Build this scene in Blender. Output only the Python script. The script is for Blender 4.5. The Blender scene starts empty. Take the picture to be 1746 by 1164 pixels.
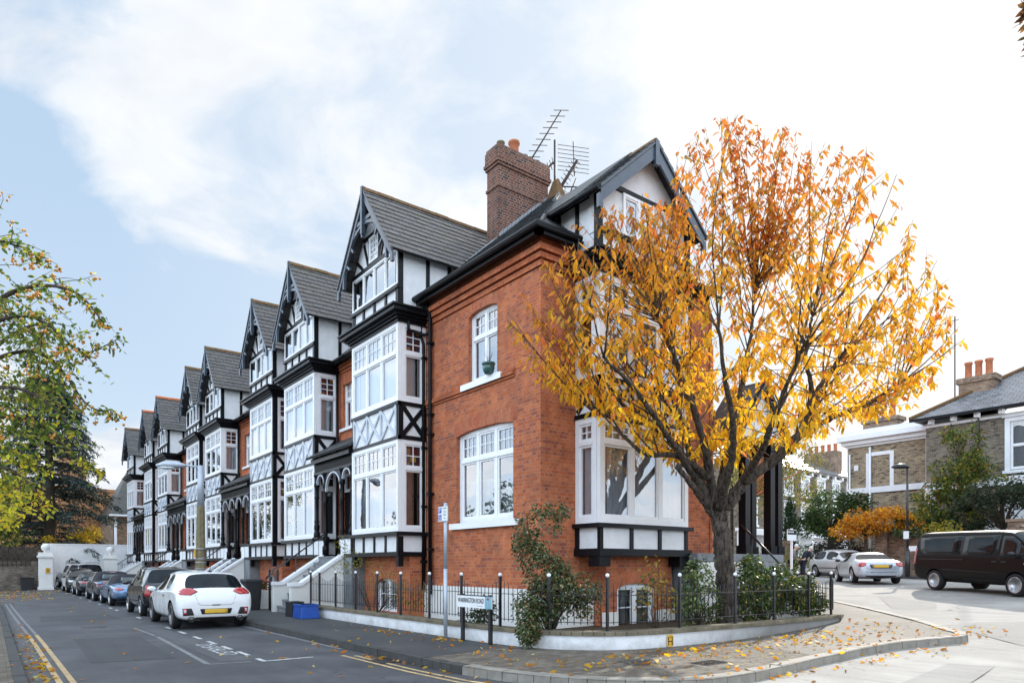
import bpy, bmesh, math, random
import numpy as np
from mathutils import Vector, Matrix, Euler, noise as mnoise
from mathutils.bvhtree import BVHTree
random.seed(7)
RNG = np.random.default_rng(11)
scene = bpy.context.scene
COL = scene.collection
R = math.radians

# ------------------------------------------------------------------ materials
class NT:
    def __init__(s, name, world=False):
        if world:
            s.m = bpy.data.worlds.new(name)
        else:
            s.m = bpy.data.materials.new(name)
        s.m.use_nodes = True
        s.t = s.m.node_tree
        s.t.nodes.clear()
    def n(s, typ, ins=None, **kw):
        nd = s.t.nodes.new('ShaderNode' + typ)
        for k, v in kw.items():
            setattr(nd, k, v)
        for k, v in (ins or {}).items():
            sock = nd.inputs[k]
            if isinstance(v, bpy.types.NodeSocket):
                s.t.links.new(v, sock)
            elif isinstance(v, (tuple, list)) and len(v) == 3 and sock.type == 'RGBA':
                sock.default_value = (*v, 1)
            else:
                sock.default_value = v
        return nd
    def math(s, op, a, b=0.0, clamp=False):
        return s.n('Math', {0: a, 1: b}, operation=op, use_clamp=clamp).outputs[0]
    def mix(s, fac, a, b, blend='MIX'):
        nd = s.n('Mix', data_type='RGBA', blend_type=blend)
        for idx, v in ((0, fac), (6, a), (7, b)):
            sock = nd.inputs[idx]
            if isinstance(v, bpy.types.NodeSocket):
                s.t.links.new(v, sock)
            elif isinstance(v, (tuple, list)):
                sock.default_value = (*v, 1) if len(v) == 3 else v
            else:
                sock.default_value = v
        return nd.outputs[2]
    def noise(s, vec, scale, detail=4, rough=.55, dim='3D'):
        nd = s.n('TexNoise', {'Scale': scale, 'Detail': detail, 'Roughness': rough}, noise_dimensions=dim)
        if vec is not None:
            s.t.links.new(vec, nd.inputs['Vector'])
        return nd.outputs['Fac']
    def ramp(s, fac, stops):
        nd = s.n('ValToRGB')
        s.t.links.new(fac, nd.inputs[0])
        el = nd.color_ramp.elements
        while len(el) < len(stops):
            el.new(.5)
        for e, (p, c) in zip(el, stops):
            e.position = p
            e.color = (c, c, c, 1) if not isinstance(c, (tuple, list)) else (*c, 1)
        return nd.outputs[0]
    def bump(s, h, strength=.3, dist=.01):
        return s.n('Bump', {'Height': h, 'Strength': strength, 'Distance': dist}).outputs[0]
    def out(s, sh, disp=None):
        nd = s.n('OutputMaterial')
        s.t.links.new(sh, nd.inputs[0])
        return s.m
    def pos(s):
        return s.n('NewGeometry').outputs['Position']
    def obj(s):
        return s.n('TexCoord').outputs['Object']
    def uv(s):
        return s.n('UVMap', uv_map='uv').outputs[0]
    def pbsdf(s, **kw):
        nm = {'base': 'Base Color', 'rough': 'Roughness', 'metal': 'Metallic', 'spec': 'Specular IOR Level', 'coat': 'Coat Weight',
              'coatr': 'Coat Roughness', 'normal': 'Normal', 'trans': 'Transmission Weight', 'sheen': 'Sheen Weight'}
        return s.n('BsdfPrincipled', {nm[k]: v for k, v in kw.items()}).outputs[0]

def simple(name, c, rough=.5, metal=0., spec=.5, coat=0., var=.12, scale=6., bump=0., bscale=60., coords='pos', dirt=None):
    """principled surface with noise variation in tone and roughness and an optional fine bump"""
    t = NT(name)
    v = t.pos() if coords == 'pos' else t.obj()
    f = t.noise(v, scale, 5)
    lo = tuple(x * (1 - var) for x in c); hi = tuple(min(1, x * (1 + var)) for x in c)
    col = t.mix(t.ramp(f, [(.3, 0.), (.7, 1.)]), lo, hi)
    if dirt:
        g = t.ramp(t.noise(v, scale * .35, 7, .65), [(.5, 0.), (.75, 1.)])
        col = t.mix(t.math('MULTIPLY', g, dirt[0]), col, dirt[1])
    kw = dict(base=col, rough=t.math('ADD', t.math('MULTIPLY', f, .16), rough - .08, True), metal=metal, spec=spec, coat=coat, coatr=.05)
    if bump:
        kw['normal'] = t.bump(t.noise(v, bscale, 4), bump, .006)
    return t.out(t.pbsdf(**kw))

def brickmat(name, c1, c2, mortar, bw=.225, rh=.075, ms=.006, stain=.45, stainc=(.06, .04, .035), soldier=False, odd=None, rough=.85, squash=.5, warm=None):
    t = NT(name)
    uv = t.uv()
    if soldier:
        uv = t.n('Mapping', {'Vector': uv, 'Rotation': (0, 0, math.pi / 2)}).outputs[0]
    wob = t.n('VectorMath', {0: t.n('TexNoise', {'Vector': uv, 'Scale': 9., 'Detail': 2.}).outputs['Color'], 1: (.5, .5, .5)}, operation='SUBTRACT').outputs[0]
    uv2 = t.n('VectorMath', {0: t.n('VectorMath', {0: wob, 3: .006}, operation='SCALE').outputs[0], 1: uv}, operation='ADD').outputs[0]
    b = t.n('TexBrick', {'Vector': uv2, 'Color1': (0., 0., 0.), 'Color2': (1., 1., 1.), 'Mortar': (.5, .5, .5), 'Scale': 1., 'Mortar Size': ms, 'Mortar Smooth': .25,
                         'Bias': 0., 'Brick Width': bw, 'Row Height': rh}, offset=.5, squash=squash, squash_frequency=2)
    rnd = b.outputs['Color']; fac = b.outputs['Fac']
    col = t.mix(rnd, c1, c2)
    if odd:
        o = t.ramp(rnd, [(.80, 0.), (.86, 1.)])
        col = t.mix(o, col, odd)
    pos = t.pos()
    n2 = t.ramp(t.noise(pos, 14., 5, .7), [(.3, .72), (.7, 1.2)])
    col = t.mix(1., col, n2, 'MULTIPLY')
    mc = t.mix(t.ramp(t.noise(pos, 2.2, 4), [(.35, 0.), (.65, 1.)]), mortar, tuple(x * .62 for x in mortar))
    col = t.mix(fac, col, mc)
    st = t.ramp(t.noise(pos, .8, 8, .68), [(.5, 0.), (.72, 1.)])
    col = t.mix(t.math('MULTIPLY', st, stain), col, stainc)
    st2 = t.ramp(t.noise(pos, 1.7, 6, .6), [(.52, 0.), (.7, 1.)])
    col = t.mix(t.math('MULTIPLY', st2, .38), col, warm or tuple(min(1, x * 1.35) for x in c2))
    h = t.math('SUBTRACT', t.math('ADD', t.math('MULTIPLY', t.noise(pos, 45., 4), .35), t.math('MULTIPLY', rnd, .18)), fac)
    return t.out(t.pbsdf(base=col, rough=rough, spec=.25, normal=t.bump(h, .75, .008)))

def slatemat(name, c1, c2, bw=.3, rh=.19, moss=.35, mossc=(.05, .075, .015), rough=.5):
    t = NT(name)
    uv = t.uv(); pos = t.pos()
    b = t.n('TexBrick', {'Vector': uv, 'Color1': (0., 0., 0.), 'Color2': (1., 1., 1.), 'Mortar': (0., 0., 0.), 'Scale': 1., 'Mortar Size': .011, 'Mortar Smooth': .1,
                         'Bias': 0., 'Brick Width': bw, 'Row Height': rh}, offset=.5)
    rnd = b.outputs['Color']
    col = t.mix(rnd, c1, c2)
    col = t.mix(1., col, t.ramp(t.noise(pos, 9., 6, .7), [(.3, .65), (.72, 1.3)]), 'MULTIPLY')
    lich = t.ramp(t.noise(pos, 5.5, 6, .7), [(.6, 0.), (.72, 1.)])
    col = t.mix(t.math('MULTIPLY', lich, .22), col, (.20, .19, .15))
    ms = t.ramp(t.noise(pos, 2.1, 7, .72), [(.53, 0.), (.66, 1.)])
    col = t.mix(t.math('MULTIPLY', ms, moss), col, mossc)
    col = t.mix(b.outputs['Fac'], col, (.012, .012, .012))
    sep = t.n('SeparateXYZ', {0: uv}).outputs
    saw = t.math('FRACT', t.math('DIVIDE', sep[1], rh))
    h = t.math('ADD', t.math('MULTIPLY', saw, -.9), t.math('ADD', t.math('MULTIPLY', rnd, .45), t.math('MULTIPLY', b.outputs['Fac'], -.8)))
    h = t.math('ADD', h, t.math('MULTIPLY', ms, moss))
    return t.out(t.pbsdf(base=col, rough=t.math('ADD', t.math('MULTIPLY', rnd, .2), rough - .1), spec=.45, normal=t.bump(h, .9, .012)))

M = {}
def mk_materials():
    M['brick'] = brickmat('red brick', (.39, .092, .034), (.55, .175, .07), (.44, .27, .19), ms=.006, stain=.42, odd=(.30, .085, .05))
    M['brick_sol'] = brickmat('red brick arch', (.38, .09, .036), (.50, .15, .068), (.42, .27, .2), soldier=True, stain=.2, squash=1.)
    M['brick_rub'] = brickmat('smooth red corbel brick', (.37, .095, .036), (.48, .15, .065), (.17, .08, .055), stain=.6, squash=1.)
    M['brick_chim'] = brickmat('dark chimney brick', (.11, .04, .028), (.21, .085, .055), (.36, .28, .23), ms=.009, stain=.45, odd=(.06, .035, .035))
    M['brick_stock'] = brickmat('yellow stock brick', (.17, .125, .078), (.45, .345, .215), (.5, .43, .33), ms=.010, stain=.25, odd=(.05, .035, .025), squash=1.)
    M['brick_grey'] = brickmat('grey stock brick', (.12, .098, .072), (.29, .245, .185), (.27, .24, .2), ms=.009, stain=.35, squash=1., odd=(.045, .035, .03))
    M['brick_wall'] = brickmat('garden wall brick', (.17, .10, .065), (.36, .25, .17), (.33, .27, .21), ms=.012, stain=.5, odd=(.09, .06, .04), squash=1.)
    M['brick_orange'] = brickmat('orange brick', (.36, .15, .06), (.55, .29, .13), (.46, .32, .20), stain=.3, squash=1.)
    M['brick_oldwall'] = brickmat('weathered wall brick', (.09, .075, .06), (.25, .21, .17), (.23, .2, .17), ms=.012, stain=.7, squash=1.)
    M['slate'] = slatemat('roof slate', (.020, .022, .025), (.052, .054, .058), moss=.5)
    M['slate_brown'] = slatemat('gable roof tile', (.024, .023, .024), (.058, .054, .053), bw=.40, rh=.24, moss=.2, mossc=(.10, .09, .02))
    M['slate_far'] = slatemat('distant slate', (.13, .13, .14), (.22, .22, .23), bw=.4, rh=.25, moss=.1, rough=.45)
    def tile(name, c1, c2, moss, mossc):
        t = NT(name); pos = t.pos(); rnd = t.n('NewGeometry').outputs['Random Per Island']
        col = t.mix(rnd, c1, c2); col = t.mix(1., col, t.ramp(t.noise(pos, 9., 6, .7), [(.3, .6), (.72, 1.35)]), 'MULTIPLY')
        li = t.ramp(t.noise(pos, 6., 6, .7), [(.62, 0.), (.72, 1.)]); col = t.mix(t.math('MULTIPLY', li, .3), col, (.20, .19, .15))
        ms = t.ramp(t.noise(pos, 1.7, 8, .72), [(.54, 0.), (.64, 1.)]); col = t.mix(t.math('MULTIPLY', ms, moss), col, mossc)
        return t.out(t.pbsdf(base=col, rough=t.math('ADD', t.math('MULTIPLY', rnd, .25), .38), spec=.45, normal=t.bump(t.noise(pos, 40., 5), .4, .006)))
    M['tile_slate'] = tile('loose slate', (.030, .032, .037), (.088, .091, .099), .6, (.05, .075, .015))
    M['tile_brown'] = tile('brown roof slate', (.036, .034, .034), (.100, .092, .089), .3, (.085, .08, .02))
    M['lead'] = simple('lead flashing', (.28, .30, .33), .45, 0., .5, bump=.2, bscale=15)
    M['ridge'] = simple('mossy ridge tile', (.16, .09, .045), .9, 0., .2, var=.3, scale=9, bump=.6, bscale=25, dirt=(.7, (.12, .11, .03)))
    M['ridge_red'] = simple('orange ridge tile', (.42, .12, .045), .8, 0., .2, var=.2, scale=9, bump=.4, bscale=25)
    M['terracotta'] = simple('terracotta', (.42, .15, .075), .8, 0., .2, var=.2, scale=5, bump=.3, bscale=40)
    M['black'] = simple('black gloss paint', (.006, .007, .009), .35, 0., .18, coat=0., var=.3, bump=.1, bscale=14)
    M['black_blue'] = simple('weathered blue black paint', (.050, .070, .098), .34, 0., .6, var=.25, scale=4, bump=.15, bscale=20)
    M['brace'] = simple('grey brace paint', (.46, .50, .55), .4, 0., .5, var=.15, bump=.1)
    M['white'] = simple('white gloss paint', (.80, .805, .82), .35, 0., .45, var=.04, scale=3, bump=.06, bscale=25, dirt=(.10, (.5, .48, .44)))
    M['render'] = simple('white roughcast', (.76, .765, .78), .85, 0., .2, var=.06, scale=5, bump=.9, bscale=70, dirt=(.22, (.45, .43, .40)))
    M['stucco'] = simple('cream stucco', (.74, .73, .70), .7, 0., .3, var=.05, scale=2, bump=.2, dirt=(.2, (.5, .48, .43)))
    M['stone'] = simple('coping stone', (.16, .135, .095), .9, 0., .2, var=.35, scale=4, bump=.7, bscale=40, dirt=(.6, (.07, .075, .03)))
    M['step'] = simple('grey step stone', (.20, .21, .22), .8, 0., .3, var=.2, scale=5, bump=.4, bscale=50)
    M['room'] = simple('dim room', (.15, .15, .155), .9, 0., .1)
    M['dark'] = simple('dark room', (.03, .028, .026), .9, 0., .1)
    M['iron'] = simple('black iron', (.013, .013, .015), .35, 0., .5, coat=.2, var=.3, scale=10, bump=.2, bscale=60)
    t = NT('cherry bark'); p = t.pos()
    st = t.n('Mapping', {'Vector': p, 'Scale': (1., 1., .28)}).outputs[0]
    f1 = t.noise(st, 16., 7, .7); f2 = t.noise(p, 3.2, 6, .65)
    col = t.mix(t.ramp(f1, [(.38, 0.), (.62, 1.)]), (.014, .011, .009), (.115, .092, .074))
    col = t.mix(t.ramp(f2, [(.5, 0.), (.68, .55)]), col, (.03, .024, .02)); col = t.mix(t.ramp(t.noise(p, 7., 5), [(.60, 0.), (.72, .45)]), col, (.19, .165, .135))
    M['bark'] = t.out(t.pbsdf(base=col, rough=.85, spec=.25, normal=t.bump(t.math('ADD', f1, t.math('MULTIPLY', f2, .5)), 1., .03)))
    M['twig'] = simple('thin twig', (.085, .058, .042), .8, 0., .3, var=.3)
    M['bark2'] = simple('brown bark', (.07, .055, .042), .9, 0., .2, var=.4, scale=9, bump=.8, bscale=22)
    M['galv'] = simple('galvanised steel', (.42, .46, .52), .45, .35, .5, var=.1, scale=8)
    M['concrete'] = simple('weathered concrete', (.20, .17, .10), .9, 0., .2, var=.25, scale=7, bump=.5, bscale=50, dirt=(.4, (.10, .09, .04)))
    M['gravel'] = simple('garden soil', (.07, .052, .036), .95, 0., .1, var=.4, scale=9, bump=1., bscale=30)
    M['plastic_blue'] = simple('blue plastic', (.012, .075, .36), .4, 0., .5, var=.15)
    M['plastic_black'] = simple('black plastic', (.018, .019, .022), .5, 0., .5, var=.2)
    M['tyre'] = simple('tyre rubber', (.014, .014, .015), .75, 0., .35, var=.2, coords='obj')
    M['rim'] = simple('alloy rim', (.52, .53, .55), .28, .85, .5, var=.1, coords='obj')
    M['rim_dark'] = simple('dark alloy rim', (.20, .20, .21), .3, .8, .5, var=.1, coords='obj')
    M['red_light'] = simple('red lamp lens', (.42, .012, .012), .12, 0., .6, coat=1., var=.3, scale=30, coords='obj')
    M['clear_light'] = simple('clear lamp lens', (.66, .68, .72), .1, .35, .6, coat=1., var=.3, scale=25, coords='obj')
    M['amber'] = simple('amber lens', (.75, .22, .02), .15, 0., .6, coat=1., coords='obj')
    M['plate'] = simple('yellow plate', (.68, .42, .04), .35, 0., .5, var=.05, coords='obj')
    M['trim'] = simple('black trim', (.016, .016, .018), .45, 0., .5, coords='obj')
    M['carglass'] = simple('tinted car glass', (.008, .011, .013), .05, 0., .28, coat=0., var=.5, scale=2.5, coords='obj')
    M['carglass_clear'] = simple('clear car glass', (.07, .10, .105), .05, 0., .3, coat=0., var=.5, scale=2.0, coords='obj')
    M['fabric'] = simple('fabric hood', (.020, .021, .028), .85, 0., .3, var=.15, bump=.3, bscale=150, coords='obj')
    M['hydrant'] = simple('hydrant yellow', (.66, .36, .02), .45, 0., .5, var=.15)
    M['signwhite'] = simple('sign white', (.78, .79, .80), .4, 0., .5, var=.04)
    M['signblack'] = simple('sign black', (.012, .012, .014), .5, 0., .4)
    M['signblue'] = simple('sign blue', (.015, .06, .42), .4, 0., .5)
    M['signpale'] = simple('sign pale blue', (.20, .40, .50), .4, 0., .5)
    M['signred'] = simple('sign red', (.50, .05, .03), .5, 0., .5)
    M['aerial'] = simple('aerial metal', (.06, .045, .042), .6, .4, .4, var=.3)
    M['dish'] = simple('dish grey', (.5, .5, .5), .5, 0., .4)
    M['pot'] = simple('green glazed pot', (.02, .09, .085), .25, 0., .6, coat=.6, var=.2)
    M['skin'] = simple('skin', (.55, .33, .24), .6, 0., .4, var=.08)
    M['cloth_navy'] = simple('navy jacket', (.02, .022, .035), .8, 0., .2, var=.2, bump=.3, bscale=80)
    M['cloth_grey'] = simple('grey coat', (.18, .17, .17), .85, 0., .2, var=.15, bump=.3, bscale=80)
    M['hair_white'] = simple('white hair', (.62, .60, .57), .6, 0., .4, var=.15, scale=40)
    M['shoe'] = simple('shoe leather', (.02, .017, .015), .4, 0., .5)
    M['berry'] = simple('orange crab apple', (.55, .23, .012), .3, 0., .5, coat=.3, var=.35, scale=3)
    M['petal'] = simple('red petal', (.5, .03, .03), .6, 0., .3, var=.3, scale=20)
    # glazing: fresnel reflection over clear glass
    def glass(name, tint, mn, mx, wob):
        t = NT(name)
        nrm = t.bump(t.noise(t.pos(), 1.6, 2), wob, .02)
        fr = t.n('Fresnel', {'IOR': 1.5, 'Normal': nrm}).outputs[0]
        fac = t.n('MapRange', {'Value': fr, 'From Min': .04, 'From Max': .6, 'To Min': mn, 'To Max': mx}).outputs[0]
        tr = t.n('BsdfTransparent', {'Color': tint}).outputs[0]
        gl = t.n('BsdfGlossy', {'Color': (.95, .97, 1.), 'Roughness': .015, 'Normal': nrm}).outputs[0]
        return t.out(t.n('MixShader', {0: fac, 1: tr, 2: gl}).outputs[0])
    M['glass'] = glass('window glass', (.84, .88, .89), .23, .95, .10)
    # stained leaded glass: random coloured quarries
    t = NT('stained glass')
    b = t.n('TexBrick', {'Vector': t.uv(), 'Color1': (0., 0., 0.), 'Color2': (1., 1., 1.), 'Mortar': (0., 0., 0.), 'Scale': 1., 'Mortar Size': .004, 'Brick Width': .17, 'Row Height': .17}, offset=0.)
    cr = t.ramp(b.outputs['Color'], [(0., (.03, .02, .02)), (.45, (.10, .02, .02)), (.62, (.30, .16, .02)), (.8, (.03, .045, .09)), (1., (.05, .03, .02))])
    M['stained'] = t.out(t.pbsdf(base=cr, rough=.08, spec=.5))
    # curtain: pleats come from the mesh; fine weave from noise
    def cloth(name, c, tr):
        t = NT(name)
        col = t.mix(t.noise(t.pos(), 5., 4), tuple(x * .85 for x in c), c)
        d = t.n('BsdfDiffuse', {'Color': col}).outputs[0]
        u = t.n('BsdfTranslucent', {'Color': col}).outputs[0]
        return t.out(t.n('MixShader', {0: tr, 1: d, 2: u}).outputs[0])
    M['curtain'] = cloth('net curtain', (.50, .51, .54), .25)
    M['curtain_grey'] = cloth('grey curtain', (.78, .78, .84), .2)
    M['blind'] = cloth('white blind', (.72, .74, .77), .15)
    # leaves: colour attribute, thin translucent
    def leaf(name, tr, rough=.45, spec=.35, gain=1.):
        t = NT(name)
        c = t.n('VertexColor', layer_name='col').outputs[0]
        c = t.mix(1., c, t.ramp(t.noise(t.pos(), 22., 3), [(.25, .75), (.75, 1.2)]), 'MULTIPLY')
        p = t.pbsdf(base=c, rough=rough, spec=spec)
        u = t.n('BsdfTranslucent', {'Color': t.mix(1., c, (gain, gain, gain), 'MULTIPLY')}).outputs[0]
        return t.out(t.n('MixShader', {0: tr, 1: p, 2: u}).outputs[0])
    M['leaf'] = leaf('autumn leaf', .55, .5, .3, 1.25)
    M['leaf_gloss'] = leaf('glossy evergreen leaf', .25, .3, .5)
    M['needle'] = leaf('conifer needles', .12, .6, .25)
    # ground surfaces
    def asphalt(name, c, lite, rough, sparkle=.5, patch=.5):
        t = NT(name)
        p = t.pos()
        f = t.noise(p, 160., 3, .8)
        big = t.noise(p, .55, 6, .62)
        col = t.mix(t.ramp(f, [(.3, 0.), (.75, 1.)]), tuple(x * .62 for x in c), tuple(x * 1.5 for x in c))
        col = t.mix(t.math('MULTIPLY', t.ramp(big, [(.42, 0.), (.68, 1.)]), patch), col, lite)
        st = t.n('Mapping', {'Vector': p, 'Scale': (3., .35, 1.)}).outputs[0]
        col = t.mix(t.math('MULTIPLY', t.ramp(t.noise(st, 1.2, 6, .6), [(.5, 0.), (.72, 1.)]), .38), col, tuple(x * .5 for x in c))
        wv = t.n('VectorMath', {0: p, 1: t.n('VectorMath', {0: t.n('TexNoise', {'Vector': p, 'Scale': 1.3, 'Detail': 5.}).outputs['Color'], 3: .9}, operation='SCALE').outputs[0]}, operation='ADD').outputs[0]
        vo = t.n('TexVoronoi', {'Vector': wv, 'Scale': .42}, feature='DISTANCE_TO_EDGE').outputs['Distance']
        crack = t.math('MULTIPLY', t.ramp(vo, [(.0, 1.), (.007, 0.)]), t.ramp(t.noise(p, .35, 3), [(.50, 0.), (.58, 1.)]))
        col = t.mix(t.math('MULTIPLY', crack, .75), col, (.018, .018, .018))
        h = t.math('SUBTRACT', f, crack)
        return t.out(t.pbsdf(base=col, rough=t.math('ADD', t.math('MULTIPLY', big, .25), rough - .12), spec=sparkle, normal=t.bump(h, .55, .006)))
    M['asphalt'] = asphalt('dark asphalt', (.036, .038, .044), (.098, .100, .107), .62, .5, .8)
    M['asphalt_lite'] = asphalt('pale sunlit asphalt', (.28, .264, .24), (.43, .405, .37), .85, .15, .8)  # sun glare on the side road painted in as a paler tone
    M['asphalt_new'] = asphalt('fresh asphalt patch', (.031, .033, .038), (.075, .077, .082), .66)
    M['asphalt_old'] = asphalt('worn asphalt strip', (.06, .062, .067), (.13, .131, .134), .66)
    M['asphalt_mid'] = asphalt('grey side road patch', (.24, .228, .21), (.385, .365, .335), .85, .15)
    M['pave_asphalt'] = asphalt('pavement asphalt', (.044, .044, .046), (.10, .096, .086), .7, .4)
    M['pave_brick'] = brickmat('paving blocks', (.10, .085, .066), (.175, .15, .118), (.045, .04, .034), bw=.21, rh=.105, ms=.004, stain=.35, squash=1.)
    M['pave_warm'] = asphalt('warm pavement', (.092, .082, .069), (.155, .138, .115), .75, .35)
    M['kerb'] = simple('granite kerb', (.05, .049, .048), .75, 0., .35, var=.3, scale=5, bump=.6, bscale=80, dirt=(.5, (.04, .038, .035)))
    M['kerb_warm'] = simple('pale kerb', (.23, .21, .18), .75, 0., .35, var=.22, scale=5, bump=.6, bscale=80, dirt=(.35, (.18, .15, .11)))
    def paint(name, c, base):
        t = NT(name); p = t.pos()
        w = t.ramp(t.noise(p, 7., 7, .75), [(.42, 0.), (.62, 1.)])
        w2 = t.ramp(t.noise(p, 60., 3, .7), [(.35, 0.), (.6, 1.)])
        col = t.mix(t.math('MULTIPLY', t.math('ADD', t.math('MULTIPLY', w, -.6), 1.), t.math('ADD', t.math('MULTIPLY', w2, .5), .5)), base, c)
        return t.out(t.pbsdf(base=col, rough=.65, spec=.35))
    M['line_white'] = paint('road marking white', (.70, .70, .70), (.10, .10, .105))
    M['line_faint'] = paint('worn marking', (.24, .245, .25), (.08, .08, .085))
    M['line_yellow'] = paint('road marking yellow', (.60, .42, .20), (.14, .12, .09))
    t = NT('earth'); p = t.pos()
    M['earth'] = t.out(t.pbsdf(base=t.mix(t.noise(p, .6, 6), (.05, .06, .025), (.10, .085, .05)), rough=.95, spec=.1))
    # white boundary wall: grime rising from the pavement
    t = NT('painted boundary wall'); p = t.pos()
    z = t.n('SeparateXYZ', {0: p}).outputs[2]
    g = t.math('ADD', t.math('MULTIPLY', t.noise(p, 2.6, 7, .68), .62), t.math('MULTIPLY', z, -.75))
    gr = t.ramp(g, [(.06, 0.), (.33, 1.)])
    sp = t.ramp(t.noise(p, 16., 6, .75), [(.58, 0.), (.7, 1.)])
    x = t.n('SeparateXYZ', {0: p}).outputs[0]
    wall_shade = t.math('MULTIPLY', t.ramp(t.n('MapRange', {'Value': x, 'From Min': 9.6, 'From Max': 13.0}).outputs[0], [(0., 0.), (1., 1.)]), .82)  # shade on the wall's unlit side-road stretch, put into the colour
    col = t.mix(t.math('MULTIPLY', gr, .72), (.74, .745, .76), (.22, .215, .19))
    col = t.mix(t.math('MULTIPLY', sp, .3), col, (.3, .3, .28))
    col = t.mix(wall_shade, col, (.115, .105, .09))
    M['wallwhite'] = t.out(t.pbsdf(base=col, rough=.75, spec=.3, normal=t.bump(t.noise(p, 30., 5), .5, .008)))

def carpaint(name, c, metal=.0, rough=.3, flake=.0, coat=.85, spec=.35, dust=.10):
    t = NT(name); p = t.obj()
    f = t.noise(p, 900., 2)
    col = t.mix(f, tuple(x * (1 - flake) for x in c), tuple(min(1, x * (1 + flake)) for x in c))
    d = t.ramp(t.noise(p, 2.2, 6, .65), [(.45, 0.), (.75, 1.)])
    z = t.n('SeparateXYZ', {0: p}).outputs[2]
    dust = t.math('MULTIPLY', t.math('SUBTRACT', 1.15, z, True), t.math('MULTIPLY', d, dust))
    col = t.mix(dust, col, (.16, .15, .14))
    return t.out(t.pbsdf(base=col, rough=t.math('ADD', t.math('MULTIPLY', d, .12), rough), metal=metal, spec=spec, coat=coat, coatr=.04))
mk_materials()

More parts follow.
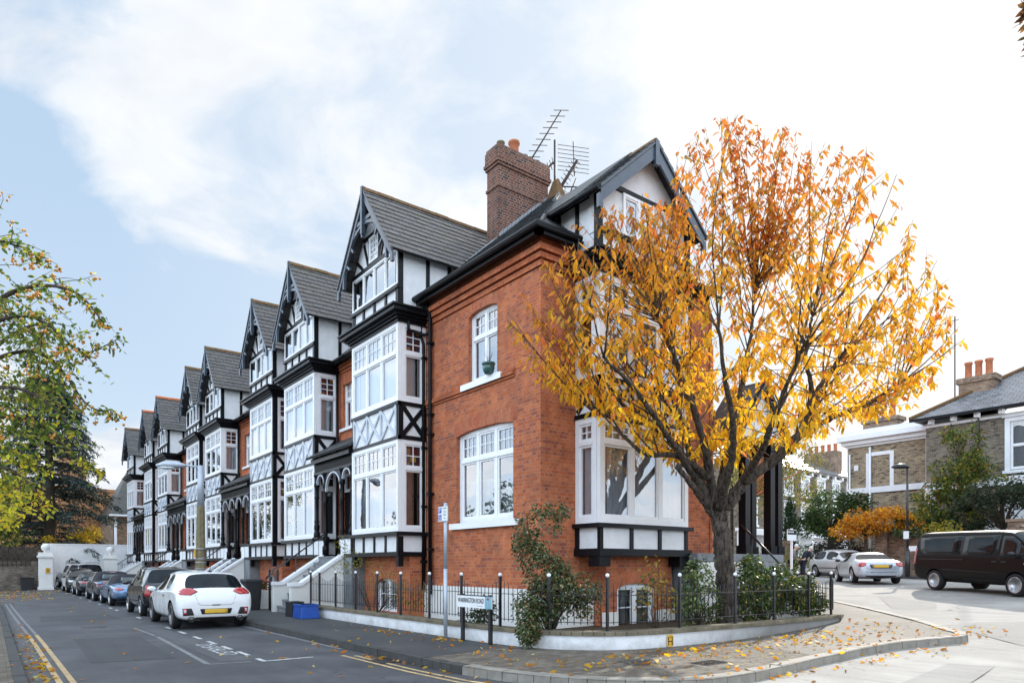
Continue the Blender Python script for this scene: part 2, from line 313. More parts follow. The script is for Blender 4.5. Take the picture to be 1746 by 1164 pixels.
# ------------------------------------------------------------------ mesh builder
class MB:
    """collects faces, links them as ONE mesh object with metre-scaled UVs"""
    def __init__(s):
        s.v = []; s.f = []; s.m = []; s.s = []
    def add(s, vs, fs, mat=0, smooth=False):
        o = len(s.v)
        s.v += [tuple(v) for v in vs]
        for f in fs:
            s.f.append(tuple(i + o for i in f)); s.m.append(mat); s.s.append(smooth)
    def box(s, x0, x1, y0, y1, z0, z1, mat=0):
        x0, x1 = sorted((x0, x1)); y0, y1 = sorted((y0, y1)); z0, z1 = sorted((z0, z1))
        s.add([(x0, y0, z0), (x1, y0, z0), (x1, y1, z0), (x0, y1, z0), (x0, y0, z1), (x1, y0, z1), (x1, y1, z1), (x0, y1, z1)],
              [(0, 3, 2, 1), (4, 5, 6, 7), (0, 1, 5, 4), (1, 2, 6, 5), (2, 3, 7, 6), (3, 0, 4, 7)], mat)
    def hexa(s, a, b, mat=0):
        """a, b: two matching rings of points"""
        n = len(a)
        fs = [tuple(range(n - 1, -1, -1)), tuple(range(n, 2 * n))] + [(i, (i + 1) % n, n + (i + 1) % n, n + i) for i in range(n)]
        s.add(list(a) + list(b), fs, mat)
    def poly(s, pts, mat=0):
        s.add(pts, [tuple(range(len(pts)))], mat)
    def slab(s, pts, th, mat=0):
        """planar polygon thickened along its own normal downwards"""
        P = [Vector(p) for p in pts]
        n = Vector((0, 0, 0))
        for i in range(len(P)):
            n += P[i].cross(P[(i + 1) % len(P)])
        n.normalize()
        if n.z < 0:
            P.reverse(); n = -n
        Q = [p - n * th for p in P]
        s.hexa(Q, P, mat)
    def bar(s, p, q, w, h, mat=0, up=(0, 0, 1)):
        p = Vector(p); q = Vector(q); d = (q - p).normalized(); u = Vector(up)
        if abs(d.dot(u)) > .99:
            u = Vector((1, 0, 0))
        a = d.cross(u).normalized(); b = a.cross(d)
        r = lambda c: [c + a * (sx * w / 2) + b * (sy * h / 2) for sx, sy in ((-1, -1), (1, -1), (1, 1), (-1, 1))]
        s.hexa(r(p), r(q), mat)
    def tube(s, pts, rad, n=8, mat=0, smooth=True, caps=True):
        pts = [Vector(p) for p in pts]
        rad = list(rad) if hasattr(rad, '__len__') else [rad] * len(pts)
        vs = []; fs = []; last = None
        for i, p in enumerate(pts):
            d = (pts[min(i + 1, len(pts) - 1)] - pts[max(i - 1, 0)])
            d = d.normalized() if d.length > 1e-9 else Vector((0, 0, 1))
            if last is None:
                a = d.cross(Vector((0, 0, 1)) if abs(d.z) < .9 else Vector((1, 0, 0))).normalized()
            else:
                a = (last - d * last.dot(d)).normalized()
            last = a
            b = d.cross(a)
            vs += [p + (a * math.cos(2 * math.pi * k / n) + b * math.sin(2 * math.pi * k / n)) * rad[i] for k in range(n)]
        for i in range(len(pts) - 1):
            fs += [(i * n + k, i * n + (k + 1) % n, (i + 1) * n + (k + 1) % n, (i + 1) * n + k) for k in range(n)]
        s.add(vs, fs, mat, smooth)
        if caps:
            o = len(s.v) - len(vs)
            s.f.append(tuple(range(o + n - 1, o - 1, -1))); s.m.append(mat); s.s.append(False)
            s.f.append(tuple(range(o + len(vs) - n, o + len(vs)))); s.m.append(mat); s.s.append(False)
    def lathe(s, c, prof, n=16, mat=0, axis='z', smooth=True):
        vs = []; fs = []
        for r, h in prof:
            for k in range(n):
                a = 2 * math.pi * k / n
                ca, sa = r * math.cos(a), r * math.sin(a)
                vs.append((c[0] + ca, c[1] + sa, c[2] + h) if axis == 'z' else ((c[0] + h, c[1] + ca, c[2] + sa) if axis == 'x' else (c[0] - ca, c[1] + h, c[2] + sa)))
        for i in range(len(prof) - 1):
            fs += [(i * n + k, i * n + (k + 1) % n, (i + 1) * n + (k + 1) % n, (i + 1) * n + k) for k in range(n)]
        fs += [tuple(range(n - 1, -1, -1)), tuple(range((len(prof) - 1) * n, len(prof) * n))]
        s.add(vs, fs, mat, smooth)
    def sphere(s, c, r, mat=0, n=10, m=7, sz=1.):
        s.lathe((c[0], c[1], c[2]), [(max(1e-4, r * math.sin(math.pi * i / m)), -r * sz * math.cos(math.pi * i / m)) for i in range(m + 1)], n, mat)
    def wallopen(s, P, u0, u1, v0, v1, holes, d0, d1, mat=0):
        """wall panel in plane frame P with rectangular holes (u0,u1,v0,v1)"""
        us = sorted({u0, u1, *[min(max(h[i], u0), u1) for h in holes for i in (0, 1)]}); vs_ = sorted({v0, v1, *[min(max(h[i], v0), v1) for h in holes for i in (2, 3)]})
        for i in range(len(us) - 1):
            runs = []
            for j in range(len(vs_) - 1):
                cu = (us[i] + us[i + 1]) / 2; cv = (vs_[j] + vs_[j + 1]) / 2
                if any(h[0] < cu < h[1] and h[2] < cv < h[3] for h in holes):
                    continue
                if runs and abs(runs[-1][1] - vs_[j]) < 1e-6:
                    runs[-1][1] = vs_[j + 1]
                else:
                    runs.append([vs_[j], vs_[j + 1]])
            for a, b in runs:
                P.box(s, us[i], us[i + 1], a, b, d0, d1, mat)
    def split(s, cuts):
        """separate the collected faces by height into len(cuts)+1 builders"""
        out = [MB() for _ in range(len(cuts) + 1)]
        for f, m, sm in zip(s.f, s.m, s.s):
            z = sum(s.v[i][2] for i in f) / len(f); k = sum(z > c for c in cuts)
            out[k].add([s.v[i] for i in f], [tuple(range(len(f)))], m, sm)
        return out
    def build(s, name, mats, parent=None, bevel=0., origin=None):
        me = bpy.data.meshes.new(name)
        if origin is None:
            r = parent
            while r is not None and r.parent is not None:
                r = r.parent
            origin = ORIG.get(r.name, r.location) if r is not None else Vector((0, 0, 0))
        ox, oy, oz = origin
        me.from_pydata([(x - ox, y - oy, z - oz) for x, y, z in s.v], [], s.f)
        for mm in (mats if isinstance(mats, (list, tuple)) else [mats]):
            me.materials.append(M[mm] if isinstance(mm, str) else mm)
        me.polygons.foreach_set('material_index', s.m)
        me.polygons.foreach_set('use_smooth', s.s)
        uvl = me.uv_layers.new(name='uv')
        V = s.v
        dat = np.zeros((len(me.loops), 2), dtype=np.float32); k = 0
        for f in s.f:
            nx = ny = nz = 0.
            for i in range(len(f)):
                a = V[f[i]]; b = V[f[(i + 1) % len(f)]]
                nx += (a[1] - b[1]) * (a[2] + b[2]); ny += (a[2] - b[2]) * (a[0] + b[0]); nz += (a[0] - b[0]) * (a[1] + b[1])
            l = math.sqrt(nx * nx + ny * ny + nz * nz) or 1.
            nx /= l; ny /= l; nz /= l
            if abs(nz) > .985 or math.hypot(nx, ny) < 1e-6:
                U = (1, 0, 0); W = (0, 1, 0)
            else:
                h = math.hypot(nx, ny); U = (-ny / h, nx / h, 0)
                W = (ny * U[2] - nz * U[1], nz * U[0] - nx * U[2], nx * U[1] - ny * U[0])
            for i in f:
                p = V[i]
                dat[k, 0] = p[0] * U[0] + p[1] * U[1]; dat[k, 1] = p[0] * W[0] + p[1] * W[1] + p[2] * W[2]; k += 1
        uvl.data.foreach_set('uv', dat.ravel())
        me.validate(); me.update()
        o = bpy.data.objects.new(name, me); COL.objects.link(o)
        if parent is None:
            o.location = origin
        else:
            o.parent = parent
        if bevel:
            md = o.modifiers.new('bevel', 'BEVEL'); md.width = bevel; md.segments = 2; md.limit_method = 'ANGLE'
        return o

class PX:   # plane facing -X (street front): u along Y, d inwards (+X)
    def __init__(s, x): s.x = x
    def p(s, u, v, d): return (s.x + d, u, v)
    def box(s, mb, u0, u1, v0, v1, d0, d1, mat=0): mb.box(s.x + d0, s.x + d1, u0, u1, v0, v1, mat)
class PY:   # plane facing -Y: u along X, d inwards (+Y)
    def __init__(s, y, sg=1): s.y = y; s.sg = sg
    def p(s, u, v, d): return (u, s.y + d * s.sg, v)
    def box(s, mb, u0, u1, v0, v1, d0, d1, mat=0): mb.box(u0, u1, s.y + d0 * s.sg, s.y + d1 * s.sg, v0, v1, mat)

ORIG = {}
SC = 1.11
def tag(o, label=None, cat=None, group=None, kind=None):
    if label: o['label'] = label
    if cat: o['category'] = cat
    if group: o['group'] = group
    if kind: o['kind'] = kind
    return o
def thing(name, label, cat, loc=(0, 0, 0), group=None):
    o = bpy.data.objects.new(name, None); COL.objects.link(o)
    o.location = loc; o.empty_display_size = .3
    return tag(o, label, cat, group)
def house_thing(name, label, cat, loc, group=None):
    """thing modelled in brick-course units (1.11 m each), footing 0.18 m below the pavement datum"""
    o = thing(name, label, cat, (loc[0] * SC, loc[1] * SC, loc[2] * SC - .176), group)
    o.scale = (SC, SC, SC); ORIG[o.name] = Vector(loc)
    return o
def smooth01(t):
    t = max(0., min(1., t)); return t * t * (3 - 2 * t)
GX = [(-60, 0), (9, 0), (11.5, .0), (13, .03), (15.6, .13), (18, .30), (20.5, .46), (23, .66), (25.4, .80), (29, .92), (33, 1.0), (40, 1.1), (60, 1.35), (90, 1.6), (500, 1.6)]
def g(x):
    for (a, za), (b, zb) in zip(GX, GX[1:]):
        if x <= b:
            return za + (zb - za) * (x - a) / (b - a)
    return GX[-1][1]
# ------------------------------------------------------------------ windows
def pleats(mb, P, u0, u1, v0, v1, d, mat=0, amp=.03, pitch=.13, seed=0):
    rr = random.Random(seed); n = max(4, int((u1 - u0) / .022)); ph = rr.random() * 6
    top = []; bot = []
    for i in range(n + 1):
        u = u0 + (u1 - u0) * i / n
        w = math.sin(2 * math.pi * u / pitch + ph + 1.3 * math.sin(u * 5.3 + ph)) * amp * (.6 + .4 * math.sin(u * 9.1 + ph))
        top.append(P.p(u, v1, d + w)); bot.append(P.p(u, v0, d + w * 1.25))
    k = len(top)
    mb.add(top + bot, [(i, i + 1, k + i + 1, k + i) for i in range(k - 1)], mat, True)

def window(parent, P, u0, u1, v0, v1, cols=3, vt=None, grid=(3, 2), cur='net', stained=False, back=.55, fr=.075, mull=.06, d0=0., fmat='white', name='window', sash=.035, bars=None, curv=(0, 1), seed=0, bay=0):
    F = MB(); G = MB(); C = MB()
    P.box(F, u0, u0 + fr, v0, v1, d0 - .012, d0 + .075); P.box(F, u1 - fr, u1, v0, v1, d0 - .012, d0 + .075)
    P.box(F, u0 + fr, u1 - fr, v0, v0 + fr * 1.1, d0 - .012, d0 + .075); P.box(F, u0 + fr, u1 - fr, v1 - fr, v1, d0 - .012, d0 + .075)
    a0, a1 = u0 + fr, u1 - fr; b0, b1 = v0 + fr * 1.1, v1 - fr
    w = (a1 - a0 - mull * (cols - 1)) / cols
    rows = [(b0, b1, 0)] if vt is None else [(b0, vt - .04, 0), (vt + .04, b1, 1)]
    if vt is not None:
        P.box(F, a0, a1, vt - .04, vt + .04, d0 - .022, d0 + .074)
    for c in range(cols):
        x0 = a0 + c * (w + mull); x1 = x0 + w
        for (r0, r1, top) in rows:
            if c < cols - 1:
                P.box(F, x1, x1 + mull, r0, r1, d0 - .008, d0 + .072)
            P.box(F, x0, x0 + sash, r0, r1, d0 + .008, d0 + .055); P.box(F, x1 - sash, x1, r0, r1, d0 + .008, d0 + .055)
            P.box(F, x0 + sash, x1 - sash, r0, r0 + sash * 1.2, d0 + .008, d0 + .055); P.box(F, x0 + sash, x1 - sash, r1 - sash, r1, d0 + .008, d0 + .055)
            gx0, gx1, gy0, gy1 = x0 + sash, x1 - sash, r0 + sash * 1.2, r1 - sash
            gg = grid if (top or (bars == 'all')) else ((1, 2) if bars == 'sash' else (1, 1))
            for i in range(1, gg[0]):
                u = gx0 + (gx1 - gx0) * i / gg[0]; P.box(F, u - .011, u + .011, gy0, gy1, d0 + .018, d0 + .048)
            for j in range(1, gg[1]):
                v = gy0 + (gy1 - gy0) * j / gg[1]
                for i in range(gg[0]):
                    ua = gx0 + (gx1 - gx0) * i / gg[0] + (.011 if i else 0); ub = gx0 + (gx1 - gx0) * (i + 1) / gg[0] - (.011 if i < gg[0] - 1 else 0)
                    P.box(F, ua, ub, v - .011, v + .011, d0 + .018, d0 + .048)
            q = [P.p(gx0, gy0, d0 + .034), P.p(gx1, gy0, d0 + .034), P.p(gx1, gy1, d0 + .034), P.p(gx0, gy1, d0 + .034)]
            if isinstance(P, PX) or P.sg < 0: q.reverse()     # outward facing glass
            G.poly(q, 1 if (stained and top) else 0)
    fo = F.build(name, fmat, parent, bevel=0)
    G.build('pane', ['glass', 'stained'], fo)
    # dark interior of the room behind, open to the window
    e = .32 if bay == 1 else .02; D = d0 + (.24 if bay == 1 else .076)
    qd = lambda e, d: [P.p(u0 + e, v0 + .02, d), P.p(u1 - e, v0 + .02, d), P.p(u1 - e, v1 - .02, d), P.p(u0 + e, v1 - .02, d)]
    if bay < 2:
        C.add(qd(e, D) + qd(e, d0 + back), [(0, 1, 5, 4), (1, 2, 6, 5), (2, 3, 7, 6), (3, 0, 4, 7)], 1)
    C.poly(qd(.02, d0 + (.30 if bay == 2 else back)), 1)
    cm = 'curtain'
    vh = v0 + (v1 - v0) * curv[1]; vl = v0 + .05 + (v1 - v0) * curv[0]
    if cur == 'net':
        pleats(C, P, u0 + .05, u1 - .05, vl, min(vh, v1 - .05), d0 + .16, 0, seed=seed)
    elif cur == 'grey':
        cm = 'curtain_grey'; pleats(C, P, u0 + .05, u1 - .05, vl, v1 - .05, d0 + .13, 0, .03, .15, seed)
    elif cur == 'sides':
        s = (u1 - u0) * .22
        pleats(C, P, u0 + .05, u0 + s, vl, v1 - .05, d0 + .16, 0, seed=seed); pleats(C, P, u1 - s, u1 - .05, vl, v1 - .05, d0 + .16, 0, seed=seed + 1)
    elif cur == 'blind':
        cm = 'blind'; P.box(C, u0 + .06, u1 - .06, v0 + (v1 - v0) * curv[0] + .04, v1 - .06, d0 + .12, d0 + .125, 0)
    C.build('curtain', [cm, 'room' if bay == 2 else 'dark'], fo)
    return fo

def arch_head(mb, P, u0, u1, v1, rise, th, d0, d1, mat=0, spread=.10, n=12):
    """segmental brick arch: voussoir band with curved soffit"""
    def cv(t, off):
        return v1 - rise * (2 * t - 1) ** 2 + off
    for i in range(n):
        t0, t1 = i / n, (i + 1) / n
        a0 = u0 + (u1 - u0) * t0; a1 = u0 + (u1 - u0) * t1
        c0 = u0 - spread + (u1 - u0 + 2 * spread) * t0; c1 = u0 - spread + (u1 - u0 + 2 * spread) * t1
        q = [(a0, cv(t0, 0)), (a1, cv(t1, 0)), (c1, cv(t1, th)), (c0, cv(t0, th))]
        mb.hexa([P.p(u, v, d1) for u, v in q], [P.p(u, v, d0) for u, v in q], mat)

def xbrace(mb, P, u0, u1, v0, v1, w, d0, d1, mat):
    """one diagonal cross as flat bars in plane P"""
    for (a, b) in (((u0, v0), (u1, v1)), ((u0, v1), (u1, v0))):
        L = math.hypot(b[0] - a[0], b[1] - a[1]); nx, ny = -(b[1] - a[1]) / L * w / 2, (b[0] - a[0]) / L * w / 2
        q = [(a[0] + nx, a[1] + ny), (a[0] - nx, a[1] - ny), (b[0] - nx, b[1] - ny), (b[0] + nx, b[1] + ny)]
        k = .002 if a[1] == v0 else .0
        mb.hexa([P.p(u, v, d1) for u, v in q], [P.p(u, v, d0 - k) for u, v in q], mat)

def flatbar(mb, P, a, b, w, d0, d1, mat=0):
    L = math.hypot(b[0] - a[0], b[1] - a[1]); nx, ny = -(b[1] - a[1]) / L * w / 2, (b[0] - a[0]) / L * w / 2
    q = [(a[0] + nx, a[1] + ny), (a[0] - nx, a[1] - ny), (b[0] - nx, b[1] - ny), (b[0] + nx, b[1] + ny)]
    mb.hexa([P.p(u, v, d1) for u, v in q], [P.p(u, v, d0) for u, v in q], mat)

def gable_roof(parent, P, yc, hw, ztop, zeave, front, depth, roofmat, over=.0, name='gable_roof', ridge='ridge', eave_ext=.0):
    """steep tiled roof whose ridge runs inwards from plane P"""
    mb = MB(); sl = (ztop - zeave) / hw
    e = hw + eave_ext; ze = zeave - eave_ext * sl
    for sg in (-1, 1):
        pts = [P.p(yc, ztop, front), P.p(yc, ztop, depth), P.p(yc + sg * e, ze, depth), P.p(yc + sg * e, ze, front)]
        mb.slab(pts, .06)
    ro = mb.build(name, roofmat, parent)
    tb = MB(); L = math.hypot(e, ztop - ze); nr = max(3, int(L / .21)); rr = random.Random(int(yc * 10))
    nu, nv = (ztop - ze) / L, e / L            # outward normal in the gable plane
    for sg in (-1, 1):
        for i in range(nr):
            t0, t1 = i / nr - .012, (i + 1.15) / nr; off = .17 * (i % 2); x = front - .02 - off
            while x < depth:
                x1 = min(x + .335, depth); a, b = max(x, front - .02) + .004, x1 - .004; x += .335
                if b - a < .05: continue
                j = rr.uniform(0, .007); dz = rr.uniform(-.004, .004)
                def q(t, o, d): return P.p(yc + sg * (e * (1 - t) + nu * o), ze + (ztop - ze) * t + nv * o, d)
                lo = [q(t0 + dz, .002, a), q(t0 + dz, .002, b), q(min(t1, 1), .001, b), q(min(t1, 1), .001, a)]; hi = [q(t0 + dz, .026 + j, a), q(t0 + dz, .026 + j * .7, b), q(min(t1, 1), .008, b), q(min(t1, 1), .008, a)]
                tb.hexa(lo, hi)
    tb.build('roof_slates', 'tile_brown' if roofmat == 'slate_brown' else 'tile_slate', ro)
    rb = MB()
    n = max(3, int(abs(depth - front) / .42))
    for i in range(n):
        a = front + (depth - front) * i / n; b = front + (depth - front) * (i + .97) / n
        j = random.uniform(-.008, .008)
        pr = [(-.13, -.10), (-.07, .012), (0, .045), (.07, .012), (.13, -.10)]
        rb.hexa([P.p(yc + u, ztop + v + j, a) for u, v in pr], [P.p(yc + u, ztop + v + j, b) for u, v in pr])
    rb.build('ridge_tiles', ridge, ro)
    return ro

def barge(parent, P, yc, hw, ztop, zeave, d, w=.155, arch=True, finial=True, mat='black_blue'):
    mb = MB(); sl = (ztop - zeave) / hw; L = math.hypot(hw, ztop - zeave); cx, cz = (ztop - zeave) / L, hw / L
    for sg in (-1, 1):
        # outer board
        o = [(0, ztop - .02), (sg * hw, zeave - .02), (sg * (hw - .02), zeave - .02 - w * 1.15), (0, ztop - .02 - w / cz)]
        mb.hexa([P.p(yc + u, v, d + .05) for u, v in o], [P.p(yc + u, v, d) for u, v in o])
        # thin capping fillet above the board
        o = [(0, ztop + .02), (sg * (hw + .02), zeave + .02), (sg * (hw + .02), zeave - .03), (0, ztop - .03)]
        mb.hexa([P.p(yc + u, v, d + .03) for u, v in o], [P.p(yc + u, v, d - .03) for u, v in o])
        # foot drop
        P.box(mb, yc + sg * hw - .05, yc + sg * hw + .05, zeave - w * 1.15 - .14, zeave - w * .6, d - .004, d + .075)
        if arch:
            # curved inner rib springing from the eaves to the collar
            pts = []
            for i in range(11):
                t = i / 10; a = t * math.pi / 2
                pts.append((sg * (hw * .80 * math.cos(a)), zeave - .10 + (ztop - zeave) * .62 * math.sin(a)))
            for a, b in zip(pts, pts[1:]):
                flatbar(mb, P, (yc + a[0], a[1]), (yc + b[0], b[1]), .075, d + .012, d + .085)
            for t in (.32, .5, .68):
                u = sg * hw * (1 - t); v = zeave + (ztop - zeave) * t - .2
                u2 = sg * hw * (1 - t) * .80; v2 = v - .16
                flatbar(mb, P, (yc + u, v), (yc + u2, v2), .06, d + .014, d + .07)
    if arch:
        flatbar(mb, P, (yc - hw * .40, ztop - (ztop - zeave) * .38), (yc + hw * .40, ztop - (ztop - zeave) * .38), .10, d + .016, d + .08)
    if finial:
        P.box(mb, yc - .045, yc + .045, ztop - (ztop - zeave) * .56, ztop + .06, d - .05, d + .06)
        P.box(mb, yc - .03, yc + .03, ztop - (ztop - zeave) * .60, ztop - (ztop - zeave) * .56, d - .035, d + .045)
    return mb.build('bargeboard', mat, parent)

def turned_post(mb, x, y, z0, z1, r=.075):
    h = z1 - z0
    pr = [(r * 1.35, 0), (r * 1.35, .10 * h), (r * .8, .115 * h), (r * 1.05, .16 * h), (r * 1.25, .20 * h), (r * .75, .24 * h), (r * 1.1, .27 * h), (r * .8, .30 * h), (r * .78, .62 * h), (r * 1.05, .645 * h), (r * .8, .67 * h), (r * .85, .80 * h), (r * 1.2, .83 * h), (r * 1.2, .86 * h), (r * .9, .88 * h), (r * .9, .96 * h), (r * 1.4, .98 * h), (r * 1.4, h)]
    mb.lathe((x, y, z0), pr, 10)

# ------------------------------------------------------------------ the terrace
XB, XF = 8.15, 8.95
def terraced_house(label, yc, s, rec, gap, dark, ridge, porch, curs, zg=.27, gable_ridge_end=12.3, seed=0, chimney=False):
    H = house_thing('terraced_house', label, 'house', (XF, yc, 0), 'half-timbered terraced houses')
    rr = random.Random(seed)
    w2 = 1.36; yl, yr = yc - w2, yc + w2
    P = PX(XB)
    ya = yc + s * w2; yb = yc + s * (w2 + rec); yg = yc - s * (w2 + gap)
    # --- brick walls: recess with door and upper window, basement, strip on the party side
    W = MB()
    Pf = PX(XF)
    c = yc + s * (w2 + rec * .52); hw = .40
    door = (c - .46, c + .46, 1.9, 4.55); win = (c - hw, c + hw, 5.95, 7.35)
    Pf.box(W, min(ya, yb), max(ya, yb), zg - .2, 1.88, 0, .3)
    W.wallopen(Pf, min(ya, yb), max(ya, yb), 1.88, 7.72, [door, win], 0, .22)
    for k, dd in enumerate((.03, .07, .11)):
        Pf.box(W, min(ya, yb), max(ya, yb), 7.72 + k * .095, 7.80 + k * .095, -dd, .2, 1)
    Pf.box(W, min(ya, yg), min(ya, yg) + 0.001, 0, .01, .3, .31)
    Pf.box(W, min(yc - s * w2, yg), max(yc - s * w2, yg), zg - .2, 8.0, .012, .25)
    bw = (yc - .62, yc + .62, zg + .12, zg + 1.0)
    W.wallopen(PX(XB + .35), yl + .05, yr - .05, zg - .4, 1.86, [bw], 0, .3)
    for yy in (yl + .05, yr - .05):
        W.box(XB + .65, XF + .2, yy - .12 if yy > yc else yy, yy if yy > yc else yy + .12, zg - .4, 1.86)
    W.box(XF + .75, 17.2, min(yg, yb), max(yg, yb), -.2, 8.2)
    arch_head(W, Pf, win[0], win[1], 7.42, .07, .24, -.006, .12, 2)
    arch_head(W, PX(XB + .35), bw[0], bw[1], bw[3] + .02, .16, .22, -.006, .14, 2)
    wall = W.build('wall', ['brick', 'brick_rub', 'brick_sol'], H)
    # --- main slope behind the gables
    RM = MB()
    y0, y1 = min(yg, yb), max(yg, yb)
    e = 8.02; sl = .95
    RM.slab([(8.62, y0, e), (8.62, y1, e), (13.0, y1, e + sl * 4.38), (13.0, y0, e + sl * 4.38)], .09)
    RM.slab([(13.0, y0, e + sl * 4.38), (13.0, y1, e + sl * 4.38), (17.4, y1, e), (17.4, y0, e)], .09)
    RM.build('main_roof', 'slate', H)
    GT = MB(); GT.tube([(8.58, min(ya, yb), e - .02), (8.58, max(ya, yb), e - .02)], .055, 8)
    GT.tube([(8.84, ya + s * .16, 7.9), (8.84, ya + s * .16, 1.0)], .045, 8)
    GT.build('gutter', 'black', H)
    # --- gable
    ztop, zeave, ghw = 11.55, 9.42, 1.60
    gable_roof(H, P, yc, ghw, ztop, zeave, -.34, gable_ridge_end - XB, 'slate_brown', ridge=ridge)
    barge(H, P, yc, ghw, ztop - .03, zeave - .03, -.33)
    # --- bay: white panels, black timbers
    B = MB()   # 0 render 1 black 2 brace
    T = MB()
    P.box(B, yl + .10, yr - .10, 1.95, 2.40, .02, .3, 0)
    P.box(T, yl - .03, yr + .03, 1.86, 1.97, -.04, .82); P.box(T, yl - .09, yr + .09, 2.38, 2.475, -.10, .80)
    n = 4
    for i in range(n + 1):
        u = yl + .06 + (yr - yl - .12) * i / n
        P.box(T, u - .04, u + .04, 1.97, 2.38, -.012, .02)
    for yy in (yl, yr):
        sg = 1 if yy > yc else -1
        T.box(XB, XB + .14, yy - .12 if sg > 0 else yy, yy + .012 if sg > 0 else yy + .12, 1.60, 2.36)
        T.box(XB + .70, XF, yy - sg * .1, yy + sg * .012, 1.97, 2.36)
        B.box(XB + .02, XF, yy - sg * .098, yy - sg * .03, 1.95, 2.40)
        B.box(XB + .06, XF, yy - sg * .12, yy - sg * .02, 4.8, 5.75)
        # side panel with a single cross
        Q = PY(yy - sg * .02, -1 * sg * -1) if False else PY(yy, 1 if sg < 0 else -1)
        xbrace(T, Q, XB + .13, XF - .09, 4.92, 5.62, .11, -.014, .02, 0)
        T.box(XB - .0, XB + .13, yy - sg * .13, yy + sg * .012, 4.80, 5.75); T.box(XB + .71, XF, yy - sg * .1, yy + sg * .012, 4.86, 5.68)
        Q.box(T, XB - .03, XF, 4.79, 4.90, -.03, .06); Q.box(T, XB - .03, XF, 5.65, 5.745, -.03, .06)
    P.box(B, yl + .12, yr - .12, 4.80, 5.75, .02, .3, 0)
    P.box(T, yl - .03, yr + .03, 4.79, 4.87, -.035, .06); P.box(T, yl - .03, yr + .03, 5.66, 5.745, -.035, .06)
    X3 = MB()
    for i in range(3):
        a = yl + .13 + (yr - yl - .26) * i / 3; b = yl + .13 + (yr - yl - .26) * (i + 1) / 3
        xbrace(X3, P, a + .04, b - .02, 4.90, 5.63, .07, -.022, .02, 0)
        P.box(X3, a - .032, a + .032, 4.87, 5.66, -.028, .02)
    P.box(X3, yr - .13 - .032, yr - .13 + .032, 4.87, 5.66, -.028, .02)
    # cornice: stepped mouldings then a wide shelf
    for z0, z1, o in ((7.72, 7.80, .05), (7.80, 7.86, .10), (7.86, 7.93, .16), (7.93, 8.03, .27), (8.03, 8.075, .32)):
        T.box(XB - o, XF + .1, yl - o, yr + o, z0, z1)
    # attic storey
    P.box(B, yl + .03, yr - .03, 8.06, 8.60, .03, .3, 0)
    P.box(T, yl, yr, 8.075, 8.14, -.012, .05)
    P.box(T, yl - .03, yr + .03, 8.58, 8.665, -.05, .08)
    for i in range(5):
        u = yl + .05 + (yr - yl - .10) * i / 4
        P.box(T, u - .045, u + .045, 8.14, 8.58, -.012, .05)
    P.box(T, yl, yr, 9.585, 9.69, -.03, .08)
    # gable triangle
    sl2 = (ztop - zeave) / ghw
    tri = [(yl, 9.6), (yr, 9.6), (yr, zeave + (ghw - w2) * sl2 - .05), (yc, ztop - .08), (yl, zeave + (ghw - w2) * sl2 - .05)]
    B.hexa([P.p(u, v, .3) for u, v in tri], [P.p(u, v, .03) for u, v in tri], 0)
    P.box(T, yc - .64, yc + .64, 10.42, 10.51, -.015, .05)
    for sg in (-1, 1):
        flatbar(T, P, (yc + sg * 1.05, 10.02), (yc + sg * .66, 9.69), .08, -.012, .05)
        flatbar(T, P, (yc + sg * .36, 9.69), (yc + sg * .62, 10.36), .07, -.012, .05)
        P.box(T, yc + sg * .30 - .035, yc + sg * .30 + .035, 9.69, 10.42, -.014, .05)
        # cheek walls with posts, running back into the main roof
        Q = PY(yc + sg * w2, -sg)
        Q.box(B, XB + .12, 10.7, 8.05, 9.62, .02, .15, 0)
        for x in (XB, XB + .80, XB + 1.45, XB + 2.05):
            Q.box(T, x, x + (.13 if x == XB else .10), 8.075, 9.60, -.012, .16)
        Q.box(T, XB + .13, 10.6, 9.50, 9.62, -.016, .05)
    # soffit under the overhanging eaves
    for bm_, tm_, nm in zip(B.split([3.5, 7]), T.split([3.5, 7]), ('base', 'panel', 'attic')):
        bay = bm_.build('bay_' + nm, 'render', H); tm_.build(nm + '_timbers', 'black', bay)
        if nm == 'panel':
            X3.build('timber_cross', 'brace', bay)
    # small gable light
    window(H, P, yc - .26, yc + .26, 9.72, 10.40, 1, None, (3, 4), cur=None, d0=-.02, fr=.04, sash=.02, bars='all', back=.2, name='gable_window')
    window(H, P, yl + .03, yr - .03, 8.665, 9.585, 4, None, cur=curs[2], d0=-.005, fr=.06, mull=.05, sash=.028, name='attic_window', curv=(.0, 1), seed=seed)
    # main bay windows, front and both sides
    for k, (z0, z1, vt, cu) in enumerate(((2.475, 4.79, 4.07, curs[0]), (5.745, 7.72, 6.97, curs[1]))):
        window(H, P, yl + (.06 if dark else 0.0), yr - (.06 if dark else 0.0), z0, z1, 3, vt, (3, 2), cur=cu, d0=-.005, fr=.10, mull=.07, sash=.04, name='bay_window', bay=1, seed=seed + k, curv=(0, .5 if (k == 0 and cu == 'net') else 1))
        for sg in (-1, 1):
            Q = PY(yc + sg * w2, -sg)
            window(H, Q, XB + (.17 if dark else .077), XF - .02, z0, z1, 1, vt, (2, 2 if k == 0 else 3), cur='blind' if (k == 1 and not dark and sg < 0) else None, stained=True, d0=.0, fr=.07 if dark else .11, sash=.04, name='side_window', bay=2)
            if dark:
                TT = MB(); Q.box(TT, XB - .002, XB + .168, z0, z1, -.006, .09)
                TT.build('corner_post', 'black', H)
    # upper recess window, door, basement window
    window(H, Pf, win[0], win[1], win[2], 7.44, 2, 6.85, (2, 2), cur='net', d0=.10, fr=.05, name='recess_window', mull=.05)
    S = MB(); Pf.box(S, win[0] - .12, win[1] + .12, win[2] - .09, win[2], -.07, .1); S.build('window_sill', 'white', H)
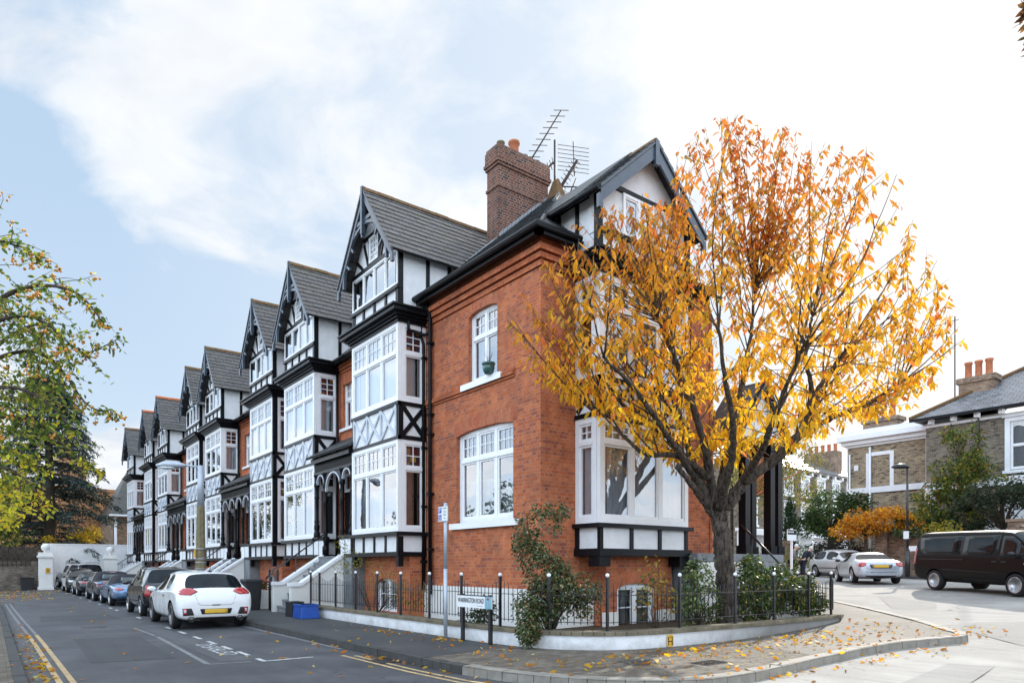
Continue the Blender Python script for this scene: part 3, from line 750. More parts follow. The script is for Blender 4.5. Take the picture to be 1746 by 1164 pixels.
    DB = MB(); Pf.box(DB, door[0], door[1], 1.9, 3.95, .10, .15); 
    for a, b in ((.08, .40), (.52, .84)):
        for z0, z1 in ((2.05, 2.75), (2.95, 3.75)):
            Pf.box(DB, door[0] + a, door[0] + b, z0, z1, .085, .10)
    dm = DB.build('front_door', 'white' if dark else 'black', H)
    window(dm, Pf, door[0], door[1], 3.95, 4.55, 1, None, cur=None, d0=.09, fr=.05, name='fanlight', back=.15)
    window(H, PX(XB + .35), bw[0], bw[1], bw[2], bw[3] + .04, 2, None, (1, 1), cur='net', d0=.10, fr=.07, bars='sash', name='basement_window', back=.3)
    if chimney:
        K = MB(); ych = yc - s * (w2 + gap)
        K.box(11.3, 12.9, ych - .3, ych + .3, 9.8, 12.9); K.box(11.24, 12.96, ych - .36, ych + .36, 12.9, 13.15)
        ko = K.build('chimney', 'brick_stock', H)
        K = MB()
        for i in range(3):
            K.lathe((11.6 + .5 * i, ych, 13.15), [(.13, 0), (.11, .05), (.10, .38), (.13, .42), (.13, .47)], 10)
        K.build('chimney_pots', 'terracotta', ko)
    # --- shared porch and steps to the pavement side
    if porch:
        w = 2 * rec; pc = yb; a, b = sorted((ya, ya + s * w))
        PO = MB()
        PO.slab([(XB - .25, a - .1, 4.98), (XB - .25, b + .1, 4.98), (XF + .02, b + .1, 5.62), (XF + .02, a - .1, 5.62)], .07)
        pr = PO.build('porch_roof', 'slate', H)
        PT = MB()
        P.box(PT, a, b, 4.78, 4.93, -.12, .08); P.box(PT, a, b, 4.44, 4.52, -.02, .07)
        nb = int(w / .07)
        for i in range(nb):
            u = a + (b - a) * (i + .5) / nb; P.box(PT, u - .014, u + .014, 4.52, 4.78, .01, .04)
        hwid = .62 if w < 3.2 else .95
        cols = [a + .10, pc - hwid, pc + hwid, b - .10] if w < 3.2 else [a + .10, pc - hwid - .05, pc, pc + hwid + .05, b - .10]
        for u0, u1 in zip(cols, cols[1:]):
            c0, c1 = u0 + .07, u1 - .07; m = (c0 + c1) / 2; r = (c1 - c0) / 2; zs = 4.44 - min(r, .55) - .02
            nn = 10
            for i in range(nn):
                t0 = math.pi * i / nn; t1 = math.pi * (i + 1) / nn; rz = min(r, .55)
                q = [(m - r * math.cos(t0), zs + rz * math.sin(t0)), (m - r * math.cos(t1), zs + rz * math.sin(t1)), (m - r * math.cos(t1), 4.45), (m - r * math.cos(t0), 4.45)]
                PT.hexa([P.p(u, v, .055) for u, v in q], [P.p(u, v, .015) for u, v in q], 0)
                flatbar(PT, P, q[0], q[1], .05, .0, .07, 1)
        PT.build('porch_arcade', ['black', 'brace'], pr)
        for u in cols:
            CM = MB(); turned_post(CM, XB + .04, u, 2.45 if u in (cols[0], cols[-1]) else 1.95, 4.46, .075); CM.build('porch_column', 'black', pr)
        for u0, u1 in ((a, cols[1] + .07), (cols[-2] - .07, b)):
            DM = MB(); P.box(DM, u0, u1, 1.86, 2.44, -.03, .12, 1); P.box(DM, u0, u1 + 0, 2.44, 2.50, -.07, .14, 1)
            for i in range(2):
                q0 = u0 + .06 + (u1 - u0 - .06) * i / 2; P.box(DM, q0, q0 + (u1 - u0) / 2 - .08, 1.96, 2.38, -.036, -.028, 0)
            DM.build('porch_dado', ['render', 'black'], pr)
        # floor, flight and sloping parapets
        ST = MB()
        ST.box(XB - .02, XF + .3, a, b, .0, 1.9, 1)
        flights = [(pc - .62, pc + .62)] if w < 3.2 else [(pc - 1.15, pc - .12), (pc + .12, pc + 1.15)]
        n = 9; x0 = 6.72; dx = (XB - .02 - x0) / n
        for f0, f1 in flights:
            for i in range(n):
                zt = zg + (1.9 - zg) * (i + 1) / n
                ST.box(x0 + dx * i, x0 + dx * (i + 1), f0, f1, 0, zt, 1)
                ST.box(x0 + dx * i - .02, x0 + dx * i, f0, f1, zt - .04, zt - .001, 0)
        so = ST.build('front_steps', ['step', 'step'], H)
        pars = [flights[0][0] - .12] + ([pc] if len(flights) > 1 else []) + [flights[-1][1] + .12]
        for u in pars:
            PP = MB()
            q = [(x0 - .1, 0), (XB - .02, 0), (XB - .02, 1.86), (x0 + .16, 1.05), (x0 - .1, 1.05)]
            PP.hexa([(x, u - .1, z) for x, z in q], [(x, u + .1, z) for x, z in q], 0)
            q = [(x0 - .14, 1.05), (x0 + .16, 1.05), (XB - .03, 1.86), (XB - .03, 1.96), (x0 + .16, 1.15), (x0 - .14, 1.15)]
            PP.hexa([(x, u - .15, z) for x, z in q], [(x, u + .15, z) for x, z in q], 1)
            PP.build('step_parapet', ['stucco', 'white'], so)
        HR = MB()
        HR.tube([(x0 - .15, pars[-1] + .03, .3), (x0 - .17, pars[-1] + .03, 1.25), (x0 - .08, pars[-1] + .03, 1.52), (x0 + .16, pars[-1] + .03, 1.62), (XB + .1, pars[-1] + .03, 2.62)], .022, 8)
        HR.tube([(x0 + .6, pars[-1] + .03, 1.2), (x0 + .6, pars[-1] + .03, 1.94)], .012, 6)
        HR.build('handrail', 'iron', so)
    return H
def corner_house():
    H = house_thing('corner_house', 'red brick corner house with a tall chimney and timbered gable behind the autumn tree', 'house', (XF, 10.7, 0))
    Pf = PX(XF); Yc = 10.7; Pr = PY(Yc); yE = 15.38
    W = MB()
    gw = (11.62, 13.86, 2.62, 4.78); fw = (12.20, 13.34, 5.86, 7.50)
    holes = [gw, fw]
    W.wallopen(Pf, Yc, yE, 1.12, 7.72, holes, 0, .28)
    W.wallopen(Pr, XF + .28, 10.05, 1.12, 7.72, [], 0, .28)
    # corbelled eaves, string course and arches
    for k, dd in enumerate((.035, .075, .115)):
        W.box(XF - dd, XF + .28, Yc - dd, yE, 7.74 + .145 * k, 7.845 + .145 * k, 1); W.box(XF + .281, 10.0, Yc - dd, Yc + .2, 7.74 + .145 * k, 7.845 + .145 * k, 1)
        W.box(XF - dd + .035, XF + .27, Yc - dd + .035, yE, 7.845 + .145 * k, 7.885 + .145 * k, 1); W.box(XF + .271, 9.99, Yc - dd + .035, Yc + .2, 7.845 + .145 * k, 7.885 + .145 * k, 1)
    W.box(XF - .02, XF + .28, Yc - .02, yE, 8.17, 8.36, 1); W.box(XF + .281, 10.0, Yc - .02, Yc + .2, 8.17, 8.36, 1)
    for z0, z1, o in ((5.66, 5.72, .035), (5.72, 5.80, .07), (5.80, 5.845, .045)):
        W.box(XF - o, XF, Yc + .85, yE, z0, z1, 1)
    arch_head(W, Pf, gw[0], gw[1], 4.80, .10, .31, -.004, .13, 2, .14, 18)
    arch_head(W, Pf, fw[0], fw[1], 7.52, .10, .24, -.004, .13, 2, .08, 12)
    # body
    W.box(XF + .7, 14.62, Yc + .6, yE, 0, 8.2); W.box(10.0, 14.6, Yc + .02, Yc + .5, 0, 8.2); W.box(14.5, 17.3, 12.6, yE, 0, 8.2)
    W.box(12.7, 13.35, Yc - .01, Yc + .2, 1.9, 8.0); W.box(14.55, 14.62, Yc - .01, Yc + .6, 1.9, 8.0)
    W.box(XF + .02, XF + .3, yE - .02, yE, 1.0, 8.3)
    # basement below the bay
    bwin = (10.78, 12.05, .15, 1.22)
    W.wallopen(PY(10.32), 10.45, 12.60, .2, 1.86, [bwin], 0, .25)
    W.box(10.45, 10.6, 10.57, Yc, .2, 1.86); W.box(12.45, 12.6, 10.57, Yc, .2, 1.86)
    arch_head(W, PY(10.32), bwin[0], bwin[1], 1.24, .13, .27, -.005, .12, 2)
    W.build('wall', ['brick', 'brick_rub', 'brick_sol'], H)
    PL = MB(); PL.poly([(14.61, 10.75, 8.2), (14.61, 13.4, 8.2), (14.61, 13.4, 11.1), (14.61, 10.75, 8.62)]); PL.poly([(14.6, 13.41, 8.2), (17.3, 13.41, 8.3), (14.6, 13.41, 11.1)]); PL.build('side_gable', 'brick', H)
    PL = MB()
    PL.box(XF - .03, XF + .28, Yc - .03, yE, -.1, 1.12); PL.box(XF + .28, 10.45, Yc - .03, Yc + .25, -.1, 1.12); PL.box(12.6, 14.9, Yc - .05, Yc + .25, -.1, 1.88)
    PL.box(10.35, 10.78, 10.28, 10.34, -.1, .62); PL.box(12.05, 12.68, 10.28, 10.34, -.1, .62); PL.box(10.78, 12.05, 10.28, 10.34, -.1, .15)
    PL.build('plinth', 'stucco', H)
    # windows of the brick front
    window(H, Pf, gw[0], gw[1], gw[2], gw[3] + .0, 3, 4.10, (3, 2), cur='net', d0=.11, fr=.10, mull=.09, sash=.045, seed=3, curv=(0, .47))
    window(H, Pf, fw[0], fw[1], fw[2], fw[3] + .0, 2, 6.90, (2, 2), cur='sides', d0=.11, fr=.08, mull=.07, seed=5)
    for w_, ov in ((gw, .2), (fw, .22)):
        S = MB(); Pf.box(S, w_[0] - ov, w_[1] + ov, w_[2] - .14, w_[2], -.09, .12); S.build('window_sill', 'white', H)
    # --- main roof, hipped at the corner
    RM = MB(); e = 8.40; k = .905
    z = lambda t: e + k * t
    RM.slab([(8.70, 10.45, e), (8.70, 15.75, e), (13.2, 15.75, z(4.5)), (13.2, 14.95, z(4.5))], .09)
    RM.slab([(8.70, 10.45, e), (14.75, 10.45, e), (14.75, 13.4, z(2.95)), (13.2, 14.95, z(4.5))], .09)
    RM.slab([(14.75, 13.4, z(2.95)), (13.2, 14.95, z(4.5)), (13.2, 15.75, z(4.5)), (14.75, 15.75, z(2.95))], .09)
    RM.slab([(14.75, 13.41, z(2.95)), (14.75, 15.75, z(2.95)), (17.6, 15.75, e), (17.6, 13.41, e)], .09)
    RM.slab([(9.62, 10.40, z(.92) + .012), (11.32, 10.40, z(2.62) + .012), (11.32, 13.09, z(2.62) + .012), (9.62, 11.38, z(.92) + .012)], .06)
    rf = RM.build('main_roof', 'slate', H)
    tb = MB(); rr = random.Random(4); n = 31; un = k / math.hypot(1, k); vn = 1 / math.hypot(1, k)
    for i in range(n):
        t0, t1 = 4.5 * i / n - .03, 4.5 * (i + 1.15) / n; y = 10.45 + 4.5 * i / n + .05 - .15 * (i % 2)
        while y < 15.7:
            a, b = max(y, 10.42 if .92 <= t0 < 2.55 else 10.5 + max(t0, 0)) + .004, min(y + .3, 15.72) - .004; y += .3
            if b - a < .04: continue
            j = rr.uniform(0, .009)
            q = lambda t, o, yy: (8.70 + t - un * o, yy, z(t) + vn * o)
            tb.hexa([q(t0, .002, b), q(t0, .002, a), q(min(t1, 4.5), .001, a), q(min(t1, 4.5), .001, b)], [q(t0, .026 + j, b), q(t0, .026 + j * .6, a), q(min(t1, 4.5), .008, a), q(min(t1, 4.5), .008, b)])
    tb.build('roof_slates', 'tile_slate', rf)
    HP = MB()
    HP.tube([(8.70, 10.45, e + .0), (9.62, 11.37, z(.92))], .05, 6); HP.tube([(11.35, 13.1, z(2.65)), (13.2, 14.95, z(4.5))], .05, 6); HP.build('hip_roll', 'slate', rf)
    HP = MB(); HP.hexa([(12.95, 14.8, 12.2), (13.45, 14.8, 12.2), (13.45, 15.3, 12.2), (12.95, 15.3, 12.2)], [(13.17, 14.98, 12.9), (13.23, 14.98, 12.9), (13.23, 15.2, 12.9), (13.17, 15.2, 12.9)])
    HP.build('ridge_end', 'ridge', rf)
    GT = MB()
    GT.tube([(8.60, 15.6, e - .02), (8.60, 10.36, e - .02), (9.75, 10.36, e - .02)], .07, 8, smooth=False)
    GT.box(8.66, 8.80, 10.42, 15.6, e - .16, e - .03); GT.box(8.66, 9.75, 10.42, 10.56, e - .16, e - .03)
    GT.build('gutter', 'black', rf)
    DP = MB()
    DP.tube([(8.84, 15.06, 8.3), (8.84, 15.06, 8.05), (8.86, 14.95, 7.95), (8.86, 14.95, .9)], .05, 8); DP.tube([(8.82, 15.30, 8.2), (8.80, 15.32, 7.5), (8.86, 15.28, 7.3), (8.86, 15.28, 1.0)], .045, 8)
    DP.tube([(8.4, 15.25, 8.0), (8.4, 15.22, 7.55), (8.84, 15.20, 7.5), (8.86, 14.97, 7.5)], .045, 8)
    for zz in (7.2, 5.4, 4.9, 3.4, 2.0):
        DP.box(8.80, XF, 14.88, 15.02, zz, zz + .06); DP.box(8.80, XF, 15.22, 15.34, zz - .3, zz - .24)
    DP.build('downpipe', 'black', H)
    LF = MB(); LF.slab([(11.1, 15.28, z(2.4) + .03), (13.2, 15.28, z(4.5) + .03), (13.2, 15.14, z(4.5) + .03), (11.1, 15.10, z(2.4) + .03)], .02)
    for i in range(13):
        x = 11.36 + i * .145; zz = z(x - 8.7)
        LF.hexa([(x, 15.395, zz), (x + .13, 15.395, zz), (x + .13, 15.395, zz + .26), (x, 15.395, zz + .12)], [(x, 15.375, zz), (x + .13, 15.375, zz), (x + .13, 15.375, zz + .26), (x, 15.375, zz + .12)])
    LF.slab([(8.75, 15.30, e + .06), (8.75, 15.52, e + .06), (11.2, 15.52, z(2.5) + .06), (11.2, 15.30, z(2.5) + .06)], .03, 0)
    LF.build('lead_flashing', 'lead', rf)
    # --- chimney stack
    K = MB(); cx0, cx1, cy0, cy1 = 11.34, 13.16, 15.40, 15.95
    K.box(cx0, cx1, cy0, cy1, 9.6, 13.06)
    for z0, z1, o in ((12.25, 12.33, .03), (12.86, 12.94, .04), (12.94, 13.03, .075), (13.03, 13.36, .045), (13.36, 13.45, .02)):
        K.box(cx0 - o, cx1 + o, cy0 - o, cy1 + o, z0, z1)
    ck = K.build('chimney', 'brick_chim', H)
    for x, r, h, mt in ((11.62, .11, .26, 'concrete'), (12.1, .16, .44, 'terracotta'), (12.5, .10, .2, 'lead'), (12.92, .12, .16, 'iron')):
        K = MB(); K.lathe((x, 15.67, 13.44), [(r * .95, 0), (r * .85, .02), (r * .85, h * .8), (r * 1.08, h * .86), (r * 1.08, h), (r * .8, h), (r * .75, h * .6)], 14); K.build('chimney_pot', mt, ck)
    # --- timbered bay and gable on the side road
    yb = 9.98; P = PY(yb); u0, u1 = 9.91, 12.74; uc = (u0 + u1) / 2; yd = Yc - yb
    B = MB(); T = MB(); X3 = MB()
    P.box(B, u0 + .09, u1 - .09, 1.95, 2.40, .02, .3); P.box(T, u0 - .05, u1 + .08, 1.82, 1.97, -.07, yd); P.box(T, u0 - .10, u1 + .10, 2.40, 2.49, -.10, yd)
    for i in range(4):
        u = u0 + .05 + (u1 - u0 - .10) * i / 3; P.box(T, u - .05, u + .05, 1.97, 2.40, -.014, .03)
    for uu, sg in ((u0, -1), (u1, 1)):
        T.box(uu + .10 if sg < 0 else uu - .10, uu - .014 if sg < 0 else uu + .014, yb, yb + .05, 1.97, 2.40)
        T.box(uu + .10 if sg < 0 else uu - .10, uu - .014 if sg < 0 else uu + .014, Yc - .10, Yc, 1.97, 2.40)
        B.box(uu + .03 if sg < 0 else uu - .03, uu + .088 if sg < 0 else uu - .088, yb + .02, Yc, 1.95, 2.40); B.box(uu + .02 if sg < 0 else uu - .02, uu + .12 if sg < 0 else uu - .12, yb + .02, Yc, 4.75, 5.55)
        B.box(uu + .02 if sg < 0 else uu - .02, uu + .15 if sg < 0 else uu - .15, yb + .05, 12.4, 7.98, 9.26)
        T.box(uu + .3 if sg < 0 else uu - .3, uu - .02 if sg < 0 else uu + .02, yb - .02, yb + .3, 1.6, 1.83)
        for yy in (yb - .0, yb + .62, yb + 1.2):
            T.box(uu + .1 if sg < 0 else uu - .1, uu - .012 if sg < 0 else uu + .012, yy, yy + .10, 8.0, 9.24)
        # side cross panel, black
        class _P:
            pass
        Q = PX(uu) if sg < 0 else PX(uu - .02)
        if sg < 0:
            xbrace(T, Q, yb + .12, Yc - .06, 4.84, 5.42, .10, -.014, .02, 0)
            Q.box(T, yb, yb + .12, 4.72, 5.5, -.012, .05); Q.box(T, yb - .03, Yc, 4.69, 4.79, -.03, .1); Q.box(T, yb - .03, Yc, 5.43, 5.52, -.03, .1)
    P.box(B, u0 + .1, u1 - .1, 4.72, 5.5, .02, .3)
    P.box(T, u0 - .03, u1 + .03, 4.69, 4.78, -.03, .1); P.box(T, u0 - .03, u1 + .03, 5.43, 5.52, -.03, .1)
    for i in range(3):
        a = u0 + .12 + (u1 - u0 - .24) * i / 3; b = u0 + .12 + (u1 - u0 - .24) * (i + 1) / 3
        xbrace(T, P, a + .05, b - .05, 4.82, 5.40, .08, -.016, .02, 0); P.box(T, a - .04, a + .04, 4.78, 5.43, -.02, .02)
    for z0, z1, o in ((7.62, 7.70, .05), (7.70, 7.78, .10), (7.78, 7.86, .17), (7.86, 7.95, .28), (7.95, 8.0, .32)):
        T.box(u0 - o, u1 + o, yb - o, Yc + .3, z0, z1)
    P.box(B, u0 + .03, u1 - .03, 7.98, 8.50, .03, .3); P.box(T, u0 - .03, u1 + .03, 8.46, 8.54, -.08, .1)
    for i in range(5):
        u = u0 + .05 + (u1 - u0 - .1) * i / 4; P.box(T, u - .045, u + .045, 8.0, 8.46, -.012, .05)
    P.box(T, uc - .95, uc + .95, 9.46, 9.56, -.02, .1)
    zt, ze, gh = 10.70, 9.19, 1.66
    s2 = (zt - ze) / gh
    hw = (u1 - u0) / 2
    tri = [(u0, 8.5), (u1, 8.5), (u1, ze + (gh - hw) * s2 - .05), (uc, zt - .08), (u0, ze + (gh - hw) * s2 - .05)]
    B.hexa([P.p(u, v, .3) for u, v in tri], [P.p(u, v, .03) for u, v in tri])
    for sg in (-1, 1):
        P.box(T, uc + sg * hw - .06, uc + sg * hw + .06, 8.0, 9.3, -.02, .1)
    for bm_, tm_, nm in zip(B.split([3.5, 7]), T.split([3.5, 7]), ('base', 'panel', 'attic')):
        bay = bm_.build('bay_' + nm, 'render', H); tm_.build(nm + '_timbers', 'black', bay)
    window(H, P, uc - .72, uc + .72, 8.54, 9.46, 3, None, cur='sides', d0=-.005, fr=.06, mull=.06, name='gable_window')
    window(H, P, u0, u1, 2.49, 4.69, 3, 4.16, (3, 2), cur='grey', d0=-.005, fr=.12, mull=.10, sash=.05, name='bay_window', bay=1, seed=21)
    window(H, P, u0, u1, 5.52, 7.62, 3, 6.95, (3, 2), cur='net', d0=-.005, fr=.12, mull=.10, sash=.05, name='bay_window', bay=1, seed=22)
    window(H, PX(u0), yb + .076, Yc - .01, 2.49, 4.69, 1, 4.16, (2, 2), cur='grey', d0=0, fr=.12, sash=.05, name='side_window', bay=2, seed=23)
    window(H, PX(u0), yb + .076, Yc - .01, 5.52, 7.62, 1, 6.95, (2, 3), cur=None, d0=0, fr=.12, sash=.05, name='side_window', bay=2)
    window(H, PY(10.32), bwin[0], bwin[1], bwin[2], bwin[3], 2, None, cur='net', d0=.09, fr=.10, mull=.10, bars='sash', name='basement_window', back=.3, seed=9)
    gable_roof(H, P, uc, gh, zt, ze, -.30, 3.1, 'slate', name='gable_roof')
    barge(H, P, uc, gh, zt - .03, ze - .03, -.29, w=.24, arch=False, finial=False)
    BB = MB(); P.box(BB, uc - .06, uc + .06, zt - .55, zt - .02, -.33, -.24); BB.build('king_post', 'black_blue', H)
    for sg in (-1, 1):
        BB = MB(); BB.tube([P.p(uc + sg * (gh + .06), ze - .06, -.3), P.p(uc + sg * (gh + .06), ze - .06, 1.2)], .06, 8); BB.build('gable_gutter', 'black', H)
    # --- entrance: black door, white pilaster, gabled porch on black posts, steps
    D = MB(); Pd = PY(10.88)
    Pd.box(D, 13.42, 14.42, 1.92, 4.0, 0, .06)
    for a, b in ((13.52, 13.86), (13.98, 14.32)):
        for z0, z1 in ((2.05, 2.62), (2.95, 3.9)):
            for q in ((a, b, z0, z0 + .05), (a, b, z1 - .05, z1), (a, a + .05, z0, z1), (b - .05, b, z0, z1)):
                Pd.box(D, q[0], q[1], q[2], q[3], -.03, 0)
    do = D.build('front_door', 'black', H)
    D = MB(); Pd.box(D, 13.80, 14.04, 2.74, 2.84, -.03, -.002); D.build('letter_box', 'galv', do)
    D = MB(); Pd.box(D, 14.44, 14.62, 1.92, 4.6, -.12, .1); Pd.box(D, 13.25, 13.40, 1.92, 4.6, -.12, .1); Pd.box(D, 13.40, 14.44, 4.05, 4.6, -.1, .1); D.build('door_surround', 'white', H)
    PO = MB(); PO.box(12.76, 16.3, 9.72, Yc - .06, 1.72, 1.9)
    PO.box(12.8, 14.75, 10.3, Yc - .07, .1, 1.72)
    for i in range(8):
        PO.box(14.75, 16.1, 9.72 - .19 * (i + 1), 9.72 - .19 * i, .1, 1.72 - .2 * i - .02)
    so = PO.build('front_steps', 'step', H)
    WW = MB(); WW.box(12.8, 16.3, 9.70, 9.74, .1, 1.70); WW.box(14.58, 14.74, 8.0, 9.70, .1, 1.0); WW.build('step_parapet', 'stucco', so)
    HR = MB(); HR.tube([(14.7, 9.9, 2.62), (14.7, 8.3, 1.15)], .028, 8)
    for yy in (9.6, 8.5):
        HR.tube([(14.7, yy, .6), (14.7, yy, 2.62 - (9.9 - yy) * .92)], .014, 6)
    HR.build('handrail', 'iron', so)
    for x, y in ((16.02, 9.95), (16.42, 9.98), (14.92, 9.95), (16.2, 10.6)):
        C = MB(); C.box(x - .14, x + .14, y - .14, y + .14, 1.88, 2.12); C.box(x - .10, x + .10, y - .10, y + .10, 2.12, 4.55); C.box(x - .14, x + .14, y - .14, y + .14, 4.55, 4.72)
        C.build('porch_post', 'black', H)
    G2 = MB(); q = [(14.5, 4.75), (16.75, 4.75), (15.62, 6.1)]
    G2.hexa([(x, 10.06, z_) for x, z_ in q], [(x, 9.94, z_) for x, z_ in q]); pg = G2.build('porch_gable', 'render', H)
    G2 = MB(); G2.box(14.5, 16.75, 9.85, 10.15, 4.68, 4.80)
    flatbar(G2, PY(9.80), (14.3, 4.62), (15.62, 6.2), .2, 0, .06); flatbar(G2, PY(9.80), (16.95, 4.62), (15.62, 6.2), .2, .003, .063); G2.build('porch_timber', 'black', pg)
    G2 = MB(); G2.slab([(14.25, 9.75, 4.66), (15.62, 9.75, 6.3), (15.62, 10.9, 6.3), (14.25, 10.9, 4.66)], .06); G2.slab([(17.0, 9.75, 4.66), (15.62, 9.75, 6.3), (15.62, 10.9, 6.3), (17.0, 10.9, 4.66)], .06); G2.build('porch_roof', 'slate', pg)
    return H

corner_house()
HS = [  # centre, side of the porch, half recess, gap, dark sides, ridge, porch, (ground, first, attic) curtains
    (16.65, 1, 1.415, .0, False, 'ridge', True, ('net', 'blind', None), 'timbered house joined to the red brick corner house, its bay nearest the corner'),
    (22.20, -1, 1.415, .6, False, 'ridge', False, ('sides', 'blind', 'blind'), 'white sided timbered house left of the first porch, second gable from the corner'),
    (26.15, 1, 2.09, .6, True, 'ridge', True, ('sides', 'blind', 'blind'), 'timbered house with black side posts, third gable from the corner, behind the dark MPV'),
    (33.05, -1, 2.09, .59, False, 'ridge', False, ('sides', None, 'sides'), 'timbered house just right of the concrete lamp post top, fourth gable from the corner'),
    (36.95, 1, 2.39, .59, True, 'ridge', True, (None, None, None), 'narrow looking timbered house left of the concrete lamp post, fifth gable from the corner'),
    (44.45, -1, 2.39, .9, False, 'ridge_red', False, ('sides', 'sides', None), 'timbered house under the longer orange ridge, third gable from the far end'),
    (48.95, 1, 2.11, .9, True, 'ridge_red', True, ('sides', None, None), 'timbered house with a short orange ridge, second gable from the far end'),
    (55.90, -1, 2.11, .5, False, 'ridge', False, ('sides', 'net', None), 'last timbered house at the far end of the row beside the white garden wall'),
]
for i, (yc, s, rec, gap, dk, rg, po, cu, lb) in enumerate(HS):
    terraced_house(lb, yc, s, rec, gap, dk, rg, po, cu, seed=31 + 7 * i, gable_ridge_end=12.2, chimney=i in (1, 3, 5))
# ------------------------------------------------------------------ ground, roads, pavements
def sheet(name, xs, ys, dz, mat, kind='structure'):
    mb = MB()
    vs = [(x, y, g(x) + dz) for y in ys for x in xs]; n = len(xs)
    mb.add(vs, [(j * n + i, j * n + i + 1, (j + 1) * n + i + 1, (j + 1) * n + i) for j in range(len(ys) - 1) for i in range(n - 1)])
    return tag(mb.build(name, mat), kind=kind)
XS = [9, 11.5, 13, 15.6, 18, 20.5, 23, 25.4, 29, 33, 40, 60, 90]
sheet('ground', [-500] + XS + [500], [-300, -40, 0, 40, 90, 700], -.06, 'earth')
sheet('road', [-40, 0, 6.4] , [-40, 0, 20, 40, 75], .0, 'asphalt')
sheet('side_road', [6.4] + XS, [-40, -10, 10, 40, 75], .001, 'asphalt_lite')

PAIRS = [((5.5, 75), (9.9, 75)), ((5.5, 40), (9.9, 40)), ((5.5, 21.3), (9.9, 21.3)), ((5.5, 20.3), (7.75, 20.3)), ((5.5, 12), (7.7, 12)), ((5.5, 9.6), (7.75, 9.9)), ((5.52, 8.6), (7.9, 9.4)), ((5.7, 7.5), (8.1, 9.0)), ((6.1, 6.55), (8.4, 8.7)),
         ((6.75, 5.8), (8.8, 8.45)), ((7.6, 5.42), (9.2, 8.3)), ((9, 5.5), (10.2, 8.2)), ((11, 5.75), (12, 8.2)), ((13.1, 5.85), (14, 8.3)), ((14.4, 5.42), (15.2, 8.4)), ((15.1, 5.15), (15.9, 8.5)),
         ((15.6, 5.28), (16.4, 8.8)), ((15.95, 5.7), (16.7, 9.2)), ((16.8, 6.4), (16.9, 9.6)), ((18.3, 8.1), (17.3, 10.5)), ((20.2, 10.3), (19, 12)), ((26, 17.6), (24.6, 18.8)), ((34, 28), (32.6, 29.2))]
def polyline_resample(pts, step):
    out = [Vector(pts[0])]
    for a, b in zip(pts, pts[1:]):
        a = Vector(a); b = Vector(b); n = max(1, int((b - a).length / step + .5))
        out += [a.lerp(b, (i + 1) / n) for i in range(n)]
    return out
def chaikin(pts, it=2):
    pts = [Vector(p) for p in pts]
    for _ in range(it):
        q = [pts[0]]
        for a, b in zip(pts, pts[1:]):
            q += [a.lerp(b, .25), a.lerp(b, .75)]
        pts = q + [pts[-1]]
    return pts
def kerb(name, pts, inward, mat, w=.15, h=.14, step=.9):
    mb = MB(); P2 = polyline_resample(pts, step); rr = random.Random(3)
    for a, b in zip(P2, P2[1:]):
        d = (b - a); L = d.length; d = d / L
        n = Vector((-d.y, d.x)) * inward; gap = d * .005
        j = rr.uniform(-.006, .006); k = rr.uniform(-.004, .004)
        a1 = a + gap + n * k; b1 = b - gap + n * k
        def ring(p, z, o0):
            return (p.x + n.x * o0, p.y + n.y * o0, z)
        za = g(a.x); zb = g(b.x)
        A = [ring(a1, za - .05, 0), ring(a1, za - .05, w), ring(a1, za + h + j, w), ring(a1, za + h + j, .025), ring(a1, za + h + j - .02, .004)]
        B = [ring(b1, zb - .05, 0), ring(b1, zb - .05, w), ring(b1, zb + h + j, w), ring(b1, zb + h + j, .025), ring(b1, zb + h + j - .02, .004)]
        mb.hexa(A, B)
    return tag(mb.build(name, mat), kind='structure')
OUT = [p for p, q in PAIRS]
co = [Vector(p) for p, q in PAIRS]; ci = [Vector(q) for p, q in PAIRS]
# smooth both edges together so that the paving strip follows the rounded corner
so_, si_ = chaikin(co, 2), chaikin(ci, 2)
i_split = max(i for i, p in enumerate(so_) if p.y > 8.2 and p.x < 6)
kerb('kerb', so_[:i_split + 1], 1, 'kerb'); kerb('corner_kerb', so_[i_split:], 1, 'kerb_warm', w=.22)
def pave(name, lo, hi, mat):
    mb = MB()
    for i in range(lo, hi):
        for k in range(4):
            t0, t1 = k / 4, (k + 1) / 4
            q = [so_[i].lerp(si_[i], t0), so_[i + 1].lerp(si_[i + 1], t0), so_[i + 1].lerp(si_[i + 1], t1), so_[i].lerp(si_[i], t1)]
            mb.poly([(p.x, p.y, g(p.x) + .13) for p in q])
    return tag(mb.build(name, mat), kind='structure')
i_b = max(i for i, p in enumerate(so_) if p.y > 9.4 and p.x < 6); i_c = max(i for i, p in enumerate(so_) if p.x < 11.2)
pave('pavement', 0, i_b, 'pave_asphalt'); pave('corner_pavement', i_b, i_c, 'pave_brick'); pave('side_pavement', i_c, len(so_) - 1, 'pave_warm')
kl = [(.43, -12), (.43, 33), (.25, 37), (-.3, 40), (-2, 42)]
kerb('left_kerb', kl, 1, 'kerb', w=.16, h=.12)
mb = MB(); mb.poly([(.27, -12, .11), (.27, 33, .11), (.1, 37, .11), (-.45, 40, .11), (-6, 42, .11), (-6, -12, .11)]); tag(mb.build('left_pavement', 'pave_brick'), kind='structure')
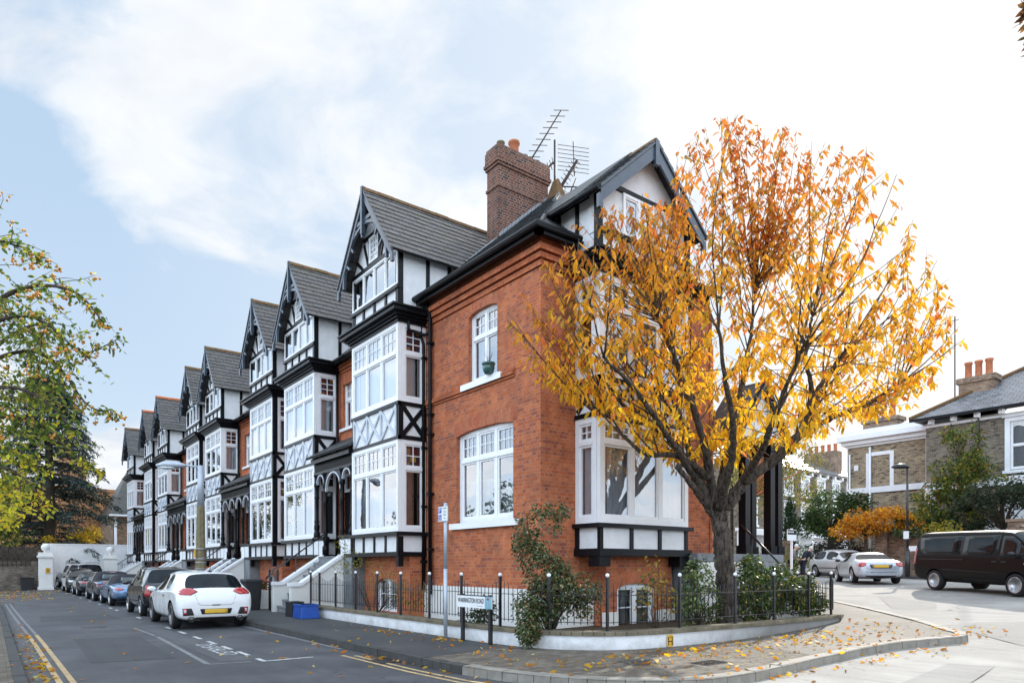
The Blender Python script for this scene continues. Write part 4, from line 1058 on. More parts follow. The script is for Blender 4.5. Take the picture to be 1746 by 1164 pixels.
# far pavement of the side road
fk = [(24.5, -4), (28.6, 4.5), (31.2, 9), (33.8, 13.7), (38, 21), (46, 33)]
kerb('far_kerb', fk, -1, 'kerb', w=.2)
mb = MB()
for a, b in zip(fk, fk[1:]):
    mb.poly([(a[0] + .18, a[1] - .1, g(a[0]) + .12), (a[0] + 4, a[1] - 1.5, g(a[0]) + .12), (b[0] + 4, b[1] - 1.5, g(b[0]) + .12), (b[0] + .18, b[1] - .1, g(b[0]) + .12)])
tag(mb.build('far_pavement', 'pave_warm'), kind='structure')
mb = MB(); mb.poly([(7.8, 20.2, .16), (7.8, 9.7, .16), (8.3, 8.9, .16), (9.0, 8.4, .16), (11.5, 8.15, .16), (16.3, 8.2, .22), (16.9, 9.6, .25), (17, 12, .25), (9.9, 12, .16), (9.9, 20.2, .16)]); tag(mb.build('garden_soil', 'gravel'), kind='structure')

# painted markings, sheets 4 mm above the road
def marks():
    Wm = MB(); Ym = MB(); Fm = MB(); z = .005
    def strip(mb, a, b, w):
        a = Vector(a); b = Vector(b); d = (b - a).normalized(); n = Vector((-d.y, d.x)) * w / 2
        mb.poly([(a.x - n.x, a.y - n.y, z + g(a.x)), (b.x - n.x, b.y - n.y, z + g(b.x)), (b.x + n.x, b.y + n.y, z + g(b.x)), (a.x + n.x, a.y + n.y, z + g(a.x))])
    for y in (12.62, 13.72, 14.85, 16.1, 17.6, 19.2, 23.6, 28.2, 29.8, 33, 36.5, 40.5, 44, 48, 51):
        strip(Wm, (3.72, y), (3.72, y + .68), .085)
    strip(Wm, (3.74, 11.68), (4.55, 11.70), .085); strip(Wm, (3.70, 11.65), (3.70, 12.1), .085)
    strip(Fm, (5.42, 12.5), (5.42, 19), .10)
    strip(Fm, (2.85, 11.9), (3.05, 17.2), .09); strip(Fm, (3.05, 17.5), (3.0, 20), .07); strip(Fm, (2.85, 11.85), (3.5, 11.75), .07)
    for x in (.78, .93):
        a = [(x, -4), (x - .0, 11), (x - .02, 17), (x - .04, 19.4)]
        for p, q in zip(a, a[1:]):
            strip(Ym, p, q, .075)
        b = [(x - .04, 19.5), (x - .10, 24), (x - .16, 30), (x - .2, 36)]
        for p, q in zip(b, b[1:]):
            strip(Fm, p, q, .065)
    for dx in (.0, .17):
        a = [(5.05 + dx, 11.6 - dx), (5.06 + dx, 9.2), (5.15 + dx, 7.9), (5.5 + dx, 6.6), (6.2 + dx * .7, 5.7 - dx * .7), (7.2 + dx * .3, 5.15 - dx)]
        for p, q in zip(a, a[1:]):
            strip(Ym, p, q, .075)
    tag(Wm.build('white_markings', 'line_white'), kind='structure'); tag(Ym.build('yellow_lines', 'line_yellow'), kind='structure'); tag(Fm.build('worn_markings', 'line_faint'), kind='structure')
marks()
# repairs in the carriageway, thin sheets over the old surface
for nm, mt, pts in (('road_patch', 'asphalt_new', [(1.35, 13.2), (2.6, 13.0), (2.75, 17.6), (1.5, 17.9)]), ('road_patch', 'asphalt_old', [(3.1, 12.1), (3.6, 12.0), (3.6, 19.5), (3.15, 19.6)]), ('road_patch', 'asphalt_new', [(1.2, 24), (3.2, 23.6), (3.2, 26.2), (1.3, 26.6)]), ('road_patch', 'asphalt_old', [(.44, -4), (.72, -4), (.66, 30), (.44, 30)]),
                    ('side_road_patch', 'asphalt_mid', [(14.6, 3.2), (18.6, 5.2), (18.2, 6.0), (16.9, 5.9), (15.2, 4.2)]), ('side_road_patch', 'asphalt_mid', [(9.5, 3.4), (12.6, 3.9), (12.4, 4.5), (9.4, 4.1)]), ('side_road_patch', 'asphalt_mid', [(20.2, 7.6), (23.6, 8.9), (22.6, 10.2), (19.9, 8.6)])):
    mb = MB(); mb.poly([(x, y, g(x) + .0035) for x, y in pts]); tag(mb.build(nm, mt), kind='structure')
def cover(x, y, r, label):
    mb = MB(); z = g(x); mb.lathe((x, y, z - .01), [(r, 0), (r, .017), (r * .9, .018), (r * .88, .013), (.01, .014)], 24); tag(mb.build('manhole_cover', 'iron'), label, 'manhole cover')
cover(2.2, 21.0, .32, 'round iron manhole cover in the dark road left of the white hatchback'); cover(15.9, 3.7, .3, 'round iron manhole cover in the pale side road beyond the corner kerb')
mb = MB(); mb.box(5.1, 5.48, 10.2, 10.75, -.01, .008)
for k in range(6):
    mb.box(5.13 + k * .055, 5.155 + k * .055, 10.24, 10.71, .008, .013)
tag(mb.build('gully_grate', 'iron'), 'iron gully grate in the gutter beside the near kerb', 'gully grate')
def text_mesh(name, s, size, mat, M4, parent=None, sx=1., align='CENTER', depth=.0):
    cu = bpy.data.curves.new(name, 'FONT'); cu.body = s; cu.size = size; cu.align_x = align; cu.align_y = 'CENTER'; cu.extrude = depth
    tmp = bpy.data.objects.new('tmp_text', cu); COL.objects.link(tmp)
    bpy.context.view_layer.update()
    me = bpy.data.meshes.new_from_object(tmp.evaluated_get(bpy.context.evaluated_depsgraph_get()))
    bpy.data.objects.remove(tmp); bpy.data.curves.remove(cu)
    me.transform(Matrix.Diagonal((sx, 1, 1, 1))); me.transform(M4)
    me.materials.clear(); me.materials.append(M[mat])
    o = bpy.data.objects.new(name, me); COL.objects.link(o)
    if parent is not None:
        o.parent = parent
    return o
def frame4(ox, xa, ya, za):
    m = Matrix.Identity(4)
    for i in range(3):
        m[i][0] = xa[i]; m[i][1] = ya[i]; m[i][2] = za[i]; m[i][3] = ox[i]
    return m
mm = text_mesh('road_lettering', 'DISABLED', .44, 'line_white', frame4((3.48, 13.95, .006), (0, -1, 0), (1, 0, 0), (0, 0, 1)), sx=1.1); tag(mm, kind='structure')

# ------------------------------------------------------------------ white boundary wall with coping and iron railings
WP = chaikin([(7.62, 20.25), (7.6, 13.), (7.62, 10.7), (7.80, 9.5), (8.2, 8.8), (8.8, 8.35), (9.7, 8.15), (11, 8.08), (13, 8.05), (15, 8.08), (16.2, 8.2)], 2)
def along(mb, pts, off0, off1, z0, z1, mat=0, zf=None, gaps=0.):
    """strip following a polyline, between two offsets to the inside"""
    N = []
    for i, p in enumerate(pts):
        d = (pts[min(i + 1, len(pts) - 1)] - pts[max(i - 1, 0)]).normalized(); N.append(Vector((-d.y, d.x)))
    for i in range(len(pts) - 1):
        a, b = pts[i], pts[i + 1]; na, nb = N[i], N[i + 1]
        if gaps:
            d = (b - a).normalized(); a = a + d * gaps; b = b - d * gaps
        A = [(a.x + na.x * o, a.y + na.y * o, z) for o, z in ((off0, z0), (off1, z0), (off1, z1), (off0, z1))]
        B = [(b.x + nb.x * o, b.y + nb.y * o, z) for o, z in ((off0, z0), (off1, z0), (off1, z1), (off0, z1))]
        mb.hexa(A, B, mat)
W = thing('boundary_wall', 'low curved white boundary wall carrying iron railings round the corner garden', 'garden wall', (8.4, 8.7, 0))
mb = MB(); along(mb, WP, 0, .24, -.1, .375); mb.build('wall', 'wallwhite', W)
mb = MB(); cp = polyline_resample(WP, .62)
along(mb, cp, -.045, .29, .378, .452, gaps=.004); mb.build('coping', 'stone', W, bevel=.008)
E_ = MB(); e0 = WP[-1]; E_.hexa([(16.18, 8.16, .1), (17.0, 8.5, .1), (17.0, 8.75, .1), (16.18, 8.44, .1)], [(16.18, 8.16, .43), (17.0, 8.5, .40), (17.0, 8.75, .40), (16.18, 8.44, .43)]); E_.build('wall_end', 'stone', W)

def railings():
    F = thing('iron_railings', 'black iron railings with white ball finials on the low white wall', 'railings', (8.6, 8.8, .45))
    ctr = [p + Vector((.12, 0)) if p.y > 10 else p for p in WP]
    N = []
    pts = WP
    C = []
    for i, p in enumerate(pts):
        d = (pts[min(i + 1, len(pts) - 1)] - pts[max(i - 1, 0)]).normalized(); C.append(p + Vector((-d.y, d.x)) * .13)
    C.append(Vector((16.75, 9.6)))
    cum = [0.]
    for a, b in zip(C, C[1:]):
        cum.append(cum[-1] + (b - a).length)
    def at(s):
        for i in range(len(C) - 1):
            if s <= cum[i + 1] + 1e-9:
                return C[i].lerp(C[i + 1], (s - cum[i]) / (cum[i + 1] - cum[i]))
        return C[-1]
    def s_near(x, y):
        return min((((at(cum[-1] * k / 900) - Vector((x, y))).length, cum[-1] * k / 900) for k in range(901)))[1]
    S = sorted(s_near(x, y) for x, y in ((7.75, 20.1), (7.75, 19.41), (7.75, 18.22), (7.75, 16.91), (7.75, 15.63), (7.75, 14.41), (7.75, 13.08), (7.75, 11.81), (7.75, 10.52), (8.0, 9.35), (8.7, 8.55), (10.29, 8.27), (11.96, 8.2), (13.36, 8.2), (14.83, 8.2), (16.0, 8.3)))
    S.append(cum[-1])
    rbs = {.60: MB(), 1.08: MB()}; pk = MB()
    for s in S:
        p = at(s); m = MB(); m.box(p.x - .022, p.x + .022, p.y - .022, p.y + .022, .45, 1.40); m.box(p.x - .03, p.x + .03, p.y - .03, p.y + .03, 1.385, 1.405)
        po = m.build('fence_post', 'iron', F); b = MB(); b.sphere((p.x, p.y, 1.44), .038); b.build('ball_finial', 'signwhite', po)
    for a, b in zip(S, S[1:]):
        n = max(2, int((b - a) / .45)); 
        for i in range(n):
            p, q = at(a + (b - a) * i / n), at(a + (b - a) * (i + 1) / n)
            for z in (.60, 1.08):
                rbs[z].bar((p.x, p.y, z), (q.x, q.y, z), .028, .012)
        k = max(3, int((b - a) / .115))
        for i in range(1, k):
            t = i / k; p = at(a + (b - a) * t); top = 1.34 - .17 * math.sin(math.pi * t)
            pk.tube([(p.x, p.y, .56), (p.x, p.y, top), (p.x, p.y, top + .03)], [.0075, .0075, .002], 5)
    rbs[.60].build('lower_rail', 'iron', F); rbs[1.08].build('upper_rail', 'iron', F); pk.build('pickets', 'iron', F)
railings()

# yellow hydrant plate on the wall
i = min(range(len(WP)), key=lambda k: abs(WP[k].x - 9.75)); p = WP[i]; d = (WP[i + 1] - WP[i - 1]).normalized(); n = Vector((d.y, -d.x))
Hs = thing('hydrant_sign', 'yellow hydrant plate with a black H on the white boundary wall by the pavement', 'hydrant sign', (p.x + n.x * .012, p.y + n.y * .012, .245))
xa = Vector((d.x, d.y, 0)); za = Vector((n.x, n.y, 0)); ya = Vector((0, 0, 1))
def plate(name, parent, w, h, mat, off, corner=.2, cx=0, cy=0, th=.006):
    mb = MB(); c = corner * min(w, h); o = [(-w / 2 + c, -h / 2), (w / 2 - c, -h / 2), (w / 2, -h / 2 + c), (w / 2, h / 2 - c), (w / 2 - c, h / 2), (-w / 2 + c, h / 2), (-w / 2, h / 2 - c), (-w / 2, -h / 2 + c)]
    L = parent.location
    A = [L + xa * (u + cx) + ya * (v + cy) + za * off for u, v in o]; B = [L + xa * (u + cx) + ya * (v + cy) + za * (off + th) for u, v in o]
    mb.hexa(A, B); return mb.build(name, mat, parent)
plate('plate', Hs, .17, .22, 'hydrant', 0)
plate('letter_stroke', Hs, .022, .16, 'signblack', .007, 0, -.045, -.005, .002); plate('letter_stroke', Hs, .022, .16, 'signblack', .007, 0, .045, -.005, .002); plate('letter_bar', Hs, .068, .02, 'signblack', .007, 0, 0, -.01, .002)
text_mesh('small_number', '100', .04, 'signblack', frame4(za * .0095 + ya * .065, xa, ya, za), Hs); text_mesh('small_number', '3', .035, 'signblack', frame4(za * .0095 + ya * -.062, xa, ya, za), Hs)

# street name plate on two posts
S = thing('street_sign', 'white street name plate on two short black posts before the white wall', 'street sign', (7.5, 10.92, .13))
for y in (11.38, 10.44):
    mb = MB(); mb.box(7.47, 7.53, y - .035, y + .035, .1, 1.06); mb.build('sign_post', 'iron', S)
mb = MB(); mb.box(7.445, 7.465, 10.33, 11.50, .80, 1.03); mb.box(7.44, 7.468, 10.33, 11.5, 1.03, 1.045, 1); sp = mb.build('name_plate', ['signwhite', 'signblack'], S)
mb = MB(); mb.box(7.438, 7.444, 10.33, 10.54, .80, 1.03); mb.box(7.434, 7.438, 10.40, 10.47, .97, 1.0, 1); mb.box(7.434, 7.438, 10.425, 10.445, .84, .95, 2); mb.build('borough_panel', ['signpale', 'signred', 'galv'], S)
F_ = ((0, -1, 0), (0, 0, 1), (-1, 0, 0))
text_mesh('name_lettering', 'WARRINGTON ROAD', .135, 'signblack', frame4((-.06, .10, .805), *F_), S, sx=.66, depth=.001)
mb = MB()
for k in range(8):
    mb.box(7.441, 7.444, 10.62 + k * .026, 10.635 + k * .026, .835, .852)
mb.build('district_marks', 'galv', S)
# parking plate pole
S = thing('parking_sign', 'slim grey pole with a small white and blue disabled parking plate beside the wall', 'parking sign', (7.45, 11.95, .13))
mb = MB(); mb.tube([(7.45, 11.95, .1), (7.45, 11.95, 1.55)], .041, 12); mb.tube([(7.45, 11.95, 1.55), (7.45, 11.95, 2.90)], .037, 12); mb.build('pole', 'galv', S)
mb = MB(); mb.box(7.385, 7.395, 11.79, 12.13, 2.53, 2.82); sp = mb.build('sign_plate', 'signwhite', S)
mb = MB(); mb.box(7.395, 7.405, 11.78, 12.14, 2.52, 2.83); mb.build('plate_back', 'galv', S)
mb = MB(); mb.box(7.382, 7.384, 12.00, 12.115, 2.69, 2.805); mb.box(7.382, 7.384, 12.00, 12.115, 2.545, 2.66); mb.build('blue_panel', 'signblue', S)
text_mesh('parking_letter', 'P', .13, 'signwhite', frame4((-.0695, .107, 2.617), *F_), S)
mb = MB()
for (y0, z0, y1, z1) in ((12.065, 2.645, 12.06, 2.605), (12.06, 2.605, 12.035, 2.60), (12.035, 2.60, 12.02, 2.565), (12.062, 2.625, 12.04, 2.622)):
    flatbar(mb, PX(7.3805), (y0, z0), (y1, z1), .012, 0, .001)
for k in range(9):
    a0, a1 = math.pi * (.75 + k * .11), math.pi * (.75 + (k + 1) * .11); flatbar(mb, PX(7.3805), (12.058 + .032 * math.cos(a0) * -1, 2.588 + .032 * math.sin(a0)), (12.058 + .032 * math.cos(a1) * -1, 2.588 + .032 * math.sin(a1)), .008, 0, .001)
mb.build('wheelchair_symbol', 'signwhite', S)
for k, w_ in enumerate(('Disabled', 'badge', 'holders', 'only')):
    text_mesh('plate_lettering', w_, .052, 'signblack', frame4((-.067, -.065, 2.655 - .065 * k), *F_), S, sx=.8)

# concrete lamp post by the terrace
S = thing('concrete_lamp_post', 'tall weathered concrete lamp post with grey steel top standing among the parked cars', 'lamp post', (5.95, 25.8, .13))
mb = MB(); q = lambda r: [(5.95 + r * math.cos(math.pi * (k + .5) / 4), 25.8 + r * math.sin(math.pi * (k + .5) / 4)) for k in range(8)]
mb.hexa([(x, y, .1) for x, y in q(.20)], [(x, y, 3.72) for x, y in q(.125)]); mb.build('concrete_shaft', 'concrete', S)
mb = MB(); mb.tube([(5.95, 25.8, 3.70), (5.95, 25.8, 5.15)], [.115, .10], 10); mb.tube([(5.95, 25.8, 5.08), (5.55, 26.1, 5.16), (5.2, 26.4, 5.2)], .035, 8); mb.build('steel_top', 'galv', S)
mb = MB(); mb.tube([(5.55, 26.1, 5.15), (5.25, 26.35, 5.19), (4.95, 26.6, 5.20), (4.72, 26.8, 5.16)], [.05, .13, .12, .05], 10); mb.build('lantern', 'galv', S)
mb = MB(); mb.tube([(5.22, 26.37, 5.10), (4.95, 26.6, 5.10), (4.78, 26.75, 5.10)], [.08, .09, .03], 10); mb.build('lantern_bowl', 'clear_light', S)
mb = MB(); 
for z in (2.2, 1.85, 1.72, 1.5):
    mb.tube([(5.95, 25.8, z), (5.95, 25.8, z + .03)], .185, 8)
mb.build('strap', 'galv', S)
mb = MB(); mb.box(5.72, 5.76, 25.68, 25.78, 1.9, 2.2); mb.build('tag_plate', 'hydrant', S)
# black lamp post across the side road
def lamp_post():
    x, y = 33.2, 13.7; b = g(x) + .12
    S = thing('black_lamp_post', 'slim black street lamp with flat head across the side road near the silver roadster', 'lamp post', (x, y, b))
    mb = MB(); mb.tube([(x, y, b), (x, y, b + 1.2)], [.12, .10], 10); mb.tube([(x, y, b + 1.2), (x, y, b + 1.3)], [.10, .06], 10); mb.tube([(x, y, b + 1.3), (x, y, 6.05)], [.06, .045], 10); mb.build('column', 'iron', S)
    mb = MB(); d = Vector((-.793, .609, 0))
    c = Vector((x, y, 6.1)); mb.tube([c + d * -.05, c + d * .15 + Vector((0, 0, .06)), c + d * .5 + Vector((0, 0, .05)), c + d * .72], [.05, .12, .11, .03], 10); mb.build('lamp_head', 'iron', S)
    mb = MB(); mb.box(x - .12, x - .08, y - .1, y + .12, 2.85, 3.2); mb.build('notice_plate', 'signwhite', S)
lamp_post()
# estate board
def board():
    x, y = 27.8, 16.2; b = g(x) + .1
    S = thing('estate_board', 'white estate agent board with dark header on a white post behind the hedge', 'sign board', (x, y, b))
    mb = MB(); mb.box(x - .04, x + .04, y - .04, y + .04, b, 3.25); mb.build('post', 'signwhite', S)
    P = PY(y - .06); mb = MB(); P.box(mb, x - .42, x + .30, 2.72, 3.20, 0, .03); bo = mb.build('board', 'signwhite', S)
    mb = MB(); P.box(mb, x - .40, x + .28, 2.98, 3.18, -.005, -.001); mb.build('header', 'signblack', bo)
    mb = MB()
    for k in range(5):
        P.box(mb, x - .36 + .09 * k, x - .30 + .09 * k, 3.06, 3.12, -.008, -.006)
    mb.build('pale_marks', 'signwhite', bo)
board()
# drain cover and manhole in the pavement
mb = MB(); mb.box(8.45, 9.05, 6.25, 6.62, .125, .134)
for k in range(9):
    mb.box(8.49 + k * .062, 8.515 + k * .062, 6.28, 6.59, .134, .139)
tag(mb.build('drain_cover', 'iron'), 'dark iron drain cover set in the corner paving near the kerb', 'drain cover')
mb = MB(); mb.poly([(7.55, 6.9, .1335), (8.15, 6.7, .1335), (8.35, 7.2, .1335), (7.75, 7.45, .1335)]); tag(mb.build('manhole_cover', 'kerb'), 'square worn manhole cover in the corner paving below the white wall', 'manhole cover')

# bins, boxes and planter
def tub(name, label, cat, x, y, w, d, h, mat, z=.13, lid=None, taper=.8, rot=0):
    T = thing(name, label, cat, (x, y, z)); 
    c = lambda s, zz: [(x + sx * w / 2 * s, y + sy * d / 2 * s, zz) for sx, sy in ((-1, -1), (1, -1), (1, 1), (-1, 1))]
    mb = MB(); mb.hexa(c(taper, z), c(1, z + h)); mb.build('body', mat, T, bevel=.02)
    mb = MB(); mb.hexa(c(1.08, z + h - .05), c(1.08, z + h)); 
    mb.build('rim', mat, T, bevel=.01)
    if lid:
        mb = MB(); mb.hexa(c(1.1, z + h + .002), c(1.0, z + h + .06)); mb.tube([(x - w * .5, y + d * .3, z + h + .02), (x - w * .5, y - d * .3, z + h + .02)], .025, 6); mb.build('lid', lid, T, bevel=.015)
    return T
tub('recycling_box', 'blue plastic recycling box upside down on the pavement by the white wall', 'recycling box', 7.18, 19.0, .48, .62, .40, 'plastic_blue', taper=1.12)
tub('recycling_box', 'black plastic recycling box tucked behind the blue one on the pavement', 'recycling box', 7.16, 19.85, .36, .5, .44, 'plastic_black', taper=1.05)
b_ = tub('wheelie_bin', 'dark grey wheelie bin behind the white hatchback beside the planter', 'wheelie bin', 7.1, 23.8, .55, .6, .98, 'plastic_black', lid='plastic_black')
T = thing('flower_planter', 'white trough of red flowers and green leaves next to the wheelie bin', 'planter', (7.65, 24.6, .13)); mb = MB(); mb.box(7.4, 7.9, 24.0, 25.4, .13, .75); mb.build('trough', 'stucco', T)
# wrought gate and white piers of the next front area
T = thing('iron_gate', 'black scrolled iron gate between the stone steps and the flower planter', 'gate', (7.55, 22.9, .13))
mb = MB()
for y in (22.5, 23.3):
    mb.box(7.52, 7.58, y - .03, y + .03, .13, 1.5)
mb.build('gate_post', 'iron', T); mb = MB()
for z in (.3, .85, 1.25):
    mb.bar((7.55, 22.5, z), (7.55, 23.3, z), .03, .02)
for k in range(7):
    y = 22.58 + k * .107; mb.tube([(7.55, y, .2), (7.55, y, 1.38 + .08 * math.sin(k * math.pi / 6)), (7.55, y, 1.46 + .08 * math.sin(k * math.pi / 6))], [.009, .009, .002], 5)
for c in (22.72, 23.08):
    mb.tube([(7.55, c + .11 * math.cos(a * .5) * (1 - a / 16), 1.05 + .11 * math.sin(a * .5) * (1 - a / 16)) for a in range(14)], .009, 5)
mb.build('gate_leaf', 'iron', T)
# ------------------------------------------------------------------ buildings across the side road
def sash(parent, P, u0, u1, v0, v1, sur=.22, hood=True, d0=.0, name='window'):
    T = MB()
    P.box(T, u0 - sur, u0, v0 - .05, v1 + sur, -.06, .1); P.box(T, u1, u1 + sur, v0 - .05, v1 + sur, -.06, .1); P.box(T, u0, u1, v1, v1 + sur, -.06, .1)
    P.box(T, u0 - sur - .08, u1 + sur + .08, v0 - .2, v0 - .05, -.14, .1)
    if hood:
        P.box(T, u0 - sur - .1, u1 + sur + .1, v1 + sur, v1 + sur + .14, -.16, .1)
    so = T.build('window_surround', 'white', parent)
    window(so, P, u0, u1, v0, v1, 1, (v0 + v1) / 2, (1, 1), cur='net', d0=.04, fr=.08, name=name, back=.4)
def dark_house():
    H = thing('brick_villa', 'large dark brick house with wide bracketed eaves and hipped slate roof above the van', 'house', (41.5, 10, 1.1))
    P = PX(41.5); y0, y1 = 1., 16.15
    W = MB(); win = (10.9, 12.2, 6.55, 9.0)
    W.wallopen(P, y0, y1, 1.0, 9.45, [win], 0, .3); W.box(42.2, 50, y0, y1, 1, 9.5); W.box(41.8, 42.2, y1 - .3, y1, 1, 9.45)
    W.build('wall', 'brick_grey', H)
    T = MB(); P.box(T, y0, y1 + .02, 5.75, 6.1, -.12, .02); P.box(T, y0, y1 + .03, 6.1, 6.2, -.18, .02); P.box(T, y0, y1 + .02, 9.28, 9.42, -.06, .02)
    P.box(T, y1 - .5, y1 + .03, 1.0, 5.75, -.10, .02); P.box(T, 9.6, 13.2, 1.0, 5.3, -.5, .02)
    for k in range(14):
        u = y1 - .35 - k * 1.1; P.box(T, u - .08, u + .08, 9.42, 9.72, -.45, .02)
    T.build('stucco_trim', 'white', H)
    P.box(D := MB(), 13.55, 13.63, 2, 9.5, -.1, -.01); D.build('downpipe', 'iron', H)
    sash(H, P, *win)
    R_ = MB(); e = 9.78; o = .6
    x0 = 41.5 - o; yb = y1 + o; ym = y0 - o
    R_.slab([(x0, ym, e), (x0, yb, e), (x0 + 5, yb - 5, e + 3.15), (x0 + 5, ym, e + 3.15)], .12)
    R_.slab([(x0, yb, e), (x0 + 10, yb, e), (x0 + 5, yb - 5, e + 3.15)], .12)
    ro = R_.build('roof', 'slate_far', H)
    R_ = MB(); R_.tube([(x0, yb, e + .03), (x0 + 5, yb - 5, e + 3.2), (x0 + 5, ym, e + 3.2)], .12, 8); R_.build('hip_tiles', 'ridge', ro)
    G_ = MB(); G_.box(x0 - .12, x0 + .02, ym, yb, e - .16, e - .02); G_.box(x0, 41.5, ym, yb - .1, e - .1, e - .04); G_.build('gutter', 'black', ro)
    K = MB(); K.box(43.1, 43.9, 13.4, 15.1, 10, 11.75); K.box(43.0, 44.0, 13.3, 15.2, 11.75, 12.05); K.box(42.95, 44.05, 13.25, 15.25, 10.0, 10.55)
    ck = K.build('chimney', 'brick_wall', H)
    K = MB()
    for k in range(3):
        K.lathe((43.5, 13.75 + .5 * k, 12.05), [(.2, 0), (.17, .08), (.16, .75), (.2, .8), (.2, .92)], 10)
    K.build('chimney_pots', 'terracotta', ck)
    A = MB(); A.tube([(43.0, 15.25, 9.9), (43.0, 15.25, 15.6)], .035, 6); A.tube([(42.9, 15.0, 15.35), (42.6, 16.6, 15.2)], .02, 5); A.build('aerial_mast', 'aerial', H)
dark_house()
def cornice_house():
    H = thing('brick_villa', 'tan brick house with a heavy white cornice and a blind white framed window', 'house', (43, 19, 1.1))
    P = PX(43.); y0, y1 = 16.5, 21.25
    W = MB(); P.box(W, y0, y1, 1, 9.3, 0, 6); W.build('wall', 'brick_stock', H)
    T = MB()
    P.box(T, y0, y1 + .1, 9.0, 9.15, -.08, .02); P.box(T, y0, y1 + .3, 9.15, 9.4, -.25, 6.2); P.box(T, y0, y1 + .5, 9.4, 9.72, -.48, 6.3); P.box(T, y0, y1 + .4, 9.72, 10.0, -.36, 6.2)
    P.box(T, y0, y1 + .04, 6.1, 6.45, -.1, .02)
    for u in (18.6, 20.0):
        P.box(T, u - .11, u + .11, 6.45, 8.55, -.06, .02)
    P.box(T, 18.71, 19.89, 8.35, 8.57, -.06, .02); P.box(T, y1 - .02, y1 + .02, 1, 9, -.05, .3); P.box(T, 20.6, 20.85, 7.55, 7.9, -.04, .02)
    P.box(T, y0 - .0, y0 + .22, 1, 9.0, -.07, .02)
    T.build('stucco_trim', 'white', H)
    D = MB(); D.tube([(42.9, 19.85, 8.9), (42.9, 19.85, 1.5)], .07, 8); D.tube([(42.92, 21.1, 8.6), (42.92, 21.1, 1.5)], .05, 8); D.build('downpipe', 'white', H)
    K = MB(); K.box(47, 48, 20.0, 22.2, 9, 11.4); K.box(46.9, 48.1, 19.9, 22.3, 11.2, 11.45); ck = K.build('chimney', 'brick_wall', H)
    K = MB()
    for k in range(3):
        K.lathe((47.5, 20.5 + .55 * k, 11.45), [(.2, 0), (.17, .08), (.16, .95), (.2, 1.0), (.2, 1.1)], 10)
    K.build('chimney_pots', 'terracotta', ck)
    R_ = MB(); R_.slab([(44.5, 16.4, 10.0), (44.5, 19.8, 10.0), (48, 17.8, 11.9)], .1); R_.slab([(44.5, 19.8, 10.0), (52, 19.8, 10), (48, 17.8, 11.9)], .1); R_.build('roof', 'slate_far', H)
cornice_house()
def stucco_row():
    H = thing('stucco_terrace', 'distant grey brick terrace with white window surrounds behind the cypress', 'house', (54, 31, 1.4))
    P = PY(31.); W = MB(); wins = []
    for k in range(7):
        u = 47.0 + k * 2.6
        for (a, b) in ((4.9, 6.7), (7.6, 9.0)):
            wins.append((u, u + 1.0, a, b))
    W.wallopen(P, 45.5, 64.5, 1.2, 9.7, wins, 0, .3); W.box(45.5, 64.5, 31.6, 38, 1, 9.7)
    W.build('wall', 'brick_grey', H)
    for w_ in wins:
        sash(H, P, *w_, sur=.2)
    T = MB(); P.box(T, 45.5, 64.5, 1.2, 4.3, -.1, .02); P.box(T, 45.3, 64.7, 4.3, 4.55, -.3, .02); P.box(T, 45.2, 64.8, 9.6, 9.75, -.3, .02)
    for k in range(15):
        P.box(T, 45.6 + k * 1.3, 45.85 + k * 1.3, 9.3, 9.6, -.25, .02)
    for x in (46.2, 48.6, 50.9, 54.6, 57.2, 60.):
        T.box(x, x + .32, 30.0, 30.4, 1.2, 4.0)
    T.box(45.9, 51.4, 29.85, 31, 4.0, 4.4); T.box(54.3, 60.5, 29.85, 31, 4.0, 4.4)
    T.build('stucco_trim', 'white', H)
    for k in range(5):
        u = 46.9 + k * 2.9; window(H, P, u, u + 1.0, 1.9, 3.7, 1, 2.8, (1, 1), cur='net', d0=-.12, fr=.08, name='ground_window', back=.11 + .13)
    R_ = MB(); R_.slab([(45.2, 30.6, 9.72), (64.8, 30.6, 9.72), (64.8, 35, 11.9), (45.2, 35, 11.9)], .12); R_.build('roof', 'slate_far', H)
    K = MB(); K.box(61.4, 62.6, 31.5, 34.5, 9.5, 12.2); ck = K.build('chimney', 'brick_wall', H)
    K = MB()
    for k in range(5):
        K.lathe((62, 31.8 + .6 * k, 12.2), [(.2, 0), (.16, .1), (.16, .6), (.2, .7)], 8)
    K.build('chimney_pots', 'terracotta', ck)
stucco_row()
def side_walls():
    Wl = thing('garden_wall', 'old tan brick garden wall behind the silver roadster and van', 'garden wall', (35.5, 10, 1.0))
    mb = MB(); b = [(29.4, -1.5), (33.0, 5.5), (35.0, 10.), (36.6, 14.2), (37.6, 16.6)]
    c = [Vector(p) for p in b]
    along(mb, polyline_resample(c, 3), 0, -.35, .8, 3.05); along(mb, polyline_resample(c, 3), .05, -.42, 3.05, 3.2)
    mb.build('wall', 'brick_wall', Wl)
    mb = MB()
    for x, y, h in ((37.6, 16.7, 3.6), (32.6, 4.8, 3.95), (35.0, 10.0, 3.5)):
        mb.box(x - .3, x + .3, y - .3, y + .3, .8, h); mb.box(x - .36, x + .36, y - .36, y + .36, h, h + .12)
    mb.build('pier', 'brick_wall', Wl)
    mb = MB(); mb.box(36.1, 36.2, 14.25, 14.9, 2.35, 2.6); mb.build('name_plate', 'signwhite', Wl)
    P_ = thing('gate_pier', 'brick gate pier left of the silver hatchback by the clipped hedge', 'gate pier', (36.2, 21.6, 1.05)); mb = MB(); mb.box(35.9, 36.5, 21.3, 21.9, .9, 2.9); mb.box(35.84, 36.56, 21.24, 21.96, 2.9, 3.05); mb.build('pier', 'brick_wall', P_)
side_walls()

